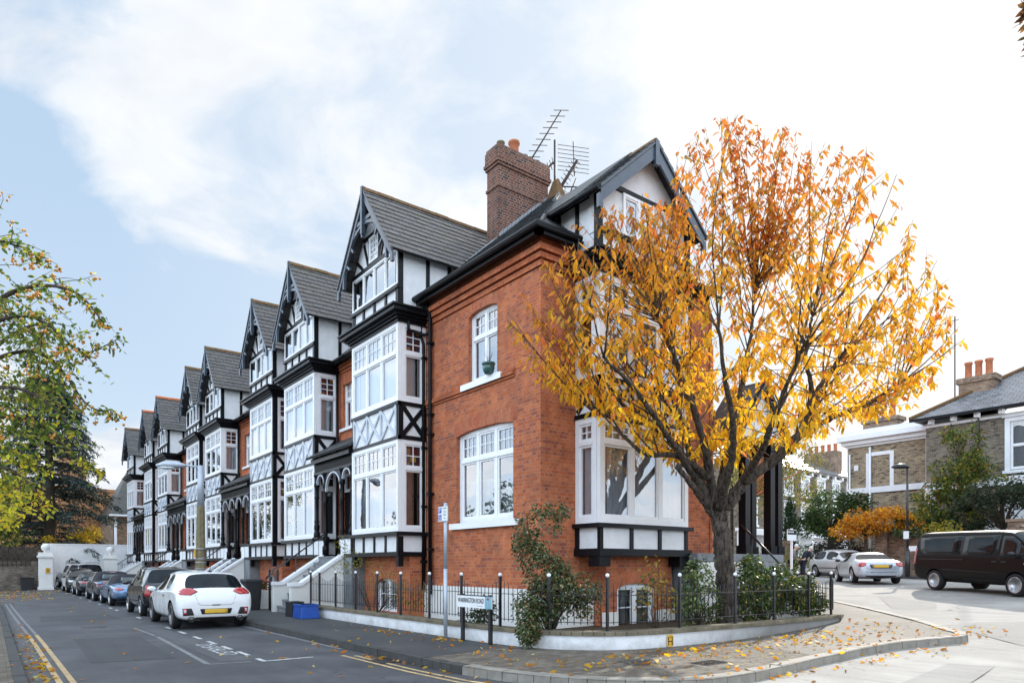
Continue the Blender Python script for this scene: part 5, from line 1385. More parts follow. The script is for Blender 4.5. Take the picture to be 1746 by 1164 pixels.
# ------------------------------------------------------------------ far end of the street
def street_end():
    Wl = thing('white_garden_wall', 'tall plain white wall closing the end of the street', 'garden wall', (6, 64, 0))
    mb = MB(); mb.box(3.4, 9.9, 64, 64.3, 0, 3.3); mb.build('wall', 'render', Wl)
    mb = MB(); mb.box(3.35, 9.9, 63.95, 64.35, 3.3, 3.38); mb.build('coping', 'white', Wl)
    mb = MB(); mb.box(3.4, 3.65, 57.4, 64, 0, 3.2); mb.build('return_wall', 'render', Wl)
    for lb, x, y, h in (('white gate pier with a ball top carrying a small yellow plate', 3.12, 56.6, 2.55), ('white gate pier with a ball top next to the grey railings', 7.35, 59.6, 2.5)):
        P_ = thing('gate_pier', lb, 'gate pier', (x, y, 0)); w = .46
        mb = MB(); mb.box(x - w, x + w, y - .4, y + .4, 0, .2); mb.box(x - w + .06, x + w - .06, y - .36, y + .36, .2, h - .35); mb.box(x - w - .02, x + w + .02, y - .44, y + .44, h - .35, h - .2); mb.box(x - w + .05, x + w - .05, y - .36, y + .36, h - .2, h); mb.build('shaft', 'stucco', P_, bevel=.01)
        mb = MB(); mb.lathe((x, y, h), [(.14, 0), (.1, .06), (.1, .1)], 12); mb.sphere((x, y, h + .34), .27, 0, 14, 10); mb.build('ball', 'stucco', P_)
        if x < 5:
            mb = MB(); mb.box(x - .02, x + .24, y - .43, y - .40, 1.15, 1.5); mb.build('plate', 'hydrant', P_)
            mb = MB()
            for a in (.05, .15):
                mb.box(x + a, x + a + .03, y - .435, y - .431, 1.2, 1.45)
            mb.box(x + .08, x + .15, y - .435, y - .431, 1.30, 1.34); mb.build('plate_letter', 'signblack', P_)
    F = thing('grey_railings', 'short run of grey vertical railings beside the far white gate pier', 'railings', (8, 59.8, 0)); mb = MB()
    for k in range(16):
        mb.box(7.9 + k * .13, 7.93 + k * .13, 59.7, 59.73, .2, 1.85)
    mb.box(7.85, 9.9, 59.69, 59.74, 1.75, 1.8); mb.box(7.85, 9.9, 59.69, 59.74, .3, .35); mb.build('bars', 'galv', F)
    O = thing('old_brick_wall', 'weathered brown brick wall with a square trellis on top, left end of the street', 'garden wall', (0, 57, 0))
    mb = MB(); mb.box(-14, 2.7, 57.2, 57.5, 0, 1.95); mb.build('wall', 'brick_oldwall', O)
    mb = MB()
    for k in range(30):
        x = -5 + k * .25; mb.box(x, x + .05, 57.12, 57.15, 1.6, 2.75)
    for k in range(5):
        mb.box(-5, 2.3, 57.09, 57.12, 1.72 + k * .24, 1.77 + k * .24)
    mb.build('trellis', 'bark2', O)
    mb = MB(); mb.box(-14, 2.7, 57.55, 57.7, 0, 2.95); mb.build('board_fence', 'bark', O)
    tub('plant_tub', 'black plant tub at the foot of the brick wall beside the white gate pier', 'plant tub', 2.1, 56.6, .8, .8, .85, 'plastic_black', z=0)
street_end()
def church():
    C = thing('orange_brick_hall', 'large orange brick hall with blind arched windows behind the white end wall', 'hall', (10, 86, 0))
    C.rotation_euler = (0, 0, R(14))
    P = PY(86.); W = MB()
    x0, x1 = 1., 11.0
    wins = [(8.5, 9.7, 5.6, 8.0), (8.0, 10.1, .5, 4.6), (4.5, 5.7, 5.6, 8.0), (4.0, 6.1, .5, 4.6)]
    W.wallopen(P, x0, x1, 0, 9.7, wins, 0, .5)
    for w_ in wins:
        P.box(W, w_[0], w_[1], w_[2], w_[3] + .4, .3, .5)
        arch_head(W, P, w_[0], w_[1], w_[3] + .02, .35, .45, -.02, .28, 0, .2)
    P.box(W, x0, x1 + .1, 9.7, 10.0, -.15, .5); P.box(W, x1 - .5, x1 + .1, 0, 9.7, -.1, 0); P.box(W, 6.6, 7.4, 0, 9.7, -.12, 0); P.box(W, x0, x1, 5.0, 5.3, -.06, 0)
    W.box(x0, x1, 86.5, 100, 0, 9.6)
    P.box(W, 6.6, 8.4, 10.0, 13.4, .3, 3)
    W.build('wall', 'brick_orange', C)
    L = thing('slate_cottage', 'low brick cottage with a dark slate roof beside the orange hall', 'house', (15, 76, 0))
    P = PY(76.); W = MB(); w_ = (11.4, 12.7, 3.0, 5.1); W.wallopen(P, 9.6, 24, 0, 6.6, [w_], 0, .3); W.box(9.6, 24, 76.3, 86, 0, 6.6); W.build('wall', 'brick_wall', L)
    window(L, P, *w_, 2, None, cur=None, bars='all', grid=(2, 3), d0=.1, fr=.12)
    Rm = MB(); Rm.slab([(9.3, 75.5, 6.5), (24.5, 75.5, 6.5), (24.5, 80.5, 11.6), (11.5, 80.5, 11.6)], .15); Rm.slab([(9.3, 75.5, 6.5), (9.3, 86, 6.5), (11.5, 80.5, 11.6)], .15); Rm.build('roof', 'slate', L)
    D = MB(); D.tube([(9.8, 75.85, 6.4), (9.8, 75.85, 0)], .12, 8); D.tube([(9.2, 75.4, 6.5), (24, 75.4, 6.5)], .12, 6); D.build('downpipe', 'white', L)
church()

# ------------------------------------------------------------------ aerials by the tall chimney (metres, world)
def aerials():
    A = thing('roof_aerial', 'cluster of television aerials and a grey dish on a mast beside the tall brick chimney', 'aerial', (13.65 * SC, 15.6 * SC, 13.2))
    x, y = 13.60 * SC, 15.6 * SC; zb = 13.2; zt = 15.9
    rt = Vector((.7934, -.6088, 0)); up = Vector((0, 0, 1)); c = Vector((x, y, 0))
    mb = MB(); mb.tube([c + up * zb, c + up * zt], .035, 8); mb.tube([c + up * 13.9 + rt * -.05, Vector((13.1 * SC, 15.7 * SC, 13.7))], .015, 6); mb.tube([c + up * 13.5, Vector((13.1 * SC, 15.7 * SC, 14.2))], .015, 6); mb.build('mast', 'aerial', A)
    def yagi(p0, p1, els, perp, half, name='yagi_aerial', r=.026):
        m = MB(); p0 = Vector(p0); p1 = Vector(p1); m.tube([p0, p1], r, 6)
        for t, h in els:
            q = p0.lerp(p1, t); m.tube([q - perp * h * half, q + perp * h * half], .012, 5)
        m.build(name, 'aerial', A)
    fwv = Vector((.6088, .7934, 0))
    yagi(c + up * 14.75 + rt * -1.1, c + up * 16.9 + rt * .22, [(k / 11, 1) for k in range(12)], (rt * .9 - up * .15 - fwv * .2).normalized(), .26)
    yagi(c + up * 14.55 + rt * -.62, c + up * 15.15 + rt * -.05, [(k / 7, 1) for k in range(8)], (fwv * .6 + rt * .3 - up * .6).normalized(), .16, r=.035)
    yagi(c + up * 14.0 + rt * .0, c + up * 15.2 + rt * .75, [(k / 9, 1) for k in range(10)], (fwv * .5 + rt * .6 - up * .3).normalized(), .18, r=.055)
    m = MB()
    for k in range(7):
        z = 15.75 - k * .14; m.tube([c + up * z + rt * .1, c + up * (z - .14) + rt * 1.15], .010, 5)
    m.tube([c + up * 15.85 + rt * .62, c + up * 14.7 + rt * .66], .018, 6); m.build('grid_aerial', 'aerial', A)
    m = MB(); m.tube([c + up * 14.35, c + up * 14.30 + rt * 1.35], .022, 6); m.tube([c + up * 14.1 + rt * .5, c + up * 14.62 + rt * .72], .02, 6); m.tube([c + up * 13.75 + rt * -.1, c + up * 13.85 + rt * .35], .04, 6); m.build('boom', 'aerial', A)
    m = MB(); q = c + up * 13.95 + rt * .45 + fwv * .1; 
    n = 20; nrm = (rt * .75 - fwv * .5 + up * .25).normalized(); e1 = nrm.cross(up).normalized(); e2 = e1.cross(nrm)
    rings = [(0, 0.)] + [(r_, -.09 * (1 - (r_ / .36) ** 2)) for r_ in (.12, .24, .36)]
    vs = [q - nrm * .09]; fs = []
    for r_, h in rings[1:]:
        vs += [q + nrm * h + (e1 * math.cos(2 * math.pi * k / n) + e2 * math.sin(2 * math.pi * k / n) * 1.1) * r_ for k in range(n)]
    fs += [(0, 1 + k, 1 + (k + 1) % n) for k in range(n)]
    for j in range(2):
        o = 1 + j * n; fs += [(o + k, o + (k + 1) % n, o + n + (k + 1) % n, o + n + k) for k in range(n)]
    m.add(vs, fs, 0, True); m.build('dish', 'dish', A)
    m = MB(); m.tube([q - e2 * .35, q + nrm * .35 - e2 * .1], .012, 5); m.tube([c + up * 13.8, q - nrm * .09], .02, 5); m.build('dish_arm', 'aerial', A)
aerials()
T = thing('sill_pot', 'teal glazed pot with a bare twig on the first floor sill of the brick house', 'plant pot', (9.78, 13.7, 6.36))
mb = MB(); bx, by, bz = 9.80, 13.72, 6.335; mb.lathe((bx, by, bz), [(.09, 0), (.14, .08), (.155, .17), (.15, .23), (.17, .24), (.17, .28), (.14, .28), (.13, .24)], 14); mb.build('pot', 'pot', T)
mb = MB()
for k in range(9):
    a = k * .7; d = Vector((math.cos(a) * .12, math.sin(a) * .12, .26 + .03 * (k % 3))); p = Vector((bx, by, bz + .25)); mb.tube([p, p + d * .5 + Vector((0, 0, .03)), p + d], [.006, .004, .002], 4)
mb.build('twigs', 'twig', T)

# ------------------------------------------------------------------ camera, sun, sky
cam = bpy.data.cameras.new('Camera'); co_ = bpy.data.objects.new('Camera', cam); COL.objects.link(co_)
cam.lens = 24.0; cam.sensor_width = 36.; cam.shift_y = (965 - 582) / 1746.; cam.clip_start = .1; cam.clip_end = 3000
co_.location = (0, 0, 1.6); co_.rotation_euler = (R(90), 0, R(-37.5)); scene.camera = co_
CLOUD_Z = 4.1
AZ, EL = R(70), R(29)
sun = bpy.data.lights.new('Sun', 'SUN'); so_l = bpy.data.objects.new('Sun', sun); COL.objects.link(so_l)
sun.energy = 5.0; sun.angle = R(.6); sun.color = (1., .93, .83)
sd = Vector((math.cos(EL) * math.sin(AZ), math.cos(EL) * math.cos(AZ), math.sin(EL)))
so_l.rotation_euler = sd.to_track_quat('Z', 'Y').to_euler()
t = NT('World', True); scene.world = t.m
sky = t.n('TexSky', sky_type='NISHITA'); sky.sun_disc = False; sky.sun_elevation = EL; sky.sun_rotation = AZ; sky.air_density = 1.0; sky.dust_density = 1.2; sky.ozone_density = 1.5
vec = t.n('TexCoord').outputs['Generated']
sx = t.n('SeparateXYZ', {0: vec}).outputs
den = t.math('ADD', t.math('MAXIMUM', sx[2], 0.), .22)
cv = t.n('CombineXYZ', {0: t.math('DIVIDE', sx[0], den), 1: t.math('DIVIDE', sx[1], den), 2: CLOUD_Z}).outputs[0]
warp = t.n('VectorMath', {0: cv, 1: t.n('VectorMath', {0: t.n('TexNoise', {'Vector': cv, 'Scale': 1.1, 'Detail': 3.}).outputs['Color'], 3: .7}, operation='SCALE').outputs[0]}, operation='ADD').outputs[0]
c1 = t.noise(warp, 1.15, 9, .56)
sund = t.n('VectorMath', {0: vec, 1: tuple(sd)}, operation='DOT_PRODUCT').outputs['Value']
glow = t.n('MapRange', {'Value': sund, 'From Min': .55, 'From Max': .98, 'To Min': 0., 'To Max': 1.}).outputs[0]
cover = t.math('ADD', c1, t.math('MULTIPLY', glow, .10))
mask = t.ramp(cover, [(.485, 0.), (.555, .75), (.64, 1.)])
shade = t.noise(warp, 2.6, 8, .6)
cb = t.mix(t.ramp(shade, [(.36, 0.), (.62, 1.)]), (7.3, 7.65, 8.2), (9.3, 9.4, 9.5))
cb = t.mix(t.math('MULTIPLY', glow, .8), cb, (10.6, 10.4, 10.1))
skyb = t.mix(.80, sky.outputs[0], (5.2, 6.9, 8.9))
hz = t.math('POWER', t.math('SUBTRACT', 1., t.math('MAXIMUM', sx[2], 0.)), 4.)
skyb = t.mix(t.math('MULTIPLY', hz, .7), skyb, (7.6, 8.4, 9.1))
skyb = t.mix(t.math('MULTIPLY', glow, .5), skyb, (9.2, 9.3, 9.4))
colr = t.mix(mask, skyb, cb)
# added fill: unseen sky overhead and behind the viewer boosted to light shaded fronts
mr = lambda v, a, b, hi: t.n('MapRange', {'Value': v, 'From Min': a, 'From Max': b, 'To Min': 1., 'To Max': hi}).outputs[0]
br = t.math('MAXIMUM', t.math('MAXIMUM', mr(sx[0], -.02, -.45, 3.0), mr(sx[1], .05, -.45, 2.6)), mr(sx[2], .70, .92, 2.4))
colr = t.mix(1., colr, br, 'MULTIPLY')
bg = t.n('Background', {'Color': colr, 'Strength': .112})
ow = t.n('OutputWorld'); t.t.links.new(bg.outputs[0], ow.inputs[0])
scene.view_settings.view_transform = 'Standard'; scene.view_settings.look = 'None'; scene.view_settings.exposure = 0.; scene.view_settings.gamma = 1.
scene.render.engine = 'CYCLES'
scene.cycles.max_bounces = 8; scene.cycles.transparent_max_bounces = 12; scene.cycles.diffuse_bounces = 3; scene.cycles.glossy_bounces = 4
# ------------------------------------------------------------------ vehicles
def ring_pts(st, hood):
    y, w, zb, zbelt, zt, wt, kind = st
    zm = zb + (zbelt - zb) * .55; zs = zb + (zbelt - zb) * .16
    if kind == 'c':
        g1 = (w * .955, zbelt + .015); g2 = (wt, zt - .085); r1 = (wt * .80, zt - .018)
    else:
        g1 = (w * .95, zbelt + (zt - zbelt) * .22); g2 = (w * wt, zbelt + (zt - zbelt) * .66); r1 = (w * wt * .66, zbelt + (zt - zbelt) * .92)
    half = [(w * .80, zb), (w * .955, zs), (w * 1.0, zm), (w * .985, zbelt), g1, g2, r1]
    R_ = [(x, y, z) for x, z in half]
    L_ = [(-x, y, z) for x, z in reversed(half)]
    return [(0, y, zb)] + R_ + [(0, y, zt)] + L_       # 16 points
# ring edges (k,k+1): 0 floor,1 rocker,2 lower side,3 upper side,4 shoulder,5 side glass,6 pillar/rail,7 roof | mirrored 8..15
SIDE = (5, 10); TOPC = (7, 8); TOPR = (6, 9)
def car(name, label, cat, loc, az, st, paint, wheels, wr=.31, tw=.20, rimmat='rim', spokes=5, group=None, codes=None, roofmat='fabric', glassmat='carglass', extras=None, mirrors=None, skirt=True, pitch=0., crease=.72, scale=1.):
    """st: stations from rear (-) to front (+) as (y, half width, z floor, z belt, z top, roof half width or factor, kind);
    codes[i]=(side, top) between station i and i+1: b body, g glass, f fabric"""
    root = thing(name, label, cat, loc, group); root.rotation_euler = (R(pitch), 0, R(-az)); root.scale = (scale,) * 3
    rings = [ring_pts(s, None) for s in st]
    def shrink(rg, f, dy):
        cz = sum(p[2] for p in rg) / len(rg); return [(p[0] * f, p[1] + dy, cz + (p[2] - cz) * f) for p in rg]
    rings = [shrink(rings[0], .72, -.012)] + rings + [shrink(rings[-1], .72, .012)]
    cd = [('b', 'b')] + list(codes) + [('b', 'b')]
    vs = []; fs = []; ms = []
    for rg in rings:
        vs += rg
    mi = {'b': 0, 'g': 1, 'f': 2}
    for i in range(len(rings) - 1):
        for k in range(16):
            a = i * 16 + k; b = i * 16 + (k + 1) % 16
            fs.append((a, b, b + 16, a + 16))
            m = 0
            if k in SIDE: m = mi[cd[i][0]]
            elif k in TOPC: m = mi[cd[i][1]]
            elif k in TOPR: m = mi[cd[i][1]] if cd[i][1] in 'gf' else 0
            if cd[i][0] == 'f' and k in SIDE: m = 2
            ms.append(m)
    fs.append(tuple(range(15, -1, -1))); ms.append(0)
    o = (len(rings) - 1) * 16; fs.append(tuple(range(o, o + 16))); ms.append(0)
    fs = [tuple(reversed(f)) for f in fs]
    me = bpy.data.meshes.new('tmp'); me.from_pydata(vs, [], fs)
    for m in (paint, glassmat, roofmat, 'trim'):
        me.materials.append(M[m])
    me.polygons.foreach_set('material_index', ms)
    me.update()
    bm = bmesh.new(); bm.from_mesh(me); bmesh.ops.recalc_face_normals(bm, faces=bm.faces)
    cl = bm.edges.layers.float.new('crease_edge')
    for e in bm.edges:
        fm = {f.material_index for f in e.link_faces}
        if len(fm) > 1: e[cl] = crease
    bm.to_mesh(me); bm.free()
    tmp = bpy.data.objects.new('tmp', me); COL.objects.link(tmp)
    sb = tmp.modifiers.new('s', 'SUBSURF'); sb.levels = 3; sb.render_levels = 3
    cut = MB()
    for y in wheels:
        for sg in (-1, 1):
            w_ = max(s[1] for s in st)
            cut.lathe((sg * (w_ - .13), y, wr), [(wr + .055, -.22), (wr + .055, .22)], 40, 0, 'x', smooth=False)
    c_o = cut.build('tmp_cut', 'trim', None, origin=Vector((0, 0, 0)))
    bo = tmp.modifiers.new('b', 'BOOLEAN'); bo.operation = 'DIFFERENCE'; bo.object = c_o; bo.solver = 'EXACT'
    try: bo.material_mode = 'TRANSFER'
    except Exception: pass
    bpy.context.view_layer.update()
    dg = bpy.context.evaluated_depsgraph_get(); em = bpy.data.meshes.new_from_object(tmp.evaluated_get(dg), preserve_all_data_layers=True, depsgraph=dg)
    bpy.data.objects.remove(tmp); bpy.data.objects.remove(c_o)
    V = [tuple(v.co) for v in em.vertices]; F_ = [(tuple(p.vertices), em.materials[p.material_index].name if em.materials[p.material_index] else '', p.center.copy()) for p in em.polygons]
    bvh = BVHTree.FromPolygons(V, [f for f, _, _ in F_])
    def part(nm, sel, mat, parent, smooth=True):
        idx = {}; vv = []; ff = []
        for f in sel:
            q = []
            for i in f:
                if i not in idx:
                    idx[i] = len(vv); vv.append(V[i])
                q.append(idx[i])
            ff.append(q)
        if not ff: return None
        m2 = bpy.data.meshes.new(nm); m2.from_pydata(vv, [], ff); m2.materials.append(M[mat]); m2.polygons.foreach_set('use_smooth', [smooth] * len(ff)); m2.update()
        ob = bpy.data.objects.new(nm, m2); COL.objects.link(ob); ob.parent = parent
        return ob
    gn = M[glassmat].name; fn = M[roofmat].name; tn = M['trim'].name
    body = part('body', [f for f, m, c in F_ if m not in (gn, fn, tn)], paint, root)
    try:
        body.data.set_sharp_from_angle(angle=R(38))
    except Exception: pass
    arches = [f for f, m, c in F_ if m == tn]
    part('soft_top', [f for f, m, c in F_ if m == fn], roofmat, root)
    ys = [c.y for f, m, c in F_ if m == gn]
    def gsel(fn_): return [f for f, m, c in F_ if m == gn and fn_(c)]
    def pieces(nm, todo, mat, smooth=True):     # every separate pane or arch is a part of its own
        while todo:
            comp = set(todo[0]); grp = []; more = True
            while more:
                hit = [f for f in todo if comp & set(f)]; todo = [f for f in todo if not comp & set(f)]
                more = bool(hit); grp += hit
                for f in hit: comp |= set(f)
            part(nm, grp, mat, root, smooth)
    pieces('wheel_arch', arches, 'trim', False)
    for sg in (-1, 1): pieces('side_glass', gsel(lambda c: abs(c.x) > .50 and c.x * sg > 0), glassmat)
    part('windscreen', gsel(lambda c: abs(c.x) <= .50 and c.y > 0), glassmat, root); part('rear_window', gsel(lambda c: abs(c.x) <= .50 and c.y <= 0), glassmat, root)
    # decals projected on to the body skin
    def patch(nm, outline, mat, d, off=.008, parent=body, plane='xz', rings_=3, mirror=True, th=.012):
        """outline in (x,z) seen from behind/front or (y,z) from the side; d = cast direction"""
        for sg in ((1, -1) if mirror else (1,)):
            dv = Vector((d[0] * sg, d[1], d[2])).normalized()
            ol = []
            for a, b in zip(outline, outline[1:] + outline[:1]):
                for t_ in (0, .25, .5, .75):
                    ol.append((a[0] + (b[0] - a[0]) * t_, a[1] + (b[1] - a[1]) * t_))
            cx = sum(p[0] for p in ol) / len(ol); cz = sum(p[1] for p in ol) / len(ol)
            pts = []; ok = True
            for r_ in [k / rings_ for k in range(rings_, 0, -1)] + [0.]:
                for p in (ol if r_ > 0 else [ol[0]]):
                    u = cx + (p[0] - cx) * r_; z = cz + (p[1] - cz) * r_
                    if plane == 'xz': base = Vector((u * sg, 0, z))
                    else: base = Vector((0, u, z))
                    org = base - dv * 4
                    # keep the sample on the requested point of the plane
                    hit = bvh.ray_cast(org, dv)
                    if hit[0] is None: ok = False; break
                    pts.append(hit[0] - dv * off)
                if not ok: break
            if not ok: continue
            n = len(ol); fs2 = []
            for k in range(rings_ - 1):
                fs2 += [(k * n + i, k * n + (i + 1) % n, (k + 1) * n + (i + 1) % n, (k + 1) * n + i) for i in range(n)]
            k = (rings_ - 1) * n; fs2 += [(k + i, k + (i + 1) % n, len(pts) - 1) for i in range(n)]
            q = len(pts); pts2 = pts + [p + dv * (off + th) for p in pts[:n]]
            fs2 += [(i, (i + 1) % n, q + (i + 1) % n, q + i) for i in range(n)]
            m2 = bpy.data.meshes.new(nm); m2.from_pydata([tuple(p) for p in pts2], [], fs2); m2.materials.append(M[mat]); m2.polygons.foreach_set('use_smooth', [True] * len(fs2)); m2.update()
            b2 = bmesh.new(); b2.from_mesh(m2); bmesh.ops.recalc_face_normals(b2, faces=b2.faces); b2.to_mesh(m2); b2.free()
            ob = bpy.data.objects.new(nm, m2); COL.objects.link(ob); ob.parent = parent
    # wheels
    for y in wheels:
        wt_ = min(s[1] for s in st if abs(s[0] - y) < .8) if False else max(s[1] for s in st)
        for sg in (-1, 1):
            wh = bpy.data.objects.new('wheel', None); COL.objects.link(wh); wh.parent = root; wh.location = (sg * (wt_ - tw / 2 - .015), y, wr)
            mb = MB(); h = tw / 2
            mb.lathe((0, 0, 0), [(wr * .70, -h * .9), (wr * .80, -h), (wr * .95, -h * .92), (wr, -h * .6), (wr, h * .6), (wr * .95, h * .92), (wr * .80, h), (wr * .70, h * .9)], 36, 0, 'x')
            mb.build('tyre', 'tyre', wh, origin=Vector((0, 0, 0)))
            mb = MB(); q = sg * h
            mb.lathe((0, 0, 0), [(wr * .72, q * .92), (wr * .69, q * .97), (wr * .64, q * .9), (wr * .62, q * .3)] if sg > 0 else [(wr * .62, q * .3), (wr * .64, q * .9), (wr * .69, q * .97), (wr * .72, q * .92)], 36, 0, 'x')
            mb.lathe((0, 0, 0), [(.001, q * .75), (.055, q * .78), (.06, q * .5)], 12, 0, 'x')
            for k in range(spokes):
                a = 2 * math.pi * k / spokes + .2
                for off in ((-.11, .11) if spokes <= 6 else (0,)):
                    a2 = a + off
                    mb.bar((q * .72, .05 * math.cos(a), .05 * math.sin(a)), (q * .84, wr * .66 * math.cos(a2), wr * .66 * math.sin(a2)), .038 if spokes <= 6 else .034, .022, 0, up=(1, 0, 0))
            mb.build('rim', rimmat, wh, origin=Vector((0, 0, 0)))
            mb = MB(); mb.lathe((0, 0, 0), [(wr * .63, q * .25), (.02, q * .22)] if sg > 0 else [(.02, q * .22), (wr * .63, q * .25)], 24, 0, 'x'); mb.build('brake_disc', 'trim', wh, origin=Vector((0, 0, 0)))
    # mirrors
    if mirrors:
        my, mz, mm_ = mirrors; w_ = max(s[1] for s in st)
        for sg in (-1, 1):
            mb = MB(); mb.lathe((sg * (w_ + .07), my - .07, mz), [(.05, 0), (.085, .02), (.095, .07), (.07, .14), (.02, .17)], 12, 0, 'y')
            v2 = [(sg * (w_ + .07) + (x - sg * (w_ + .07)) * 1.15, y, mz + (z - mz) * .72) for x, y, z in mb.v]; mb.v = v2
            mo = mb.build('mirror', mm_, root, origin=Vector((0, 0, 0)))
            mb = MB(); mb.bar((sg * (w_ - .08), my, mz - .03), (sg * (w_ + .03), my - .01, mz - .02), .05, .03); mb.build('mirror_arm', 'trim', mo, origin=Vector((0, 0, 0)))
    if extras:
        extras(root, body, patch)
    return root
def lbox(nm, parent, mat, x0, x1, y0, y1, z0, z1, bev=.006):
    mb = MB(); mb.box(x0, x1, y0, y1, z0, z1); return mb.build(nm, mat, parent, bevel=bev, origin=Vector((0, 0, 0)))
def seam(patch, nm, pts, plane, d, w=.007, mirror=True):
    """thin dark shut line following the body"""
    for a, b in zip(pts, pts[1:]):
        L = math.hypot(b[0] - a[0], b[1] - a[1]) or 1; nx, ny = -(b[1] - a[1]) / L * w / 2, (b[0] - a[0]) / L * w / 2
        patch(nm, [(a[0] + nx, a[1] + ny), (a[0] - nx, a[1] - ny), (b[0] - nx, b[1] - ny), (b[0] + nx, b[1] + ny)], 'trim', d, off=.0022, plane=plane, rings_=1, mirror=mirror, th=.0)
REAR = (0, 1, 0); FRONT = (0, -1, 0); SD = (-1, 0, 0)

CG = 'cars parked along the terrace kerb'
mpaint = lambda k, *a, **kw: M.__setitem__(k, carpaint(k, *a, **kw))
mpaint('paint_white', (.78, .79, .80), 0., .25); mpaint('paint_black', (.008, .008, .010), 0., .18); mpaint('paint_blue', (.15, .26, .43), .45, .26, flake=.2)
mpaint('paint_grey', (.085, .085, .10), .4, .25, flake=.2); mpaint('paint_navy', (.012, .016, .028), .2, .2); mpaint('paint_dark', (.014, .017, .022), .3, .2)
mpaint('paint_silver', (.60, .61, .62), .25, .28, flake=.1); mpaint('paint_silverblue', (.48, .53, .59), .3, .26, flake=.1); mpaint('paint_van', (.010, .009, .009), 0., .28, coat=.05, spec=.10, dust=.0)

# white hatchback
def ex(root, body, patch):
    patch('tail_light', [(.40, .915), (.52, 1.0), (.70, 1.0), (.84, .91), (.80, .845), (.56, .835)], 'red_light', REAR, .012)
    seam(patch, 'hatch_seam', [(.47, .84), (.40, .62), (.33, .585), (-.33, .585), (-.40, .62), (-.47, .84)], 'xz', REAR, mirror=False)
    patch('plate_recess', [(-.37, .50), (.37, .50), (.33, .37), (-.33, .37)], 'trim', REAR, .006, mirror=False); 
    patch('number_plate', [(-.26, .488), (.26, .488), (.26, .388), (-.26, .388)], 'plate', REAR, .016, mirror=False)
    patch('hatch_handle', [(-.10, .60), (.10, .60), (.08, .575), (-.08, .575)], 'trim', REAR, .008, mirror=False)
    patch('fog_recess', [(.56, .52), (.76, .52), (.74, .34), (.50, .35), (.53, .44)], 'trim', REAR, .006)
    patch('fog_light', [(.66, .51), (.745, .51), (.735, .37), (.665, .37)], 'red_light', REAR, .013); patch('reversing_light', [(.672, .48), (.735, .48), (.73, .41), (.675, .41)], 'clear_light', REAR, .018)
    patch('rear_diffuser', [(-.46, .30), (.46, .30), (.52, .21), (-.52, .21)], 'trim', REAR, .01, mirror=False)
    for sg in (-1, 1):
        mb = MB(); mb.lathe((sg * .56, -2.13, .255), [(.001, .10), (.055, .10), (.06, .0), (.068, .0), (.068, .12)], 16, 0, 'y'); mb.build('exhaust', 'trim', root, origin=Vector((0, 0, 0)))
    mb = MB(); mb.tube([(0.02, -1.38, 1.40), (.02, -1.45, 1.52)], [.012, .004], 6); mb.box(-.02, .06, -1.45, -1.3, 1.395, 1.42); mb.build('roof_aerial', 'trim', root, origin=Vector((0, 0, 0)))
    patch('wiper', [(.02, 1.035), (.34, 1.06), (.34, 1.045), (.02, 1.015)], 'trim', REAR, .012, mirror=False)
    patch('door_handle', [(-.52, .80), (-.36, .81), (-.36, .785), (-.52, .775)], 'trim', SD, .012, plane='yz')
    seam(patch, 'door_seam', [(.95, .86), (.98, .5), (.80, .30), (-.42, .28), (-.52, .5), (-.55, .90)], 'yz', SD)
    patch('head_light', [(.42, .60), (.78, .66), (.80, .60), (.60, .54)], 'clear_light', FRONT)
ST = [(-2.11, .76, .34, .62, .74, .88, 'h'), (-2.06, .85, .24, .76, .90, .86, 'h'), (-1.96, .885, .21, .88, 1.00, .80, 'h'), (-1.62, .89, .19, .925, 1.355, .585, 'c'), (-1.40, .89, .18, .925, 1.405, .61, 'c'), (-.95, .89, .18, .915, 1.43, .635, 'c'),
      (-.42, .89, .18, .895, 1.44, .645, 'c'), (-.34, .89, .18, .893, 1.438, .645, 'c'), (.28, .89, .18, .875, 1.39, .63, 'c'), (.62, .89, .18, .865, 1.28, .61, 'c'), (1.12, .89, .18, .84, .98, .86, 'h'), (1.6, .87, .2, .76, .89, .8, 'h'), (1.98, .82, .22, .64, .76, .8, 'h'), (2.12, .70, .26, .52, .62, .8, 'h')]
CD = [('b', 'b'), ('b', 'b'), ('b', 'g'), ('b', 'b'), ('b', 'b'), ('g', 'b'), ('b', 'b'), ('g', 'b'), ('g', 'b'), ('b', 'g'), ('b', 'b'), ('b', 'b'), ('b', 'b')]
car('parked_car', 'white three-door hatchback with red tail lights, nearest car on the terrace side', 'car', (4.66, 20.72, 0), 0.5, ST, 'paint_white', (-1.33, 1.32), .325, .21, 'rim_dark', 10, CG, CD, extras=ex, mirrors=(.72, .93, 'paint_white'), scale=1.05)

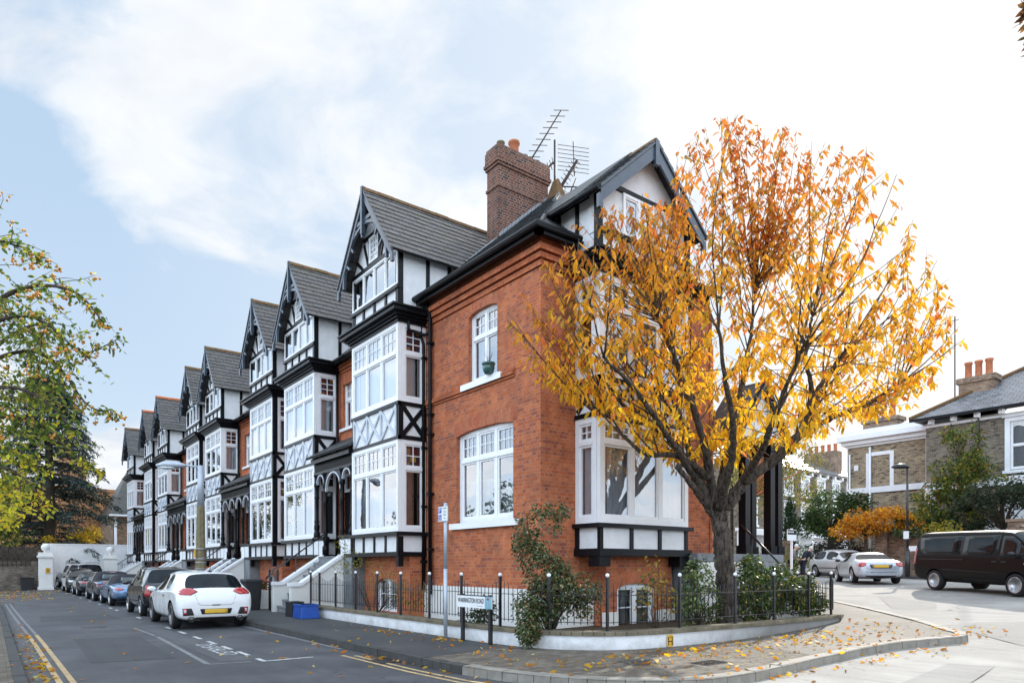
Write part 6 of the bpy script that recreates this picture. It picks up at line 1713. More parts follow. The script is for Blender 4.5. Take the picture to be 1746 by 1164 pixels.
# black MPV: short and tall
def ex(root, body, patch):
    patch('tail_light', [(.63, 1.0), (.76, 1.0), (.80, .66), (.62, .64)], 'red_light', REAR, .012)
    patch('number_plate', [(-.26, .72), (.26, .72), (.26, .61), (-.26, .61)], 'plate', REAR, .012, mirror=False)
    seam(patch, 'door_seam', [(.72, 1.0), (.74, .5), (.6, .32), (-.15, .32), (-.2, 1.0)], 'yz', SD); seam(patch, 'door_seam', [(-.2, .9), (-.2, .4), (-.75, .45), (-.95, .95)], 'yz', SD)
    patch('door_handle', [(-.12, .93), (.04, .93), (.04, .90), (-.12, .90)], 'trim', SD, .012, plane='yz'); patch('side_strip', [(-.9, .52), (.8, .50), (.8, .45), (-.9, .47)], 'trim', SD, .012, plane='yz')
ST = [(-1.80, .78, .36, .80, .92, .90, 'h'), (-1.76, .84, .30, .96, 1.03, .88, 'h'), (-1.70, .855, .26, 1.0, 1.06, .86, 'h'), (-1.50, .86, .24, 1.0, 1.52, .62, 'c'), (-1.25, .86, .22, 1.0, 1.575, .64, 'c'), (-.78, .86, .22, .99, 1.59, .65, 'c'), (-.70, .86, .22, .99, 1.59, .65, 'c'), (-.08, .86, .22, .97, 1.59, .65, 'c'), (.0, .86, .22, .97, 1.585, .65, 'c'),
      (.45, .86, .22, .96, 1.54, .64, 'c'), (.72, .86, .22, .95, 1.42, .62, 'c'), (1.25, .855, .22, .92, 1.06, .86, 'h'), (1.55, .83, .24, .82, .93, .8, 'h'), (1.74, .78, .26, .64, .74, .8, 'h'), (1.80, .66, .3, .55, .62, .8, 'h')]
CD = [('b', 'b'), ('b', 'b'), ('b', 'g'), ('b', 'b'), ('g', 'b'), ('b', 'b'), ('g', 'b'), ('b', 'b'), ('g', 'b'), ('g', 'b'), ('b', 'g'), ('b', 'b'), ('b', 'b'), ('b', 'b')]
car('parked_car', 'short tall black MPV parked directly in front of the white hatchback', 'car', (4.72, 26.0, 0), 0, ST, 'paint_black', (-1.22, 1.20), .31, .19, 'rim', 7, CG, CD, extras=ex, mirrors=(.95, 1.04, 'paint_black'))

# pale blue convertible, dark hood
def ex(root, body, patch):
    patch('tail_light', [(.50, .70), (.62, .745), (.78, .73), (.84, .69), (.78, .645), (.60, .64)], 'red_light', REAR, .014)
    patch('number_plate', [(-.26, .62), (.26, .62), (.26, .51), (-.26, .51)], 'plate', REAR, .012, mirror=False)
    patch('side_marker', [(-2.05, .50), (-1.92, .51), (-1.92, .47), (-2.05, .465)], 'amber', SD, .012, plane='yz'); seam(patch, 'door_seam', [(.75, .75), (.72, .35), (-.55, .32), (-.62, .78)], 'yz', SD)
    patch('hood_window', [(-.42, 1.14), (.42, 1.14), (.46, .98), (-.46, .98)], 'carglass_clear', REAR, .012, mirror=False); patch('door_handle', [(-.5, .70), (-.34, .70), (-.34, .67), (-.5, .67)], 'rim', SD, .012, plane='yz')
ST = [(-2.36, .60, .40, .58, .66, .8, 'h'), (-2.26, .76, .32, .66, .76, .82, 'h'), (-2.0, .87, .26, .74, .85, .8, 'h'), (-1.55, .91, .2, .80, .905, .82, 'h'), (-1.28, .915, .18, .82, .93, .80, 'h'), (-.95, .915, .17, .82, 1.20, .60, 'c'), (-.55, .915, .17, .82, 1.285, .62, 'c'), (.0, .915, .17, .81, 1.28, .62, 'c'), (.30, .915, .17, .80, 1.22, .60, 'c'),
      (.85, .91, .17, .785, .90, .86, 'h'), (1.45, .90, .19, .73, .86, .78, 'h'), (1.95, .84, .22, .64, .76, .76, 'h'), (2.26, .70, .26, .52, .62, .78, 'h'), (2.38, .50, .3, .46, .52, .8, 'h')]
CD = [('b', 'b')] * 4 + [('f', 'f'), ('f', 'f'), ('g', 'f'), ('g', 'f'), ('b', 'g')] + [('b', 'b')] * 4
car('parked_car', 'pale blue convertible with dark fabric hood and oval tail lights', 'car', (4.80, 33.35, 0), 0, ST, 'paint_blue', (-1.32, 1.30), .33, .21, 'rim', 9, CG, CD, extras=ex, mirrors=(.62, .87, 'paint_blue'))

# grey saloon convertible, black hood
def ex(root, body, patch):
    patch('tail_light', [(.44, .86), (.80, .88), (.82, .72), (.60, .70), (.46, .76)], 'red_light', REAR, .012); patch('number_plate', [(-.26, .78), (.26, .78), (.26, .67), (-.26, .67)], 'plate', REAR, .012, mirror=False)
    patch('hood_window', [(-.44, 1.22), (.44, 1.22), (.50, 1.02), (-.50, 1.02)], 'carglass_clear', REAR, .012, mirror=False); patch('brake_light', [(-.16, 1.345), (.16, 1.345), (.16, 1.32), (-.16, 1.32)], 'red_light', REAR, .012, mirror=False)
    seam(patch, 'door_seam', [(.75, .85), (.72, .35), (-.6, .32), (-.7, .88)], 'yz', SD)
ST = [(-2.28, .70, .38, .70, .78, .86, 'h'), (-2.22, .82, .3, .84, .93, .84, 'h'), (-1.85, .87, .22, .88, .96, .84, 'h'), (-1.45, .885, .2, .90, .975, .84, 'h'), (-1.1, .89, .18, .90, 1.29, .60, 'c'), (-.7, .89, .18, .89, 1.375, .63, 'c'), (.0, .89, .18, .88, 1.385, .63, 'c'), (.35, .89, .18, .87, 1.33, .61, 'c'), (.98, .885, .18, .85, .97, .86, 'h'), (1.6, .87, .2, .78, .89, .8, 'h'), (2.1, .80, .24, .66, .76, .8, 'h'), (2.28, .66, .28, .54, .62, .8, 'h')]
CD = [('b', 'b')] * 3 + [('f', 'f'), ('f', 'f'), ('g', 'f'), ('g', 'f'), ('b', 'g')] + [('b', 'b')] * 3
car('parked_car', 'grey four-seat convertible with a black fabric hood, ahead of the pale blue one', 'car', (4.72, 38.3, 0), 0, ST, 'paint_grey', (-1.38, 1.35), .325, .2, 'rim', 10, CG, CD, extras=ex, mirrors=(.62, .95, 'paint_grey'))

# low dark coupe
def ex(root, body, patch):
    patch('tail_light', [(.40, .76), (.74, .78), (.80, .70), (.50, .68)], 'red_light', REAR, .014); patch('number_plate', [(-.26, .56), (.26, .56), (.26, .46), (-.26, .46)], 'plate', REAR, .012, mirror=False)
ST = [(-2.18, .66, .36, .56, .64, .85, 'h'), (-2.1, .80, .28, .70, .80, .84, 'h'), (-1.75, .89, .22, .80, .91, .78, 'h'), (-1.2, .905, .2, .84, 1.04, .66, 'c'), (-.6, .90, .18, .84, 1.24, .58, 'c'), (.0, .90, .18, .83, 1.29, .60, 'c'), (.35, .90, .18, .82, 1.23, .59, 'c'), (.95, .90, .18, .80, .90, .86, 'h'), (1.5, .88, .2, .76, .84, .86, 'h'), (1.95, .80, .24, .62, .70, .84, 'h'), (2.15, .62, .28, .5, .56, .8, 'h')]
CD = [('b', 'b')] * 3 + [('b', 'g'), ('g', 'b'), ('g', 'b'), ('b', 'g'), ('b', 'g')][:4] + [('b', 'b')] * 3
car('parked_car', 'low black coupe seen from behind, beyond the grey convertible', 'car', (4.70, 45.0, 0), 0, ST, 'paint_navy', (-1.2, 1.22), .33, .22, 'rim', 5, CG, CD, extras=ex, mirrors=(.55, .90, 'paint_navy'))
# dark hatch facing the camera
def ex(root, body, patch):
    patch('head_light', [(.42, .74), (.62, .77), (.78, .74), (.74, .66), (.50, .65)], 'clear_light', FRONT, .014); patch('grille', [(-.30, .70), (.30, .70), (.24, .58), (-.24, .58)], 'trim', FRONT, .01, mirror=False); patch('fog_light', [(.56, .40), (.66, .40), (.66, .33), (.56, .33)], 'clear_light', FRONT, .012)
    patch('lower_grille', [(-.46, .44), (.46, .44), (.40, .30), (-.40, .30)], 'trim', FRONT, .01, mirror=False)
ST2 = [(-2.1, .76, .34, .66, .78, .88, 'h'), (-2.04, .85, .24, .86, .98, .86, 'h'), (-1.92, .875, .21, .92, 1.04, .80, 'h'), (-1.6, .88, .19, .93, 1.38, .59, 'c'), (-1.0, .88, .18, .92, 1.46, .63, 'c'), (-.42, .88, .18, .90, 1.47, .64, 'c'), (-.34, .88, .18, .90, 1.47, .64, 'c'), (.28, .88, .18, .89, 1.42, .63, 'c'), (.62, .88, .18, .88, 1.31, .61, 'c'), (1.2, .88, .18, .86, .99, .86, 'h'), (1.7, .86, .2, .80, .92, .84, 'h'), (2.08, .82, .22, .68, .80, .84, 'h'), (2.18, .72, .26, .55, .66, .84, 'h')]
CD2 = [('b', 'b'), ('b', 'b'), ('b', 'g'), ('g', 'b'), ('g', 'b'), ('b', 'b'), ('g', 'b'), ('g', 'b'), ('b', 'g'), ('b', 'b'), ('b', 'b'), ('b', 'b')]
car('parked_car', 'dark hatchback facing the camera with clear headlights, beside the silver estate car', 'car', (4.62, 50.9, 0), 180, ST2, 'paint_dark', (-1.33, 1.33), .32, .2, 'rim', 5, CG, CD2, extras=ex, mirrors=(.8, .97, 'paint_dark'))
# silver estate in the driveway
def ex(root, body, patch):
    patch('tail_light', [(.66, 1.05), (.90, 1.02), (.90, .80), (.72, .80)], 'red_light', REAR, .014); patch('tail_light', [(.70, 1.62), (.76, 1.6), (.86, 1.06), (.78, 1.06)], 'red_light', REAR, .014)
    patch('number_plate', [(-.20, .97), (.32, .97), (.32, .86), (-.20, .86)], 'plate', REAR, .012, mirror=False); patch('bumper', [(-.90, .62), (.90, .62), (.88, .34), (-.88, .34)], 'trim', REAR, .012, mirror=False)
    for sg in (-1, 1):
        mb = MB(); mb.tube([(sg * .66, -1.9, 1.73), (sg * .66, -1.75, 1.82), (sg * .66, .4, 1.83), (sg * .66, .55, 1.74)], .02, 6); mb.build('roof_rail', 'trim', root, origin=Vector((0, 0, 0)))
ST = [(-2.38, .86, .42, .98, 1.06, .9, 'h'), (-2.34, .93, .32, 1.06, 1.12, .88, 'h'), (-2.28, .945, .28, 1.08, 1.14, .86, 'h'), (-2.0, .95, .26, 1.08, 1.70, .68, 'c'), (-1.2, .95, .26, 1.07, 1.76, .70, 'c'), (-.5, .95, .26, 1.06, 1.77, .70, 'c'), (-.4, .95, .26, 1.06, 1.77, .70, 'c'), (.5, .95, .26, 1.04, 1.70, .68, 'c'), (1.2, .95, .26, 1.02, 1.16, .86, 'h'), (1.9, .93, .28, .96, 1.06, .84, 'h'), (2.3, .86, .3, .8, .9, .84, 'h'), (2.4, .7, .34, .6, .7, .8, 'h')]
CD = [('b', 'b'), ('b', 'b'), ('b', 'g'), ('g', 'b'), ('g', 'b'), ('b', 'b'), ('g', 'b'), ('b', 'g'), ('b', 'b'), ('b', 'b'), ('b', 'b')]
car('parked_car', 'silver four wheel drive estate in the driveway between the white gate piers', 'car', (5.3, 59.4, .05), -14, ST, 'paint_silver', (-1.4, 1.45), .37, .23, 'rim', 5, None, CD, extras=ex, mirrors=(.95, 1.12, 'paint_silver'))

# ---- side road
def ex(root, body, patch):
    patch('tail_light', [(.52, .83), (.66, .86), (.82, .80), (.84, .68), (.66, .66), (.54, .72)], 'red_light', REAR, .014); patch('plate_recess', [(-.42, .76), (.42, .76), (.36, .60), (-.36, .60)], 'paint_grey', REAR, .004, mirror=False)
    patch('number_plate', [(-.27, .735), (.27, .735), (.27, .625), (-.27, .625)], 'plate', REAR, .014, mirror=False); patch('brake_light', [(-.2, .905), (.2, .905), (.2, .89), (-.2, .89)], 'red_light', REAR, .012, mirror=False)
    seam(patch, 'boot_seam', [(.52, .72), (.46, .56), (-.46, .56), (-.52, .72)], 'xz', REAR, mirror=False); patch('bumper_line', [(-.80, .46), (.80, .46), (.80, .445), (-.80, .445)], 'trim', REAR, .004, mirror=False)
    patch('underside', [(-.55, .32), (.55, .32), (.5, .22), (-.5, .22)], 'trim', REAR, .01, mirror=False)
    seam(patch, 'door_seam', [(.72, .75), (.70, .35), (-.55, .30), (-.68, .78)], 'yz', SD)
ST = [(-2.05, .72, .32, .66, .74, .88, 'h'), (-1.99, .83, .24, .82, .90, .86, 'h'), (-1.60, .87, .2, .86, .935, .84, 'h'), (-1.22, .885, .18, .865, .96, .84, 'h'), (-.80, .89, .17, .86, 1.20, .58, 'c'), (-.40, .89, .17, .85, 1.275, .60, 'c'), (.05, .89, .17, .84, 1.27, .60, 'c'), (.30, .89, .17, .835, 1.21, .59, 'c'), (.85, .885, .17, .81, .91, .86, 'h'), (1.4, .87, .19, .75, .85, .80, 'h'), (1.85, .76, .22, .62, .72, .8, 'h'), (2.03, .52, .26, .5, .56, .8, 'h')]
CD = [('b', 'b')] * 3 + [('b', 'g'), ('b', 'b'), ('g', 'b'), ('g', 'b'), ('b', 'g')] + [('b', 'b')] * 3
car('parked_car', 'silver two-seat roadster seen from behind, parked by the brick wall', 'car', (29.15, 13.65, g(29.1)), 50, ST, 'paint_silverblue', (-1.2, 1.23), .32, .22, 'rim', 5, None, CD, extras=ex, mirrors=(.58, .93, 'trim'))
def ex(root, body, patch):
    patch('head_light', [(.48, .76), (.66, .80), (.84, .76), (.82, .64), (.56, .62)], 'clear_light', FRONT, .014); patch('grille', [(-.34, .66), (.34, .66), (.30, .56), (-.30, .56)], 'trim', FRONT, .01, mirror=False); patch('lower_grille', [(-.56, .46), (.56, .46), (.48, .30), (-.48, .30)], 'trim', FRONT, .01, mirror=False)
    seam(patch, 'door_seam', [(.85, .85), (.85, .4), (.7, .3), (-.22, .28), (-.24, .9)], 'yz', SD); seam(patch, 'door_seam', [(-.24, .5), (-.9, .45), (-1.1, .9)], 'yz', SD); patch('side_strip', [(-.95, .52), (.8, .50), (.8, .46), (-.95, .48)], 'trim', SD, .010, plane='yz')
    patch('door_handle', [(-.15, .80), (0, .80), (0, .77), (-.15, .77)], 'paint_silver', SD, .014, plane='yz')
car('parked_car', 'silver five-door hatchback facing the camera behind the roadster', 'car', (35.2, 17.6, g(35.2)), 214, ST2, 'paint_silver', (-1.33, 1.33), .32, .2, 'rim', 7, None, CD2, extras=ex, mirrors=(.8, .97, 'paint_silver'))
# black van
def ex(root, body, patch):
    patch('tail_light', [(.80, 1.42), (.93, 1.42), (.945, .86), (.82, .86)], 'red_light', REAR, .012)
    patch('tail_light', [(-2.44, 1.42), (-2.36, 1.40), (-2.35, .88), (-2.44, .86)], 'red_light', SD, .010, plane='yz')
    patch('lower_cladding', [(-1.0, .42), (.95, .42), (.95, .26), (-1.0, .26)], 'trim', SD, .012, plane='yz'); patch('side_marker', [(1.86, .98), (2.0, .985), (2.0, .94), (1.86, .935)], 'amber', SD, .012, plane='yz')
    seam(patch, 'door_seam', [(1.05, 1.72), (1.05, .45), (1.9, .50), (2.02, 1.05)], 'yz', SD, .012); seam(patch, 'slide_door_seam', [(.98, 1.74), (.98, .42), (-.35, .42), (-.35, 1.74)], 'yz', SD, .012)
    seam(patch, 'slide_rail', [(-.35, 1.04), (-2.2, 1.04)], 'yz', SD, .02); patch('door_handle', [(1.12, 1.02), (1.28, 1.02), (1.28, .98), (1.12, .98)], 'trim', SD, .014, plane='yz'); patch('door_handle', [(.78, 1.02), (.94, 1.02), (.94, .98), (.78, .98)], 'trim', SD, .014, plane='yz')
    patch('head_light', [(.55, .98), (.88, 1.08), (.90, .90), (.66, .84)], 'clear_light', FRONT, .014); patch('grille', [(-.4, .86), (.4, .86), (.36, .74), (-.36, .74)], 'trim', FRONT, .01, mirror=False)
    mb = MB(); mb.tube([(0, 1.05, 1.95), (0, .85, 2.12)], [.012, .005], 6); mb.build('roof_aerial', 'galv', root, origin=Vector((0, 0, 0)))
    for ol in ([(-2.28, 1.76), (-.47, 1.78), (-.47, 1.22), (-1.95, 1.20), (-2.18, 1.36)], [(-.36, 1.78), (.90, 1.78), (.90, 1.34), (.76, 1.20), (-.36, 1.20)], [(1.06, 1.76), (1.32, 1.74), (1.56, 1.58), (1.56, 1.19), (1.12, 1.19), (1.06, 1.26)], [(1.61, 1.54), (2.02, 1.20), (1.61, 1.18)]):
        cx_ = sum(p[0] for p in ol) / len(ol); cz_ = sum(p[1] for p in ol) / len(ol)
        patch('window_rubber', [(cx_ + (y - cx_) * 1.06 + (.02 if y > cx_ else -.02), cz_ + (z - cz_) * 1.08) for y, z in ol], 'trim', SD, .004, plane='yz'); patch('side_glass', ol, 'carglass', SD, .009, plane='yz')
    patch('side_crease', [(-1.2, .72), (1.5, .66), (1.5, .645), (-1.2, .705)], 'trim', SD, .002, plane='yz', th=0.)
ST = [(-2.50, .88, .42, 1.12, 1.80, .72, 'c'), (-2.46, .945, .34, 1.16, 1.92, .78, 'c'), (-2.30, .955, .28, 1.18, 1.955, .80, 'c'), (-2.15, .955, .27, 1.18, 1.96, .80, 'c'), (-.45, .955, .27, 1.17, 1.975, .80, 'c'), (-.38, .955, .27, 1.17, 1.975, .80, 'c'), (.82, .955, .27, 1.16, 1.97, .80, 'c'), (1.02, .955, .27, 1.15, 1.96, .80, 'c'), (1.30, .955, .27, 1.14, 1.92, .78, 'c'), (1.62, .95, .27, 1.12, 1.74, .74, 'c'), (2.12, .93, .27, 1.06, 1.26, .86, 'h'), (2.34, .90, .29, .96, 1.06, .88, 'h'), (2.48, .82, .32, .78, .86, .88, 'h'), (2.52, .68, .36, .6, .66, .86, 'h')]
CD = [('b', 'b'), ('b', 'b'), ('b', 'b'), ('b', 'b'), ('b', 'b'), ('b', 'b'), ('b', 'b'), ('b', 'b'), ('b', 'g'), ('b', 'g'), ('b', 'b'), ('b', 'b'), ('b', 'b')]
VX, VY, VA = 25.3, 7.8, 209
car('parked_van', 'glossy black van with tinted side windows crossing the right edge of the view', 'van', (VX, VY, .765), VA, ST, 'paint_van', (-1.52, 1.58), .335, .23, 'rim', 6, None, CD, extras=ex, mirrors=(1.55, 1.24, 'trim'), pitch=-1.6, crease=.97)
CHERRY = [[(13.17, 9.18, 0.33, 0.38), (13.15, 9.19, 0.75, 0.32), (13.12, 9.22, 1.34, 0.285), (13.08, 9.25, 1.93, 0.265), (13.02, 9.3, 2.52, 0.27), (12.95, 9.35, 2.95, 0.27)], [(12.88, 9.4, 2.82, 0.2), (12.37, 9.41, 3.47, 0.17), (11.99, 9.46, 3.89, 0.15), (11.54, 9.54, 4.36, 0.12), (10.99, 9.71, 4.61, 0.09), (10.45, 9.88, 4.65, 0.07), (9.88, 10.07, 4.73, 0.045)], [(12.47, 9.21, 3.52, 0.1), (11.94, 9.24, 3.8, 0.095), (11.48, 9.34, 3.94, 0.085), (10.94, 9.51, 3.92, 0.075), (10.55, 9.55, 4.01, 0.06), (10.18, 9.58, 4.24, 0.045)], [(12.64, 9.33, 2.94, 0.11), (12.21, 9.29, 3.21, 0.1), (11.74, 9.27, 3.51, 0.085), (11.54, 9.29, 3.68, 0.08), (11.54, 9.23, 3.76, 0.06)], [(12.94, 9.61, 3.16, 0.16), (12.74, 9.89, 4.15, 0.12), (12.63, 10.1, 4.97, 0.1), (12.49, 10.33, 5.6, 0.08), (12.22, 10.79, 6.07, 0.06), (11.69, 11.32, 5.96, 0.04)], [(12.88, 9.4, 2.98, 0.17), (12.47, 9.21, 3.84, 0.14), (11.96, 9.1, 4.65, 0.11), (11.5, 9.07, 5.32, 0.09), (11.04, 9.05, 5.96, 0.06), (10.65, 9.1, 6.6, 0.04)], [(13.15, 9.44, 2.97, 0.18), (13.57, 9.5, 4.25, 0.14), (13.99, 9.56, 5.27, 0.11), (14.31, 9.56, 6.15, 0.09), (14.62, 9.58, 7.2, 0.06), (14.82, 9.55, 8.52, 0.04)], [(13.09, 9.24, 2.88, 0.2), (13.37, 8.9, 3.49, 0.18), (13.79, 8.45, 3.97, 0.165), (14.13, 8.06, 4.47, 0.14), (14.27, 7.83, 4.93, 0.1), (14.31, 7.68, 5.48, 0.075), (14.73, 7.35, 6.24, 0.05)], [(14.06, 8.12, 4.4, 0.11), (15.02, 7.76, 4.93, 0.09), (15.85, 7.38, 5.26, 0.06), (16.69, 6.98, 5.85, 0.04)], [(14.21, 8.0, 4.63, 0.09), (13.86, 7.64, 5.27, 0.08), (13.41, 7.48, 5.9, 0.06), (13.22, 7.25, 6.64, 0.04)], [(13.21, 9.53, 2.94, 0.16), (13.61, 10.1, 4.19, 0.12), (13.88, 10.65, 5.45, 0.09), (14.03, 11.04, 6.73, 0.06), (14.34, 11.18, 8.18, 0.04)], [(12.85, 9.18, 2.9, 0.15), (12.16, 8.44, 3.72, 0.11), (11.51, 7.93, 4.4, 0.09), (10.86, 7.67, 5.15, 0.06), (10.44, 7.49, 5.88, 0.04)], [(13.29, 9.34, 2.97, 0.15), (14.73, 9.49, 4.22, 0.11), (15.83, 9.53, 5.66, 0.08), (16.65, 9.53, 7.15, 0.05), (17.3, 9.41, 8.79, 0.035)], [(13.28, 8.84, 3.46, 0.12), (12.51, 7.79, 4.27, 0.09), (12.05, 7.14, 5.01, 0.06), (11.75, 6.61, 5.59, 0.04)], [(12.24, 9.39, 3.52, 0.1), (10.74, 9.03, 4.37, 0.08), (9.6, 8.77, 4.95, 0.06), (8.66, 8.61, 5.29, 0.04)]]
CH_ENV = [(-5.15, 7.08), (-4.73, 6.27), (-4.07, 5.61), (-3.35, 5.08), (-2.37, 4.49), (-1.31, 3.9), (-0.2, 3.37), (1.18, 4.1), (2.63, 4.75), (4.21, 5.08), (5.39, 6.53), (5.06, 7.97), (4.21, 9.22), (3.61, 11.0), (2.5, 11.06), (0.66, 11.72), (-0.07, 11.79), (-1.18, 11.16), (-0.99, 9.95), (-1.97, 9.95), (-3.15, 9.75), (-4.07, 8.9), (-4.73, 8.11)]
CRAB = [[(-0.61, 11.81, 0.11, 0.11), (-0.6, 11.8, 1.33, 0.1), (-0.55, 11.77, 2.33, 0.09), (-0.49, 11.72, 3.03, 0.08)], [(-0.49, 11.72, 3.03, 0.07), (-0.24, 11.53, 4.27, 0.05), (0.06, 11.05, 4.96, 0.035), (0.48, 10.6, 5.17, 0.022), (0.89, 10.28, 5.08, 0.014), (1.14, 10.09, 4.74, 0.008)], [(-0.49, 11.72, 3.11, 0.06), (-0.13, 11.95, 4.22, 0.035), (0.33, 11.85, 4.61, 0.025), (0.72, 11.55, 4.49, 0.018), (1.11, 11.25, 3.87, 0.01), (1.38, 11.05, 3.79, 0.006)], [(-0.49, 11.72, 3.07, 0.06), (-0.3, 11.19, 4.93, 0.03), (0.0, 10.84, 5.63, 0.018), (0.29, 10.61, 5.63, 0.012), (0.51, 10.45, 5.49, 0.006)], [(-0.52, 11.74, 2.64, 0.06), (0.0, 11.6, 3.54, 0.03), (0.51, 11.33, 3.56, 0.02), (0.89, 11.04, 3.16, 0.012), (1.17, 10.82, 2.92, 0.006)], [(-0.54, 11.76, 2.41, 0.06), (0.06, 11.05, 2.85, 0.03), (0.36, 10.82, 2.73, 0.018), (0.57, 10.65, 2.39, 0.008)], [(-0.24, 11.53, 4.11, 0.05), (0.26, 11.77, 4.82, 0.02), (0.65, 11.48, 4.95, 0.015), (1.04, 11.18, 4.58, 0.01), (1.43, 10.88, 4.76, 0.005)], [(-0.37, 11.63, 3.65, 0.05), (0.12, 10.75, 3.85, 0.025), (0.53, 10.43, 3.71, 0.016), (0.88, 10.16, 3.26, 0.008)], [(-0.31, 11.58, 4.04, 0.05), (0.0, 10.59, 4.52, 0.025), (0.34, 10.32, 4.67, 0.015), (0.63, 10.1, 4.52, 0.01), (0.8, 9.97, 4.09, 0.006)], [(-0.49, 11.72, 2.88, 0.05), (-0.06, 12.28, 3.31, 0.025), (0.33, 11.97, 3.22, 0.016), (0.6, 11.77, 2.97, 0.008)]]
# ------------------------------------------------------------------ vegetation
def leaf_mesh(name, P, D, L, Wd, C, mat, parent, droop=.25, simple_=False, origin=None):
    """every leaf a small folded, drooping blade; colours in the attribute 'col'"""
    P = np.asarray(P, float); D = np.asarray(D, float); C = np.asarray(C, float); n = len(P)
    L = np.broadcast_to(np.asarray(L, float), n)[:, None]; Wd = np.broadcast_to(np.asarray(Wd, float), n)[:, None]
    D = D / (np.linalg.norm(D, axis=1, keepdims=True) + 1e-9)
    r = RNG.normal(size=(n, 3)); S = np.cross(D, r); S /= np.linalg.norm(S, axis=1, keepdims=True) + 1e-9
    Nn = np.cross(S, D)
    r0 = parent
    while r0.parent is not None: r0 = r0.parent
    o = np.array(r0.location if origin is None else origin)
    P = P - o
    down = np.array([0, 0, -1.]) * droop
    if simple_:
        tip = P + D * L + down * L * .5; m = P + D * L * .45 
        a = m + S * Wd * .5 - Nn * Wd * .12; b = m - S * Wd * .5 - Nn * Wd * .12
        V = np.stack([P, a, tip, b], 1).reshape(-1, 3); k = 4
        F = np.array([[0, 1, 2], [0, 2, 3]])
    else:
        m1 = P + D * L * .34 + down * L * .08; m2 = P + D * L * .68 + down * L * .32; tip = P + D * L + down * L * .75
        V = np.stack([P, m1 + S * Wd * .46 + Nn * Wd * .12, m1, m1 - S * Wd * .46 + Nn * Wd * .12, m2 + S * Wd * .40 + Nn * Wd * .1, m2, m2 - S * Wd * .40 + Nn * Wd * .1, tip], 1).reshape(-1, 3); k = 8
        F = np.array([[0, 1, 2], [0, 2, 3], [1, 4, 2], [4, 5, 2], [2, 5, 3], [5, 6, 3], [4, 7, 5], [5, 7, 6]])
    FF = (F[None] + (np.arange(n) * k)[:, None, None]).reshape(-1, 3)
    me = bpy.data.meshes.new(name)
    me.vertices.add(len(V)); me.vertices.foreach_set('co', V.astype(np.float32).ravel())
    me.loops.add(len(FF) * 3); me.loops.foreach_set('vertex_index', FF.astype(np.int32).ravel())
    me.polygons.add(len(FF)); me.polygons.foreach_set('loop_start', np.arange(0, len(FF) * 3, 3, dtype=np.int32)); me.polygons.foreach_set('loop_total', np.full(len(FF), 3, dtype=np.int32))
    me.update(calc_edges=True)
    at = me.color_attributes.new('col', 'FLOAT_COLOR', 'POINT')
    cc = np.ones((n, k, 4), np.float32); cc[:, :, :3] = C[:, None, :]
    at.data.foreach_set('color', cc.ravel())
    me.materials.append(M[mat]); ob = bpy.data.objects.new(name, me); COL.objects.link(ob)
    ob.parent = parent
    return ob
def pal(n, cols, wts=None, jit=.18):
    cols = np.array(cols); i = RNG.choice(len(cols), n, p=None if wts is None else np.array(wts) / sum(wts))
    return np.clip(cols[i] * (1 + RNG.normal(0, jit, (n, 1))) * (1 + RNG.normal(0, jit * .35, (n, 3))), .003, .95)
def inpoly(x, y, poly):
    c = False; n = len(poly)
    for i in range(n):
        (x1, y1), (x2, y2) = poly[i], poly[i - 1]
        if (y1 > y) != (y2 > y) and x < (x2 - x1) * (y - y1) / (y2 - y1) + x1: c = not c
    return c
def spline(ctrl, n=8):
    """smooth limb through control points (x,y,z,r)"""
    P = [Vector(p[:3]) for p in ctrl]; Rr = [p[3] for p in ctrl]; out = []; rad = []
    for i in range(len(P) - 1):
        p0 = P[max(i - 1, 0)]; p1 = P[i]; p2 = P[i + 1]; p3 = P[min(i + 2, len(P) - 1)]
        for k in range(n):
            t = k / n
            out.append(.5 * ((2 * p1) + (p2 - p0) * t + (2 * p0 - 5 * p1 + 4 * p2 - p3) * t * t + (3 * p1 - p0 - 3 * p2 + p3) * t ** 3)); rad.append(Rr[i] + (Rr[i + 1] - Rr[i]) * t)
    out.append(P[-1]); rad.append(Rr[-1])
    return out, rad
def shoot_path(p, d, L, seg=.22, bend=.10, up=.05, rr=random):
    pts = [p.copy()]; d = d.normalized(); n = max(2, int(L / seg))
    for k in range(n):
        d = (d + Vector((rr.gauss(0, bend), rr.gauss(0, bend), rr.gauss(0, bend) + up))).normalized(); pts.append(pts[-1] + d * (L / n))
    return pts

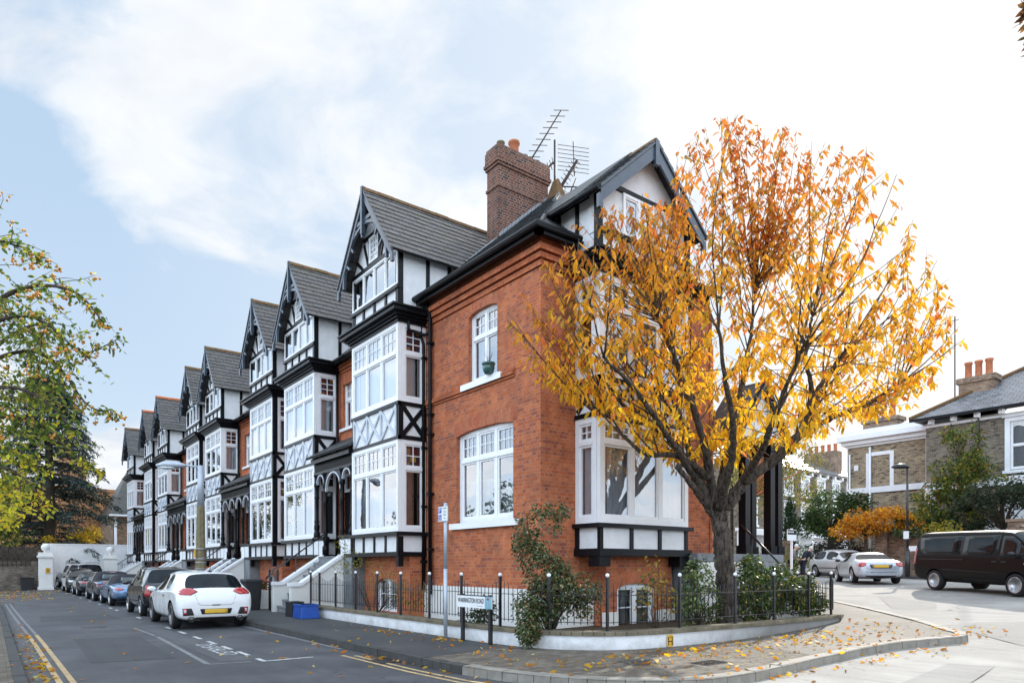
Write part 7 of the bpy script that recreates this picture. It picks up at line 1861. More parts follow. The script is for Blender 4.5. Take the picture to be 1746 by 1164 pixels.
def cherry():
    rr = random.Random(5)
    T = thing('cherry_tree', 'spreading autumn cherry tree with golden orange leaves and dark twisted trunk behind the railings', 'tree', (13.15, 9.18, .16))
    Cb = Vector(CHERRY[0][-1][:3]); Rt = Vector((.7934, -.6088, 0)); s0 = Vector((13.15, 9.18, 0)).dot(Rt)
    TM = MB(); paths = []
    for i, l in enumerate(CHERRY):
        pts, rad = spline(l, 8)
        if i == 0: pts = [Vector((pts[0].x, pts[0].y, 0))] + pts; rad = [.46] + rad
        # knobbly bark
        pts2 = [p + Vector((rr.gauss(0, .012), rr.gauss(0, .012), 0)) for p in pts]
        rad2 = [r * .68 * (1 + rr.uniform(-.05, .06) * (.35 if i == 0 else 1)) for r in rad]
        TM.tube(pts2, rad2, 26 if i == 0 else 12)
        if i not in (0, 3): paths.append((pts, rad))
    # fissured bark: ridges running up the stem, deepest on the old trunk
    W_ = []
    for x, y, z in TM.v:
        a = math.atan2(y - 9.2, x - 13.1); h = mnoise.noise(Vector((math.cos(a) * 3.2, math.sin(a) * 3.2, z * .9))) * .07 + mnoise.noise(Vector((math.cos(a) * 9, math.sin(a) * 9, z * 2.2))) * .04
        k = 1. if z < 3.2 else .35
        W_.append((x + math.cos(a) * h * k, y + math.sin(a) * h * k, z))
    TM.v = W_
    TM.build('trunk', 'bark', T)
    TW = MB(); LP = []; LD = []; LL = []; LC = []
    dref = Vector((13.15, 9.18, 0)).dot(Vector((.6088, .7934, 0)))
    def inside(p):      # crown outline, narrowing towards the near side
        f = dref / max(6., p.dot(Vector((.6088, .7934, 0)))); return inpoly(p.dot(Rt) * f - s0, 1.6 + (p.z - 1.6) * f, CH_ENV)
    def leafy(pts, t0, dens):
        n = len(pts)
        tot = sum((b - a).length for a, b in zip(pts, pts[1:]))
        m = int(tot / .115)
        for k in range(m):
            t = t0 + (1 - t0) * (k + rr.random()) / m
            i = min(int(t * (n - 1)), n - 2); p = pts[i].lerp(pts[i + 1], t * (n - 1) - i)
            if rr.random() > dens: continue
            ax = (pts[i + 1] - pts[i]).normalized()
            for _ in range(rr.choice((1, 1, 2, 3))):
                a = rr.uniform(0, 6.283); d = Vector((math.cos(a) * .55, math.sin(a) * .55, -.95 + rr.uniform(-.1, .55))) + ax * .25
                q = p + Vector((rr.gauss(0, .03), rr.gauss(0, .03), rr.gauss(0, .03) - .02))
                LP.append(q); LD.append(d); LL.append(rr.uniform(.11, .20))
                h = (q.z - 3.) / 7.; e = (q - Cb).length / 5.5 + rr.gauss(0, .16)
                side = (q.dot(Rt) - s0) / 5.
                LC.append(h * .58 + e * .42 + (-side) * .12 - .16)
    def grow(p, d, L, r, level, t0=.25, dens=.9):
        pts = shoot_path(p, d, L, .24, .055 if level == 1 else .09, .03, rr)
        while len(pts) > 3 and not inside(pts[-1]): pts.pop()
        if len(pts) < 3 or not inside(pts[-1]): return
        n = len(pts); TW.tube(pts, [r * (1 - .8 * i / (n - 1)) for i in range(n)], 5)
        leafy(pts, t0, dens)
        if level == 1:
            for i in range(1, n - 1):
                for _ in range(rr.choice((0, 0, 1))):
                    ax = (pts[i + 1] - pts[i]).normalized(); a = Vector((rr.gauss(0, 1), rr.gauss(0, 1), rr.gauss(0, .7))); a = (a - ax * a.dot(ax)).normalized()
                    grow(pts[i], ax * .75 + a * .75 + Vector((0, 0, .15)), rr.uniform(.4, 1.15) * (1 - .5 * i / n), r * .5, 2, .1, .85)
    for pts, rad in paths:
        n = len(pts)
        for i in range(int(n * .30), n):
            k = rr.choice((0, 0, 0, 1)) if i < n - 1 else 2
            for _ in range(k):
                p = pts[i]; rad_d = (p - Cb); rad_d = rad_d.normalized() if rad_d.length > .1 else Vector((0, 0, 1))
                tn = (pts[min(i + 1, n - 1)] - pts[i - 1]).normalized()
                d = rad_d * .55 + tn * .45 + Vector((rr.gauss(0, .42), rr.gauss(0, .42), rr.gauss(.22, .32)))
                grow(p, d, rr.uniform(1.0, 3.9), min(.022, rad[i] * .5), 1, .2, .72)
    # long straight leaders reaching the outline
    nodes = [p for pts, rad in paths for p in pts[len(pts) // 3:]]
    fwd_ = Vector((.6088, .7934, 0)); k = 0
    xs_ = [p[0] for p in CH_ENV]; zs_ = [p[1] for p in CH_ENV]
    while k < 140:
        a = rr.uniform(min(xs_), max(xs_)); z = rr.uniform(min(zs_), max(zs_))
        if not inpoly(a, z, CH_ENV): continue
        q = Vector((13.15, 9.18, 0)) + Rt * a + fwd_ * rr.gauss(-.3, 1.5) + Vector((0, 0, z)); k += 1
        c = [n_ for n_ in nodes if (n_ - Cb).length < (q - Cb).length * .8 and (q - n_).normalized().dot((q - Cb).normalized()) > .72]
        if not c: continue
        n_ = min(c, key=lambda n_: (q - n_).length)
        if .6 < (q - n_).length < 5.2: grow(n_, (q - n_) + Vector((0, 0, .12)), (q - n_).length, .016, 1, .25, .75)
    # short leafy spurs filling the heart of the crown between the limbs
    for k in range(120):
        q = Vector((13.15, 9.18, 0)) + Rt * rr.gauss(.1, 1.7) + fwd_ * rr.gauss(-.6, 1.5) + Vector((0, 0, rr.uniform(3.9, 6.6)))
        n_ = min(nodes, key=lambda n_: (q - n_).length)
        if .3 < (q - n_).length < 2.2: grow(n_, q - n_, (q - n_).length + .3, .011, 1, .15, .9)
    # spiky leaders running right out to the outline
    ex, ez = sum(xs_) / len(xs_), sum(zs_) / len(zs_)
    for k in range(75):
        i = rr.randrange(len(CH_ENV)); t = rr.random(); a = CH_ENV[i - 1]; b = CH_ENV[i]
        x = (a[0] + (b[0] - a[0]) * t) * .985 + ex * .015; z = (a[1] + (b[1] - a[1]) * t) * .985 + ez * .015
        if z < 3.6: continue
        q = Vector((13.15, 9.18, 0)) + Rt * x + fwd_ * rr.gauss(-.2, .8) + Vector((0, 0, z))
        c = [n_ for n_ in nodes if .8 < (q - n_).length < 5.5 and (q - n_).normalized().dot((q - Cb).normalized()) > .8]
        if c:
            n_ = min(c, key=lambda n_: (q - n_).length + rr.random()); grow(n_, (q - n_) + Vector((0, 0, .10)), (q - n_).length * 1.02, .013, 1, .3, .8)
    TW.build('twigs', 'twig', T)
    v = np.array(LC) + RNG.normal(0, .10, len(LC))
    stops = [-.2, .25, .5, .72, .92, 1.15, 1.4]; cols = np.array([(.90, .56, .02), (.88, .48, .02), (.78, .37, .02), (.62, .28, .025), (.58, .21, .03), (.58, .18, .04), (.42, .14, .04)])
    C = np.stack([np.interp(v, stops, cols[:, k]) for k in range(3)], 1)
    ol = RNG.random(len(v)) < .16; C[ol] = C[ol] * .35 + np.array((.36, .28, .04)) * .65
    rd = RNG.random(len(v)) < .07; C[rd] = (.66, .19, .04)
    C = np.clip(C * (1 + RNG.normal(0, .16, (len(v), 1))), .01, .95)
    L_ = np.array(LL)
    leaf_mesh('leaves', LP, LD, L_, L_ * .40, C, 'leaf', T, .35)
    return len(LP)
n_ch = cherry()

def crab():
    rr = random.Random(9)
    T = thing('crab_apple_tree', 'crab apple tree with orange fruit and green to yellow leaves reaching in from the left', 'tree', (CRAB[0][0][0], CRAB[0][0][1], .1))
    TM = MB(); TW = MB(); LP = []; LD = []; LC = []; FR = MB()
    base = Vector(CRAB[0][0][:3])
    for i, l in enumerate(CRAB):
        pts, rad = spline(l, 8); TM.tube(pts, rad, 8)
        if i == 0: continue
        n = len(pts)
        for j in range(int(n * .25), n):
            ax = (pts[min(j + 1, n - 1)] - pts[j - 1]).normalized()
            for _ in range(rr.choice((1, 2, 2)) if j < n - 1 else 3):
                a = Vector((rr.gauss(0, 1), rr.gauss(0, 1), rr.gauss(0, .8))); d = ax * .7 + a.normalized() * .85 + Vector((0, 0, -.15))
                L = rr.uniform(.15, .75) * (1. if j < n * .7 else .22)
                sp = shoot_path(pts[j], d, L, .09, .13, -.05, rr); TW.tube(sp, [.006 * (1 - .7 * q / len(sp)) for q in range(len(sp))], 4)
                for q in sp[1:]:
                    for _ in range(rr.choice((1, 2, 2, 3))):
                        LP.append(q + Vector((rr.gauss(0, .03), rr.gauss(0, .03), rr.gauss(0, .03)))); LD.append(Vector((rr.gauss(0, .6), rr.gauss(0, .6), rr.uniform(-.8, .25)))); LC.append(q.z)
                if rr.random() < .42 and pts[j].z > 3.7:
                    q = sp[-1]
                    for _ in range(rr.randrange(2, 7)):
                        FR.sphere(q + Vector((rr.gauss(0, .035), rr.gauss(0, .035), -.05 + rr.gauss(0, .03))), rr.uniform(.014, .021), 0, 7, 5)
    # inner mass of foliage low on the left
    ells = [((.25, 11.6, 3.3), (.55, .8, .75), 900, 1), ((.1, 11.7, 2.5), (.45, .7, .45), 800, 2), ((.5, 11.3, 3.9), (.6, .8, .6), 700, 0), ((.35, 11.4, 4.6), (.55, .8, .5), 450, 0)]
    EX = []
    for c, r_, n, k in ells:
        for _ in range(n):
            u = Vector((rr.gauss(0, 1), rr.gauss(0, 1), rr.gauss(0, 1))).normalized() * rr.random() ** .45
            q = Vector((c[0] + u.x * r_[0], c[1] + u.y * r_[1], c[2] + u.z * r_[2]))
            if mnoise.noise(q * 3.1) < -.12: continue
            LP.append(q); LD.append(Vector((rr.gauss(0, .7), rr.gauss(0, .7), rr.uniform(-.8, .2)))); LC.append(q.z)
    TM.build('trunk', 'bark2', T); TW.build('twigs', 'bark2', T); tag(FR.build('fruit', 'berry', T), kind='stuff')
    z = np.array(LC); n = len(z)
    gcol = pal(n, [(.07, .12, .022), (.12, .18, .03), (.20, .25, .04), (.32, .31, .05)], (2, 3, 3, 2)); ycol = pal(n, [(.72, .58, .04), (.60, .52, .06), (.42, .42, .05)], (3, 2, 2))
    w = np.clip((3.5 - z) / 1.2, .10, .95)[:, None] > RNG.random((n, 1)); C = np.where(w, ycol, gcol)
    leaf_mesh('leaves', LP, LD, RNG.uniform(.055, .095, n), RNG.uniform(.03, .045, n), C, 'leaf', T, .2)
crab()

def clump(name, label, cat, base, ells, size, cols, wts=None, mat='leaf', stems=None, trunk=None, gap=-.15, ns=2.2, simple_=True, droop=.3, up=0., bark='bark2', aspect=.5, group=None, shell=.45, seed=1):
    """plant from ellipsoids (centre, radii, count) of leaves gathered round real branching stems"""
    rr = random.Random(seed); T = thing(name, label, cat, base, group); B = Vector(base)
    TM = MB(); LP = []; LD = []
    tips = []
    for c, r_, n in ells:
        c = Vector(c); got = 0; tries = 0
        while got < n and tries < n * 4:
            tries += 1
            u = Vector((rr.gauss(0, 1), rr.gauss(0, 1), rr.gauss(0, 1))).normalized() * rr.random() ** shell
            q = Vector((c.x + u.x * r_[0], c.y + u.y * r_[1], c.z + u.z * r_[2])) 
            q += Vector((rr.gauss(0, .1), rr.gauss(0, .1), rr.gauss(0, .1))) * min(r_)
            if mnoise.noise(q * ns + Vector((seed, 0, 0))) < gap: continue
            got += 1; LP.append(q); LD.append(Vector((rr.gauss(0, .7) + u.x * .5, rr.gauss(0, .7) + u.y * .5, rr.gauss(-.25, .45) + up)))
            if rr.random() < .02: tips.append(q)
    if trunk:
        h, r0 = trunk; TM.tube([B + Vector((0, 0, -.1)), B + Vector((rr.gauss(0, .04), rr.gauss(0, .04), h * .5)), B + Vector((0, 0, h))], [r0 * 1.25, r0, r0 * .8], 8)
        fork = B + Vector((0, 0, h))
    else: fork = B
    k = 0
    for q in tips[:stems or 26]:
        m = fork.lerp(q, .5) + Vector((rr.gauss(0, .08), rr.gauss(0, .08), rr.uniform(.0, .25))) * (q - fork).length * .5
        r1 = (trunk[1] * .45 if trunk else .014); TM.tube([fork, fork.lerp(m, .6), m, q], [r1, r1 * .7, r1 * .5, r1 * .12], 5)
    TM.build('trunk' if trunk else 'stems', bark, T)
    n = len(LP); s = RNG.uniform(size * .75, size * 1.25, n)
    leaf_mesh('leaves', LP, LD, s, s * aspect, pal(n, cols, wts, .25), mat, T, droop, simple_)
    return T
GREEN = [(.025, .05, .014), (.045, .075, .02), (.07, .10, .03)]
# garden plants by the railings
clump('rose_bush', 'tall straggly bush with small dark and rusty leaves spilling over the white wall corner', 'shrub', (8.45, 9.85, .15),
      [((8.40, 9.75, 1.25), (.52, .42, .62), 3900), ((8.15, 10.05, 2.0), (.36, .34, .55), 1500), ((8.55, 9.75, 2.55), (.30, .28, .35), 480), ((8.1, 9.9, 2.55), (.40, .3, .25), 240), ((7.95, 9.65, .8), (.42, .40, .45), 2000), ((7.72, 9.5, .42), (.24, .28, .26), 1000), ((8.95, 9.45, 1.05), (.42, .32, .45), 1500)],
      .068, [(.035, .06, .018), (.06, .095, .025), (.13, .15, .06), (.18, .09, .035), (.28, .26, .12)], (4, 4, 2, 2, 1.3), 'leaf_gloss', stems=60, ns=3.6, gap=-.1, seed=3)
clump('laurel_shrub', 'glossy green shrub with yellowing leaves filling the garden right of the cherry trunk', 'shrub', (14.3, 8.95, .2),
      [((13.75, 9.0, .95), (.55, .4, .6), 1900), ((14.5, 8.85, 1.05), (.65, .4, .62), 2500), ((15.3, 8.75, .95), (.6, .38, .5), 2000), ((15.9, 8.75, .75), (.42, .32, .36), 1000), ((14.1, 9.2, 1.6), (.4, .3, .3), 550)],
      .095, [(.035, .07, .015), (.06, .10, .025), (.13, .17, .04), (.30, .27, .05), (.42, .30, .03)], (4, 4, 2, 1.2, .5), 'leaf_gloss', stems=50, ns=2.6, seed=4)
clump('laurel_shrub', 'lighter leafy shrub against the white plinth left of the cherry trunk', 'shrub', (12.2, 9.3, .2),
      [((12.1, 9.2, 1.25), (.42, .32, .62), 620), ((12.55, 9.3, .85), (.4, .3, .5), 620), ((11.75, 9.15, .7), (.3, .3, .4), 260)],
      .085, [(.05, .09, .02), (.10, .15, .04), (.22, .25, .08)], (3, 3, 2), 'leaf_gloss', stems=34, ns=3., seed=5)
clump('climbing_rose', 'thin yellowing rose stems in front of the basement window under the side bay', 'rose', (10.55, 9.0, .16),
      [((10.35, 8.95, 1.35), (.32, .2, .5), 130), ((10.75, 8.9, 1.0), (.3, .2, .45), 120), ((10.05, 8.95, .95), (.25, .2, .4), 70)],
      .075, [(.08, .11, .03), (.30, .24, .05), (.42, .24, .03)], None, 'leaf', stems=16, ns=2., gap=-.5, simple_=False, seed=6)
clump('small_shrub', 'small leafy green shrub behind the street name plate', 'shrub', (8.05, 11.55, .15), [((8.0, 11.5, .65), (.35, .4, .35), 420), ((8.05, 11.9, .55), (.25, .3, .3), 200)], .075, GREEN, None, 'leaf_gloss', stems=14, seed=7)
clump('wall_climber', 'wispy yellow green climber on the stair parapet and basement front near the blue box', 'climber', (8.4, 17.2, .15),
      [((8.3, 18.6, 1.7), (.35, .9, .45), 260), ((8.6, 17.2, 1.3), (.35, .8, .6), 240), ((8.5, 16.0, 1.0), (.3, .6, .5), 160), ((8.2, 14.4, .8), (.3, .4, .45), 200), ((8.5, 19.6, 2.3), (.2, .4, .35), 80)], .06, [(.12, .15, .03), (.22, .22, .04), (.30, .24, .04)], None, 'leaf', stems=26, gap=-.05, ns=2.5, seed=8)
# trees and shrubs across the side road
clump('orange_tree', 'low orange leaved tree hanging over the brick wall above the silver cars', 'tree', (36.9, 17.3, 1.05), [((36.6, 17.2, 3.9), (1.1, 1.2, .75), 1500), ((37.3, 16.2, 4.1), (1.1, 1.0, .65), 1100), ((36.0, 18.0, 3.5), (.7, .7, .5), 500), ((37.6, 15.3, 3.6), (.8, .7, .45), 420)], .17, [(.62, .27, .02), (.52, .22, .02), (.70, .36, .03), (.40, .17, .02)], None, 'leaf', trunk=(2.2, .11), ns=1.4, seed=11)
clump('green_tree', 'dark green feathery tree left of the tan cornice house', 'tree', (39.6, 20.6, 1.1), [((39.6, 20.6, 5.0), (1.3, 1.3, 1.3), 1700), ((38.8, 21.4, 4.2), (1.1, 1.1, 1.0), 1100), ((40.4, 19.6, 5.3), (1.0, 1.0, .8), 800), ((38.7, 20.6, 3.2), (1.1, .9, .7), 700)], .20, [(.03, .06, .018), (.05, .09, .025), (.08, .12, .03)], None, 'leaf', trunk=(2.4, .16), ns=1.1, gap=-.05, seed=12)
clump('maple_tree', 'yellow green tree in front of the dark brick house above the van', 'tree', (39.7, 13.6, 1.1), [((39.6, 13.7, 8.0), (.8, .9, 1.1), 700), ((39.6, 13.8, 6.6), (1.3, 1.5, 1.0), 1500), ((39.3, 14.6, 5.3), (1.3, 1.4, .9), 1300), ((39.6, 12.6, 5.4), (1.2, 1.3, 1.0), 1100), ((38.9, 14.8, 4.1), (1.2, 1.3, .8), 1000), ((39.2, 13.3, 4.2), (1.2, 1.2, .8), 800)], .19, [(.07, .11, .025), (.12, .16, .035), (.24, .24, .04), (.38, .28, .04), (.30, .14, .05)], (4, 4, 3, 1.2, .5), 'leaf', trunk=(3.2, .14), ns=1.0, gap=-.02, seed=13)
clump('dark_shrub', 'dense dark grey green shrub on top of the wall behind the black van', 'shrub', (37.6, 11.3, 1.1), [((37.6, 11.6, 4.6), (1.3, 1.7, 1.1), 2200), ((37.2, 9.6, 4.9), (1.3, 1.5, 1.0), 1500), ((38.0, 12.9, 4.0), (1.0, 1.0, .8), 800), ((36.9, 7.8, 4.6), (1.0, 1.4, .9), 900)], .17, [(.025, .04, .02), (.045, .06, .03), (.07, .08, .045)], None, 'leaf', trunk=(2.2, .12), stems=40, ns=1.1, seed=14)
clump('evergreen_shrub', 'mid green shrub between the orange tree and the yellow green tree', 'shrub', (37.9, 15.6, 1.1), [((37.8, 15.5, 3.6), (.9, 1.0, .8), 900), ((38.3, 14.4, 3.8), (.9, .9, .8), 800)], .16, GREEN, None, 'leaf', trunk=(1.5, .08), ns=1.3, seed=15)
clump('yellow_shrub', 'yellow leaved shrub trailing over the brick wall right of the lamp post', 'shrub', (36.9, 13.4, 1.1), [((36.5, 13.5, 3.35), (.5, .9, .5), 420), ((36.2, 12.8, 3.0), (.35, .6, .45), 200)], .15, [(.45, .32, .03), (.32, .28, .04), (.2, .2, .04)], None, 'leaf', trunk=(1.6, .05), ns=1.6, seed=16)
clump('ivy', 'green ivy draped on the wall top left of the black lamp post', 'ivy', (36.7, 15.1, 2.6), [((36.5, 15.0, 3.25), (.4, 1.1, .25), 420)], .14, GREEN, None, 'leaf_gloss', stems=10, seed=17)
clump('purple_hedge', 'dark purple leaved hedge behind the silver hatchback', 'hedge', (37.2, 18.9, 1.0), [((37.0, 18.4, 2.5), (.6, 1.1, .75), 1100), ((37.6, 19.8, 2.4), (.6, 1.1, .75), 1100), ((36.9, 17.5, 2.3), (.5, .7, .6), 500)], .13, [(.025, .018, .02), (.045, .03, .03), (.05, .05, .025)], None, 'leaf', stems=40, ns=1.6, seed=18)
clump('clipped_hedge', 'clipped yellow green hedge behind the two people', 'hedge', (35.0, 21.0, .95), [((34.2, 21.5, 1.75), (.7, .7, .85), 900), ((35.1, 20.9, 1.75), (.7, .7, .85), 900), ((36.0, 20.3, 1.75), (.6, .6, .85), 800), ((33.3, 22.1, 1.75), (.7, .7, .85), 800)], .10, [(.09, .13, .025), (.16, .19, .04), (.28, .26, .05)], None, 'leaf', stems=30, gap=-.6, seed=19)
clump('cypress', 'narrow dark green columnar cypress in front of the white surrounds', 'tree', (37.4, 21.9, 1.0), [((37.4, 21.9, 1.7), (.44, .44, .8), 900), ((37.4, 21.9, 2.9), (.45, .45, 1.1), 1300), ((37.4, 21.9, 4.1), (.38, .38, 1.0), 1000), ((37.4, 21.9, 5.0), (.22, .22, .6), 420)], .22, [(.018, .04, .018), (.03, .06, .024), (.045, .08, .03)], None, 'needle', trunk=(.8, .1), up=1.0, gap=-.9, droop=-.1, aspect=.25, seed=20)
clump('ball_shrub', 'small round clipped dark green bush beside the cypress', 'shrub', (41.7, 23.5, 1.2), [((41.7, 23.5, 2.3), (.75, .75, .75), 1100)], .10, GREEN, None, 'leaf_gloss', stems=14, gap=-.9, shell=.25, seed=21)
clump('birch_tree', 'weeping pale yellow green birch seen through and behind the black porch posts', 'tree', (37.7, 25.2, 1.0), [((40.2, 24.8, 10.1), (2.4, 2.2, 1.6), 1300), ((41.4, 24.0, 8.1), (2.2, 2.0, 1.8), 1500), ((39.4, 25.0, 7.7), (2.0, 2.0, 1.8), 1400), ((38.0, 25.6, 6.7), (1.7, 1.7, 1.6), 900), ((42.0, 23.4, 6.4), (1.1, 1.0, 1.3), 600), ((39.4, 24.6, 5.5), (1.5, 1.5, 1.0), 500)], .15, [(.14, .15, .03), (.25, .22, .05), (.34, .26, .04), (.10, .12, .03)], None, 'leaf', trunk=(4.6, .2), stems=50, ns=.9, gap=.0, droop=.9, bark='terracotta', seed=22)

def cedar():
    rr = random.Random(12); x, y = 4.0, 68.5
    T = thing('cedar_tree', 'tall dark blue green cedar with drooping layered boughs behind the white end wall', 'tree', (x, y, 0)); TM = MB(); LP = []; LD = []
    H_ = 17.6; TM.tube([(x, y, -.1), (x + .1, y, 6), (x, y, 12), (x, y, H_)], [.55, .42, .25, .04], 10)
    for k in range(210):
        h = 1.6 + (H_ - 1.8) * (k / 210) ** .9; a = rr.uniform(0, 6.283); L = (6.3 * (1 - h / (H_ + 1)) ** .75 + .5) * rr.uniform(.65, 1.2)
        d = Vector((math.cos(a), math.sin(a), rr.uniform(.05, .4))); p = Vector((x, y, h)); pts = [p]; n = 9
        for i in range(n):
            d = (d + Vector((rr.gauss(0, .06), rr.gauss(0, .06), -.075 + rr.gauss(0, .03)))).normalized(); pts.append(pts[-1] + d * L / n)
        TM.tube(pts, [.07 * (1 - i / (n + 1)) * (1 - h / 22) for i in range(n + 1)], 5)
        for i in range(2, n + 1):
            ax = (pts[i] - pts[i - 1]).normalized(); sd_ = ax.cross(Vector((0, 0, 1))).normalized()
            for s in (-1, 1):
                for _ in range(2):
                    tl = rr.uniform(.3, .95) * (1 - .4 * i / n); q0 = pts[i - 1].lerp(pts[i], rr.random()); dd = (sd_ * s * rr.uniform(.5, 1) + ax * .7 + Vector((0, 0, rr.uniform(-.35, .05)))).normalized()
                    for j in range(7):
                        q = q0 + dd * tl * j / 6 + Vector((0, 0, -.05 * j * j / 12)); LP.append(q); LD.append(dd * .7 + Vector((rr.gauss(0, .5), rr.gauss(0, .5), rr.gauss(-.1, .45))))
    TM.build('trunk', 'bark2', T); n = len(LP); s = RNG.uniform(.22, .42, n)
    leaf_mesh('needles', LP, LD, s, s * .22, pal(n, [(.014, .030, .030), (.024, .046, .044), (.04, .068, .062), (.024, .038, .028)], None, .25), 'needle', T, .2, True)
cedar()
clump('leafy_tree', 'green yellow garden tree behind the old brick wall at the far left', 'tree', (-1.2, 62, 0), [((-1, 62, 6.0), (2.8, 2.4, 2.0), 1500), ((.9, 61, 4.4), (1.8, 1.6, 1.5), 900), ((-2.6, 62, 8.2), (2.4, 2.2, 2.0), 1100), ((1.0, 62, 7.6), (1.7, 1.7, 1.4), 700)], .26, [(.05, .08, .02), (.10, .13, .03), (.25, .23, .05), (.40, .32, .04)], (3, 3, 2, 1), 'leaf', trunk=(3.0, .2), ns=.7, gap=-.02, seed=31)
clump('yellow_bush', 'bright yellow bush peeking over the white end wall below the cedar', 'shrub', (6.0, 67.0, 0), [((6.0, 67, 3.7), (1.0, .9, .9), 600), ((7.0, 67.6, 4.2), (.8, .8, .8), 420), ((3.9, 66.8, 3.5), (.6, .6, .8), 260)], .22, [(.55, .36, .02), (.45, .30, .03), (.3, .25, .04)], None, 'leaf', stems=20, ns=1., seed=32)
clump('street_tree', 'brown leaved twig tips of a tree hanging in at the top right corner', 'tree', (14.6, -3.5, .0), [((10.90, 2.98, 8.95), (.10, .10, .22), 60), ((10.92, 2.96, 8.5), (.07, .07, .25), 40), ((11.6, 2.2, 9.1), (.5, .5, .6), 200), ((12.8, -.2, 9.0), (1.5, 1.4, 1.2), 700)], .12, [(.10, .055, .03), (.16, .08, .03), (.22, .10, .03)], None, 'leaf', trunk=(5.5, .16), stems=26, gap=-.9, simple_=False, seed=33)
T = thing('planter_flowers', 'low clump of red geraniums growing in the white trough', 'flowers', (7.65, 24.6, .75))
rr = random.Random(2); LP = [Vector((7.65 + rr.gauss(0, .12), 24.7 + rr.uniform(-.6, .6), .78 + rr.uniform(0, .28))) for _ in range(420)]
leaf_mesh('leaves', LP, [Vector((rr.gauss(0, 1), rr.gauss(0, 1), rr.gauss(.3, .4))) for _ in LP], .075, .06, pal(len(LP), GREEN), 'leaf', T, .2, True)
mb = MB()
for _ in range(26):
    mb.sphere((7.65 + rr.gauss(0, .13), 24.7 + rr.uniform(-.6, .6), 1.02 + rr.uniform(-.1, .12)), .03, 0, 6, 4)
mb.build('blooms', 'petal', T)

# gardens on the near side of the street, outside the frame: they show only mirrored in the window panes
LP = []; LD = []
for (x, y, z, r_, n) in ((-11, 16, 4.2, 2.6, 900), (-12, 23, 5.0, 3.0, 1100), (-11, 31, 4.0, 2.6, 900), (-12, 40, 5.2, 3.2, 1100), (-11, 50, 4.4, 3.0, 900), (-13, 27, 3.0, 3.0, 600)):
    for _ in range(n):
        u = Vector((rr.gauss(0, 1), rr.gauss(0, 1), rr.gauss(0, 1))).normalized() * rr.random() ** .4 * r_; LP.append(Vector((x, y, z)) + u); LD.append(u + Vector((rr.gauss(0, 1), rr.gauss(0, 1), rr.gauss(0, 1))))
e = thing('opposite_trees', None, None); ob = leaf_mesh('opposite_trees', LP, LD, .42, .26, pal(len(LP), GREEN + [(.12, .11, .03)]), 'leaf', e, .2, True)
ob.parent = None; bpy.data.objects.remove(e); ob.name = 'opposite_trees'; tag(ob, 'mass of garden trees across the street, mirrored in the bay windows', 'trees', kind='stuff')

# fallen leaves: nobody could count them
def litter():
    rr = random.Random(21); P_ = []; D_ = []; L_ = []
    def zat(x, y):
        if inpoly(x, y, [tuple(p) for p in so_] + [tuple(p) for p in reversed(si_)]): return g(x) + .145
        if x < .43: return .125
        return g(x) + .014
    def add(x, y, n, sx, sy, s=1.):
        for _ in range(n):
            a = x + rr.gauss(0, sx); b = y + rr.gauss(0, sy)
            if b > 9.2 and a > 7.5: continue
            if 7.5 < a < 16.4 and b > 7.95: continue
            P_.append((a, b, zat(a, b))); t_ = rr.uniform(0, 6.283); D_.append((math.cos(t_), math.sin(t_), rr.uniform(-.02, .28))); L_.append(rr.uniform(.06, .13) * s)
    add(9.5, 7.3, 90, 1.6, .45); add(12.5, 7.2, 150, 1.8, .5); add(12, 6.3, 70, 2.5, .5); add(15, 7.3, 36, 1., .6); add(11, 6.5, 34, 2.6, .5); add(8.3, 7.2, 44, .6, .8); add(7.0, 9.5, 50, .4, 1.6); add(7.2, 13, 46, .25, 2.0); add(6.4, 11, 26, .5, 3)
    add(11, 5.45, 46, 2.4, .08); add(7.2, 5.5, 22, .5, .12); add(5.42, 9.5, 46, .06, 2.6); add(5.25, 12, 20, .15, 3); add(16.2, 5.5, 40, .5, .3); add(13.5, 5.3, 26, 1.6, .3)
    add(.62, 12.5, 60, .10, 1.2); add(.62, 17, 60, .10, 3.); add(.3, 44, 420, 1.4, 3.5, 1.2); add(2, 52, 160, 1.6, 2.5, 1.2); add(4, 10, 12, 1, 2); add(4.2, 13, 8, 1, 2); add(2.5, 15, 10, 1.2, 5, .8); add(3.4, 30, 30, .8, 8)
    add(9.5, 6.9, 60, .9, .6, .35); add(8.4, 8., 40, .5, .5, .35)
    o = bpy.data.objects.new('fallen_leaves', None); 
    C = pal(len(P_), [(.62, .36, .02), (.55, .22, .02), (.42, .16, .03), (.60, .48, .22), (.30, .16, .06)], (3, 3, 2, 2, 2))
    class _D: location = (0, 0, 0); parent = None
    ob = leaf_mesh('fallen_leaves', P_, D_, np.array(L_), np.array(L_) * .45, C, 'leaf', None, -.12, origin=(0, 0, 0)) if False else None
    e = thing('fallen_leaves', None, None); ob = leaf_mesh('fallen_leaves', P_, D_, np.array(L_), np.array(L_) * .45, C, 'leaf', e, -.12)
    ob.parent = None; bpy.data.objects.remove(e); ob.name = 'fallen_leaves'; tag(ob, 'loose yellow and brown autumn leaves scattered over pavement and gutters', 'fallen leaves', kind='stuff')
litter()
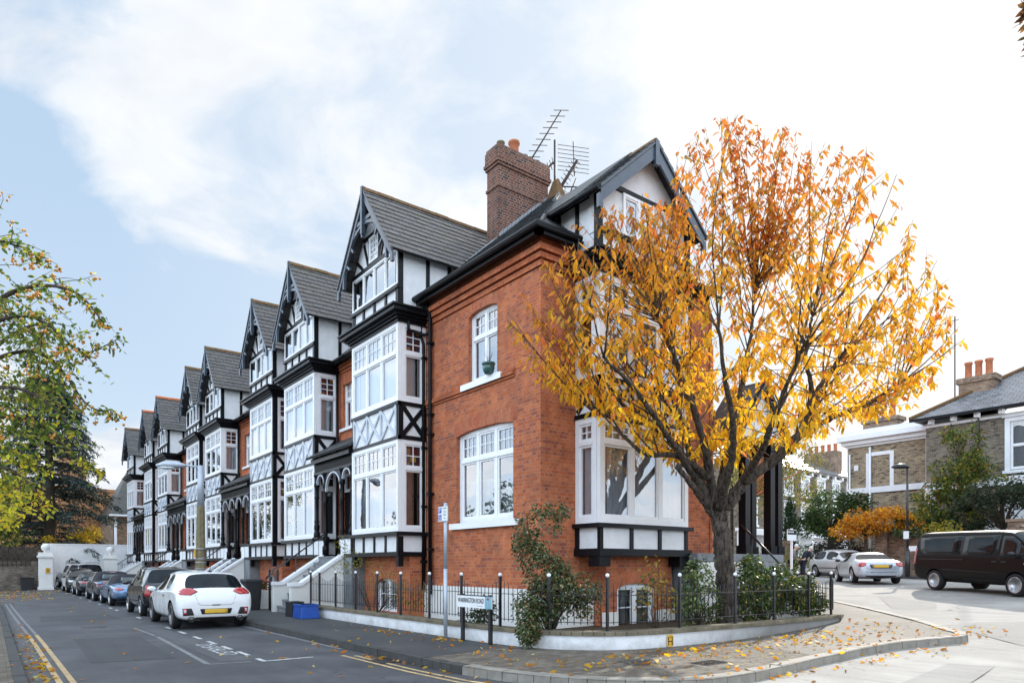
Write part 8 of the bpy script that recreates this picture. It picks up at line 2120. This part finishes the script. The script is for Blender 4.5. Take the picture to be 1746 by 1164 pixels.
# ------------------------------------------------------------------ two people by the hedge
def person(label, loc, az, lean, coat, hair, arm_fwd):
    """one continuous skinned body with jointed, tapering limbs and five-fingered hands; clothing and hair are children"""
    root = thing('person', label, 'person', loc); root.rotation_euler = (0, 0, R(-az))
    cl, sl = math.cos(lean), math.sin(lean)
    def up(x, y, z):     # torso frame bent forward at the hips (facing +Y)
        dz = z - .92; return Vector((x, y * cl + dz * sl, .92 + dz * cl - y * sl * .3))
    def skin(nm, verts, edges, radii, mat, sub=1, rootv=0):
        me = bpy.data.meshes.new(nm); me.from_pydata([tuple(v) for v in verts], edges, []); me.update()
        ob = bpy.data.objects.new(nm, me); COL.objects.link(ob)
        md = ob.modifiers.new('skin', 'SKIN'); md.use_smooth_shade = True
        ly = me.skin_vertices[0] if me.skin_vertices else None
        if ly is None:
            bm = bmesh.new(); bm.from_mesh(me); bm.verts.layers.skin.verify(); bm.to_mesh(me); bm.free(); ly = me.skin_vertices[0]
        for i, r in enumerate(radii):
            ly.data[i].radius = r if isinstance(r, tuple) else (r, r); ly.data[i].use_root = (i == rootv)
        s2 = ob.modifiers.new('sub', 'SUBSURF'); s2.levels = sub; s2.render_levels = sub
        bpy.context.view_layer.update()
        m2 = bpy.data.meshes.new_from_object(ob.evaluated_get(bpy.context.evaluated_depsgraph_get())); bpy.data.objects.remove(ob)
        m2.materials.clear(); m2.materials.append(M[mat]); o2 = bpy.data.objects.new(nm, m2); COL.objects.link(o2); o2.parent = root
        m2.polygons.foreach_set('use_smooth', [True] * len(m2.polygons)); return o2
    V = []; E_ = []; Rd = []
    def v(p, r, par=None):
        V.append(Vector(p)); Rd.append(r)
        if par is not None: E_.append((par, len(V) - 1))
        return len(V) - 1
    pel = v((0, 0, .92), (.15, .11)); sp = v(up(0, .0, 1.12), (.14, .10), pel); ch = v(up(0, .0, 1.36), (.16, .11), sp); nk = v(up(0, .02, 1.50), (.055, .06), ch)
    hd = v(up(0, .05, 1.58), (.075, .085), nk); hd2 = v(up(0, .06, 1.66), (.082, .095), hd); v(up(0, .05, 1.73), (.06, .07), hd2)
    hands = []
    for sg in (-1, 1):
        hip = v((sg * .09, 0, .86), (.095, .10), pel); kn = v((sg * .10, .02, .48), (.062, .066), hip); an = v((sg * .10, -.02, .09), (.042, .045), kn); v((sg * .11, .14, .04), (.042, .032), an)
        sh = v(up(sg * .19, 0, 1.42), (.065, .065), ch); el = v(up(sg * .25, .05 + .12 * arm_fwd, 1.15), (.045, .045), sh)
        wr_ = v(up(sg * .21, .12 + .28 * arm_fwd, .98 + .10 * arm_fwd), (.03, .026), el)
        d = (V[wr_] - V[el]).normalized(); pm = v(V[wr_] + d * .06, (.038, .018), wr_)
        sx = d.cross(Vector((1, 0, 0))).normalized(); wd = Vector((1, 0, 0)) - d * d.x; wd.normalize()
        for k, ln in enumerate((.07, .082, .078, .06)):
            o = wd * ((k - 1.5) * .019); f0 = v(V[pm] + d * .03 + o, .009, pm); f1 = v(V[f0] + d * ln * .55 + sx * .008, .0085, f0); v(V[f1] + d * ln * .3 + sx * .022, .0075, f1)
        t0 = v(V[wr_] + d * .035 - wd * sg * .032, .011, wr_); v(V[t0] + d * .04 - wd * sg * .022 + sx * .01, .009, t0)
    body = skin('body', V, E_, Rd, 'skin', 1, pel)
    # coat and trousers follow the body, a little larger
    cv = [Vector((0, 0, .80)), up(0, 0, 1.12), up(0, 0, 1.36), up(0, .01, 1.47)]; ce = [(0, 1), (1, 2), (2, 3)]; cr = [(.185, .14), (.165, .125), (.185, .135), (.085, .08)]
    for sg in (-1, 1):
        a = len(cv); cv += [up(sg * .19, 0, 1.41), up(sg * .25, .05 + .12 * arm_fwd, 1.15), up(sg * .213, .113 + .262 * arm_fwd, .992 + .09 * arm_fwd)]; cr += [(.085, .085), (.063, .063), (.048, .048)]; ce += [(2, a), (a, a + 1), (a + 1, a + 2)]
    skin('coat', cv, ce, cr, coat, 1, 0)
    tv = [Vector((0, 0, .90))]; te = []; tr = [(.165, .125)]
    for sg in (-1, 1):
        a = len(tv); tv += [Vector((sg * .09, 0, .84)), Vector((sg * .10, .02, .48)), Vector((sg * .10, -.02, .11))]; tr += [(.105, .11), (.08, .085), (.07, .075)]; te += [(0, a), (a, a + 1), (a + 1, a + 2)]
    skin('trousers', tv, te, tr, 'cloth_navy', 1, 0)
    for sg in (-1, 1):
        skin('shoe', [Vector((sg * .10, -.05, .05)), Vector((sg * .10, .05, .05)), Vector((sg * .11, .17, .035))], [(0, 1), (1, 2)], [(.05, .045), (.052, .045), (.045, .03)], 'shoe', 1, 1)
    mb = MB(); c = up(0, .03, 1.70); mb.sphere(c, .108, 0, 14, 10, 1.05); mb.build('hair', hair, root, origin=Vector((0, 0, 0)))
    fc = up(0, .10, 1.625); mb = MB(); mb.sphere(fc, .072, 0, 14, 10, 1.25); q = up(0, .17, 1.625); mb.tube([up(0, .16, 1.66), up(0, .19, 1.61), up(0, .165, 1.60)], [.008, .016, .012], 6)
    for sg in (-1, 1):
        mb.sphere(up(sg * .088, .03, 1.63), .02, 0, 8, 6, 1.6)
    mb.build('face', 'skin', root, origin=Vector((0, 0, 0)))
    mb = MB()
    for sg in (-1, 1):
        mb.sphere(up(sg * .03, .165, 1.645), .010, 0, 8, 6)
    mb.bar(up(-.022, .168, 1.572), up(.022, .168, 1.572), .006, .008); mb.build('eyes_and_mouth', 'trim', root, origin=Vector((0, 0, 0)))
person('white haired person in a grey coat standing behind the laurel shrub near the hedge', (33.6, 19.6, g(33.6)), 150, .30, 'cloth_grey', 'hair_white', .5)
person('grey haired person in a navy jacket bending forward beside the silver hatchback', (33.75, 19.05, g(33.7)), 120, .62, 'cloth_navy', 'hair_white', 1.)
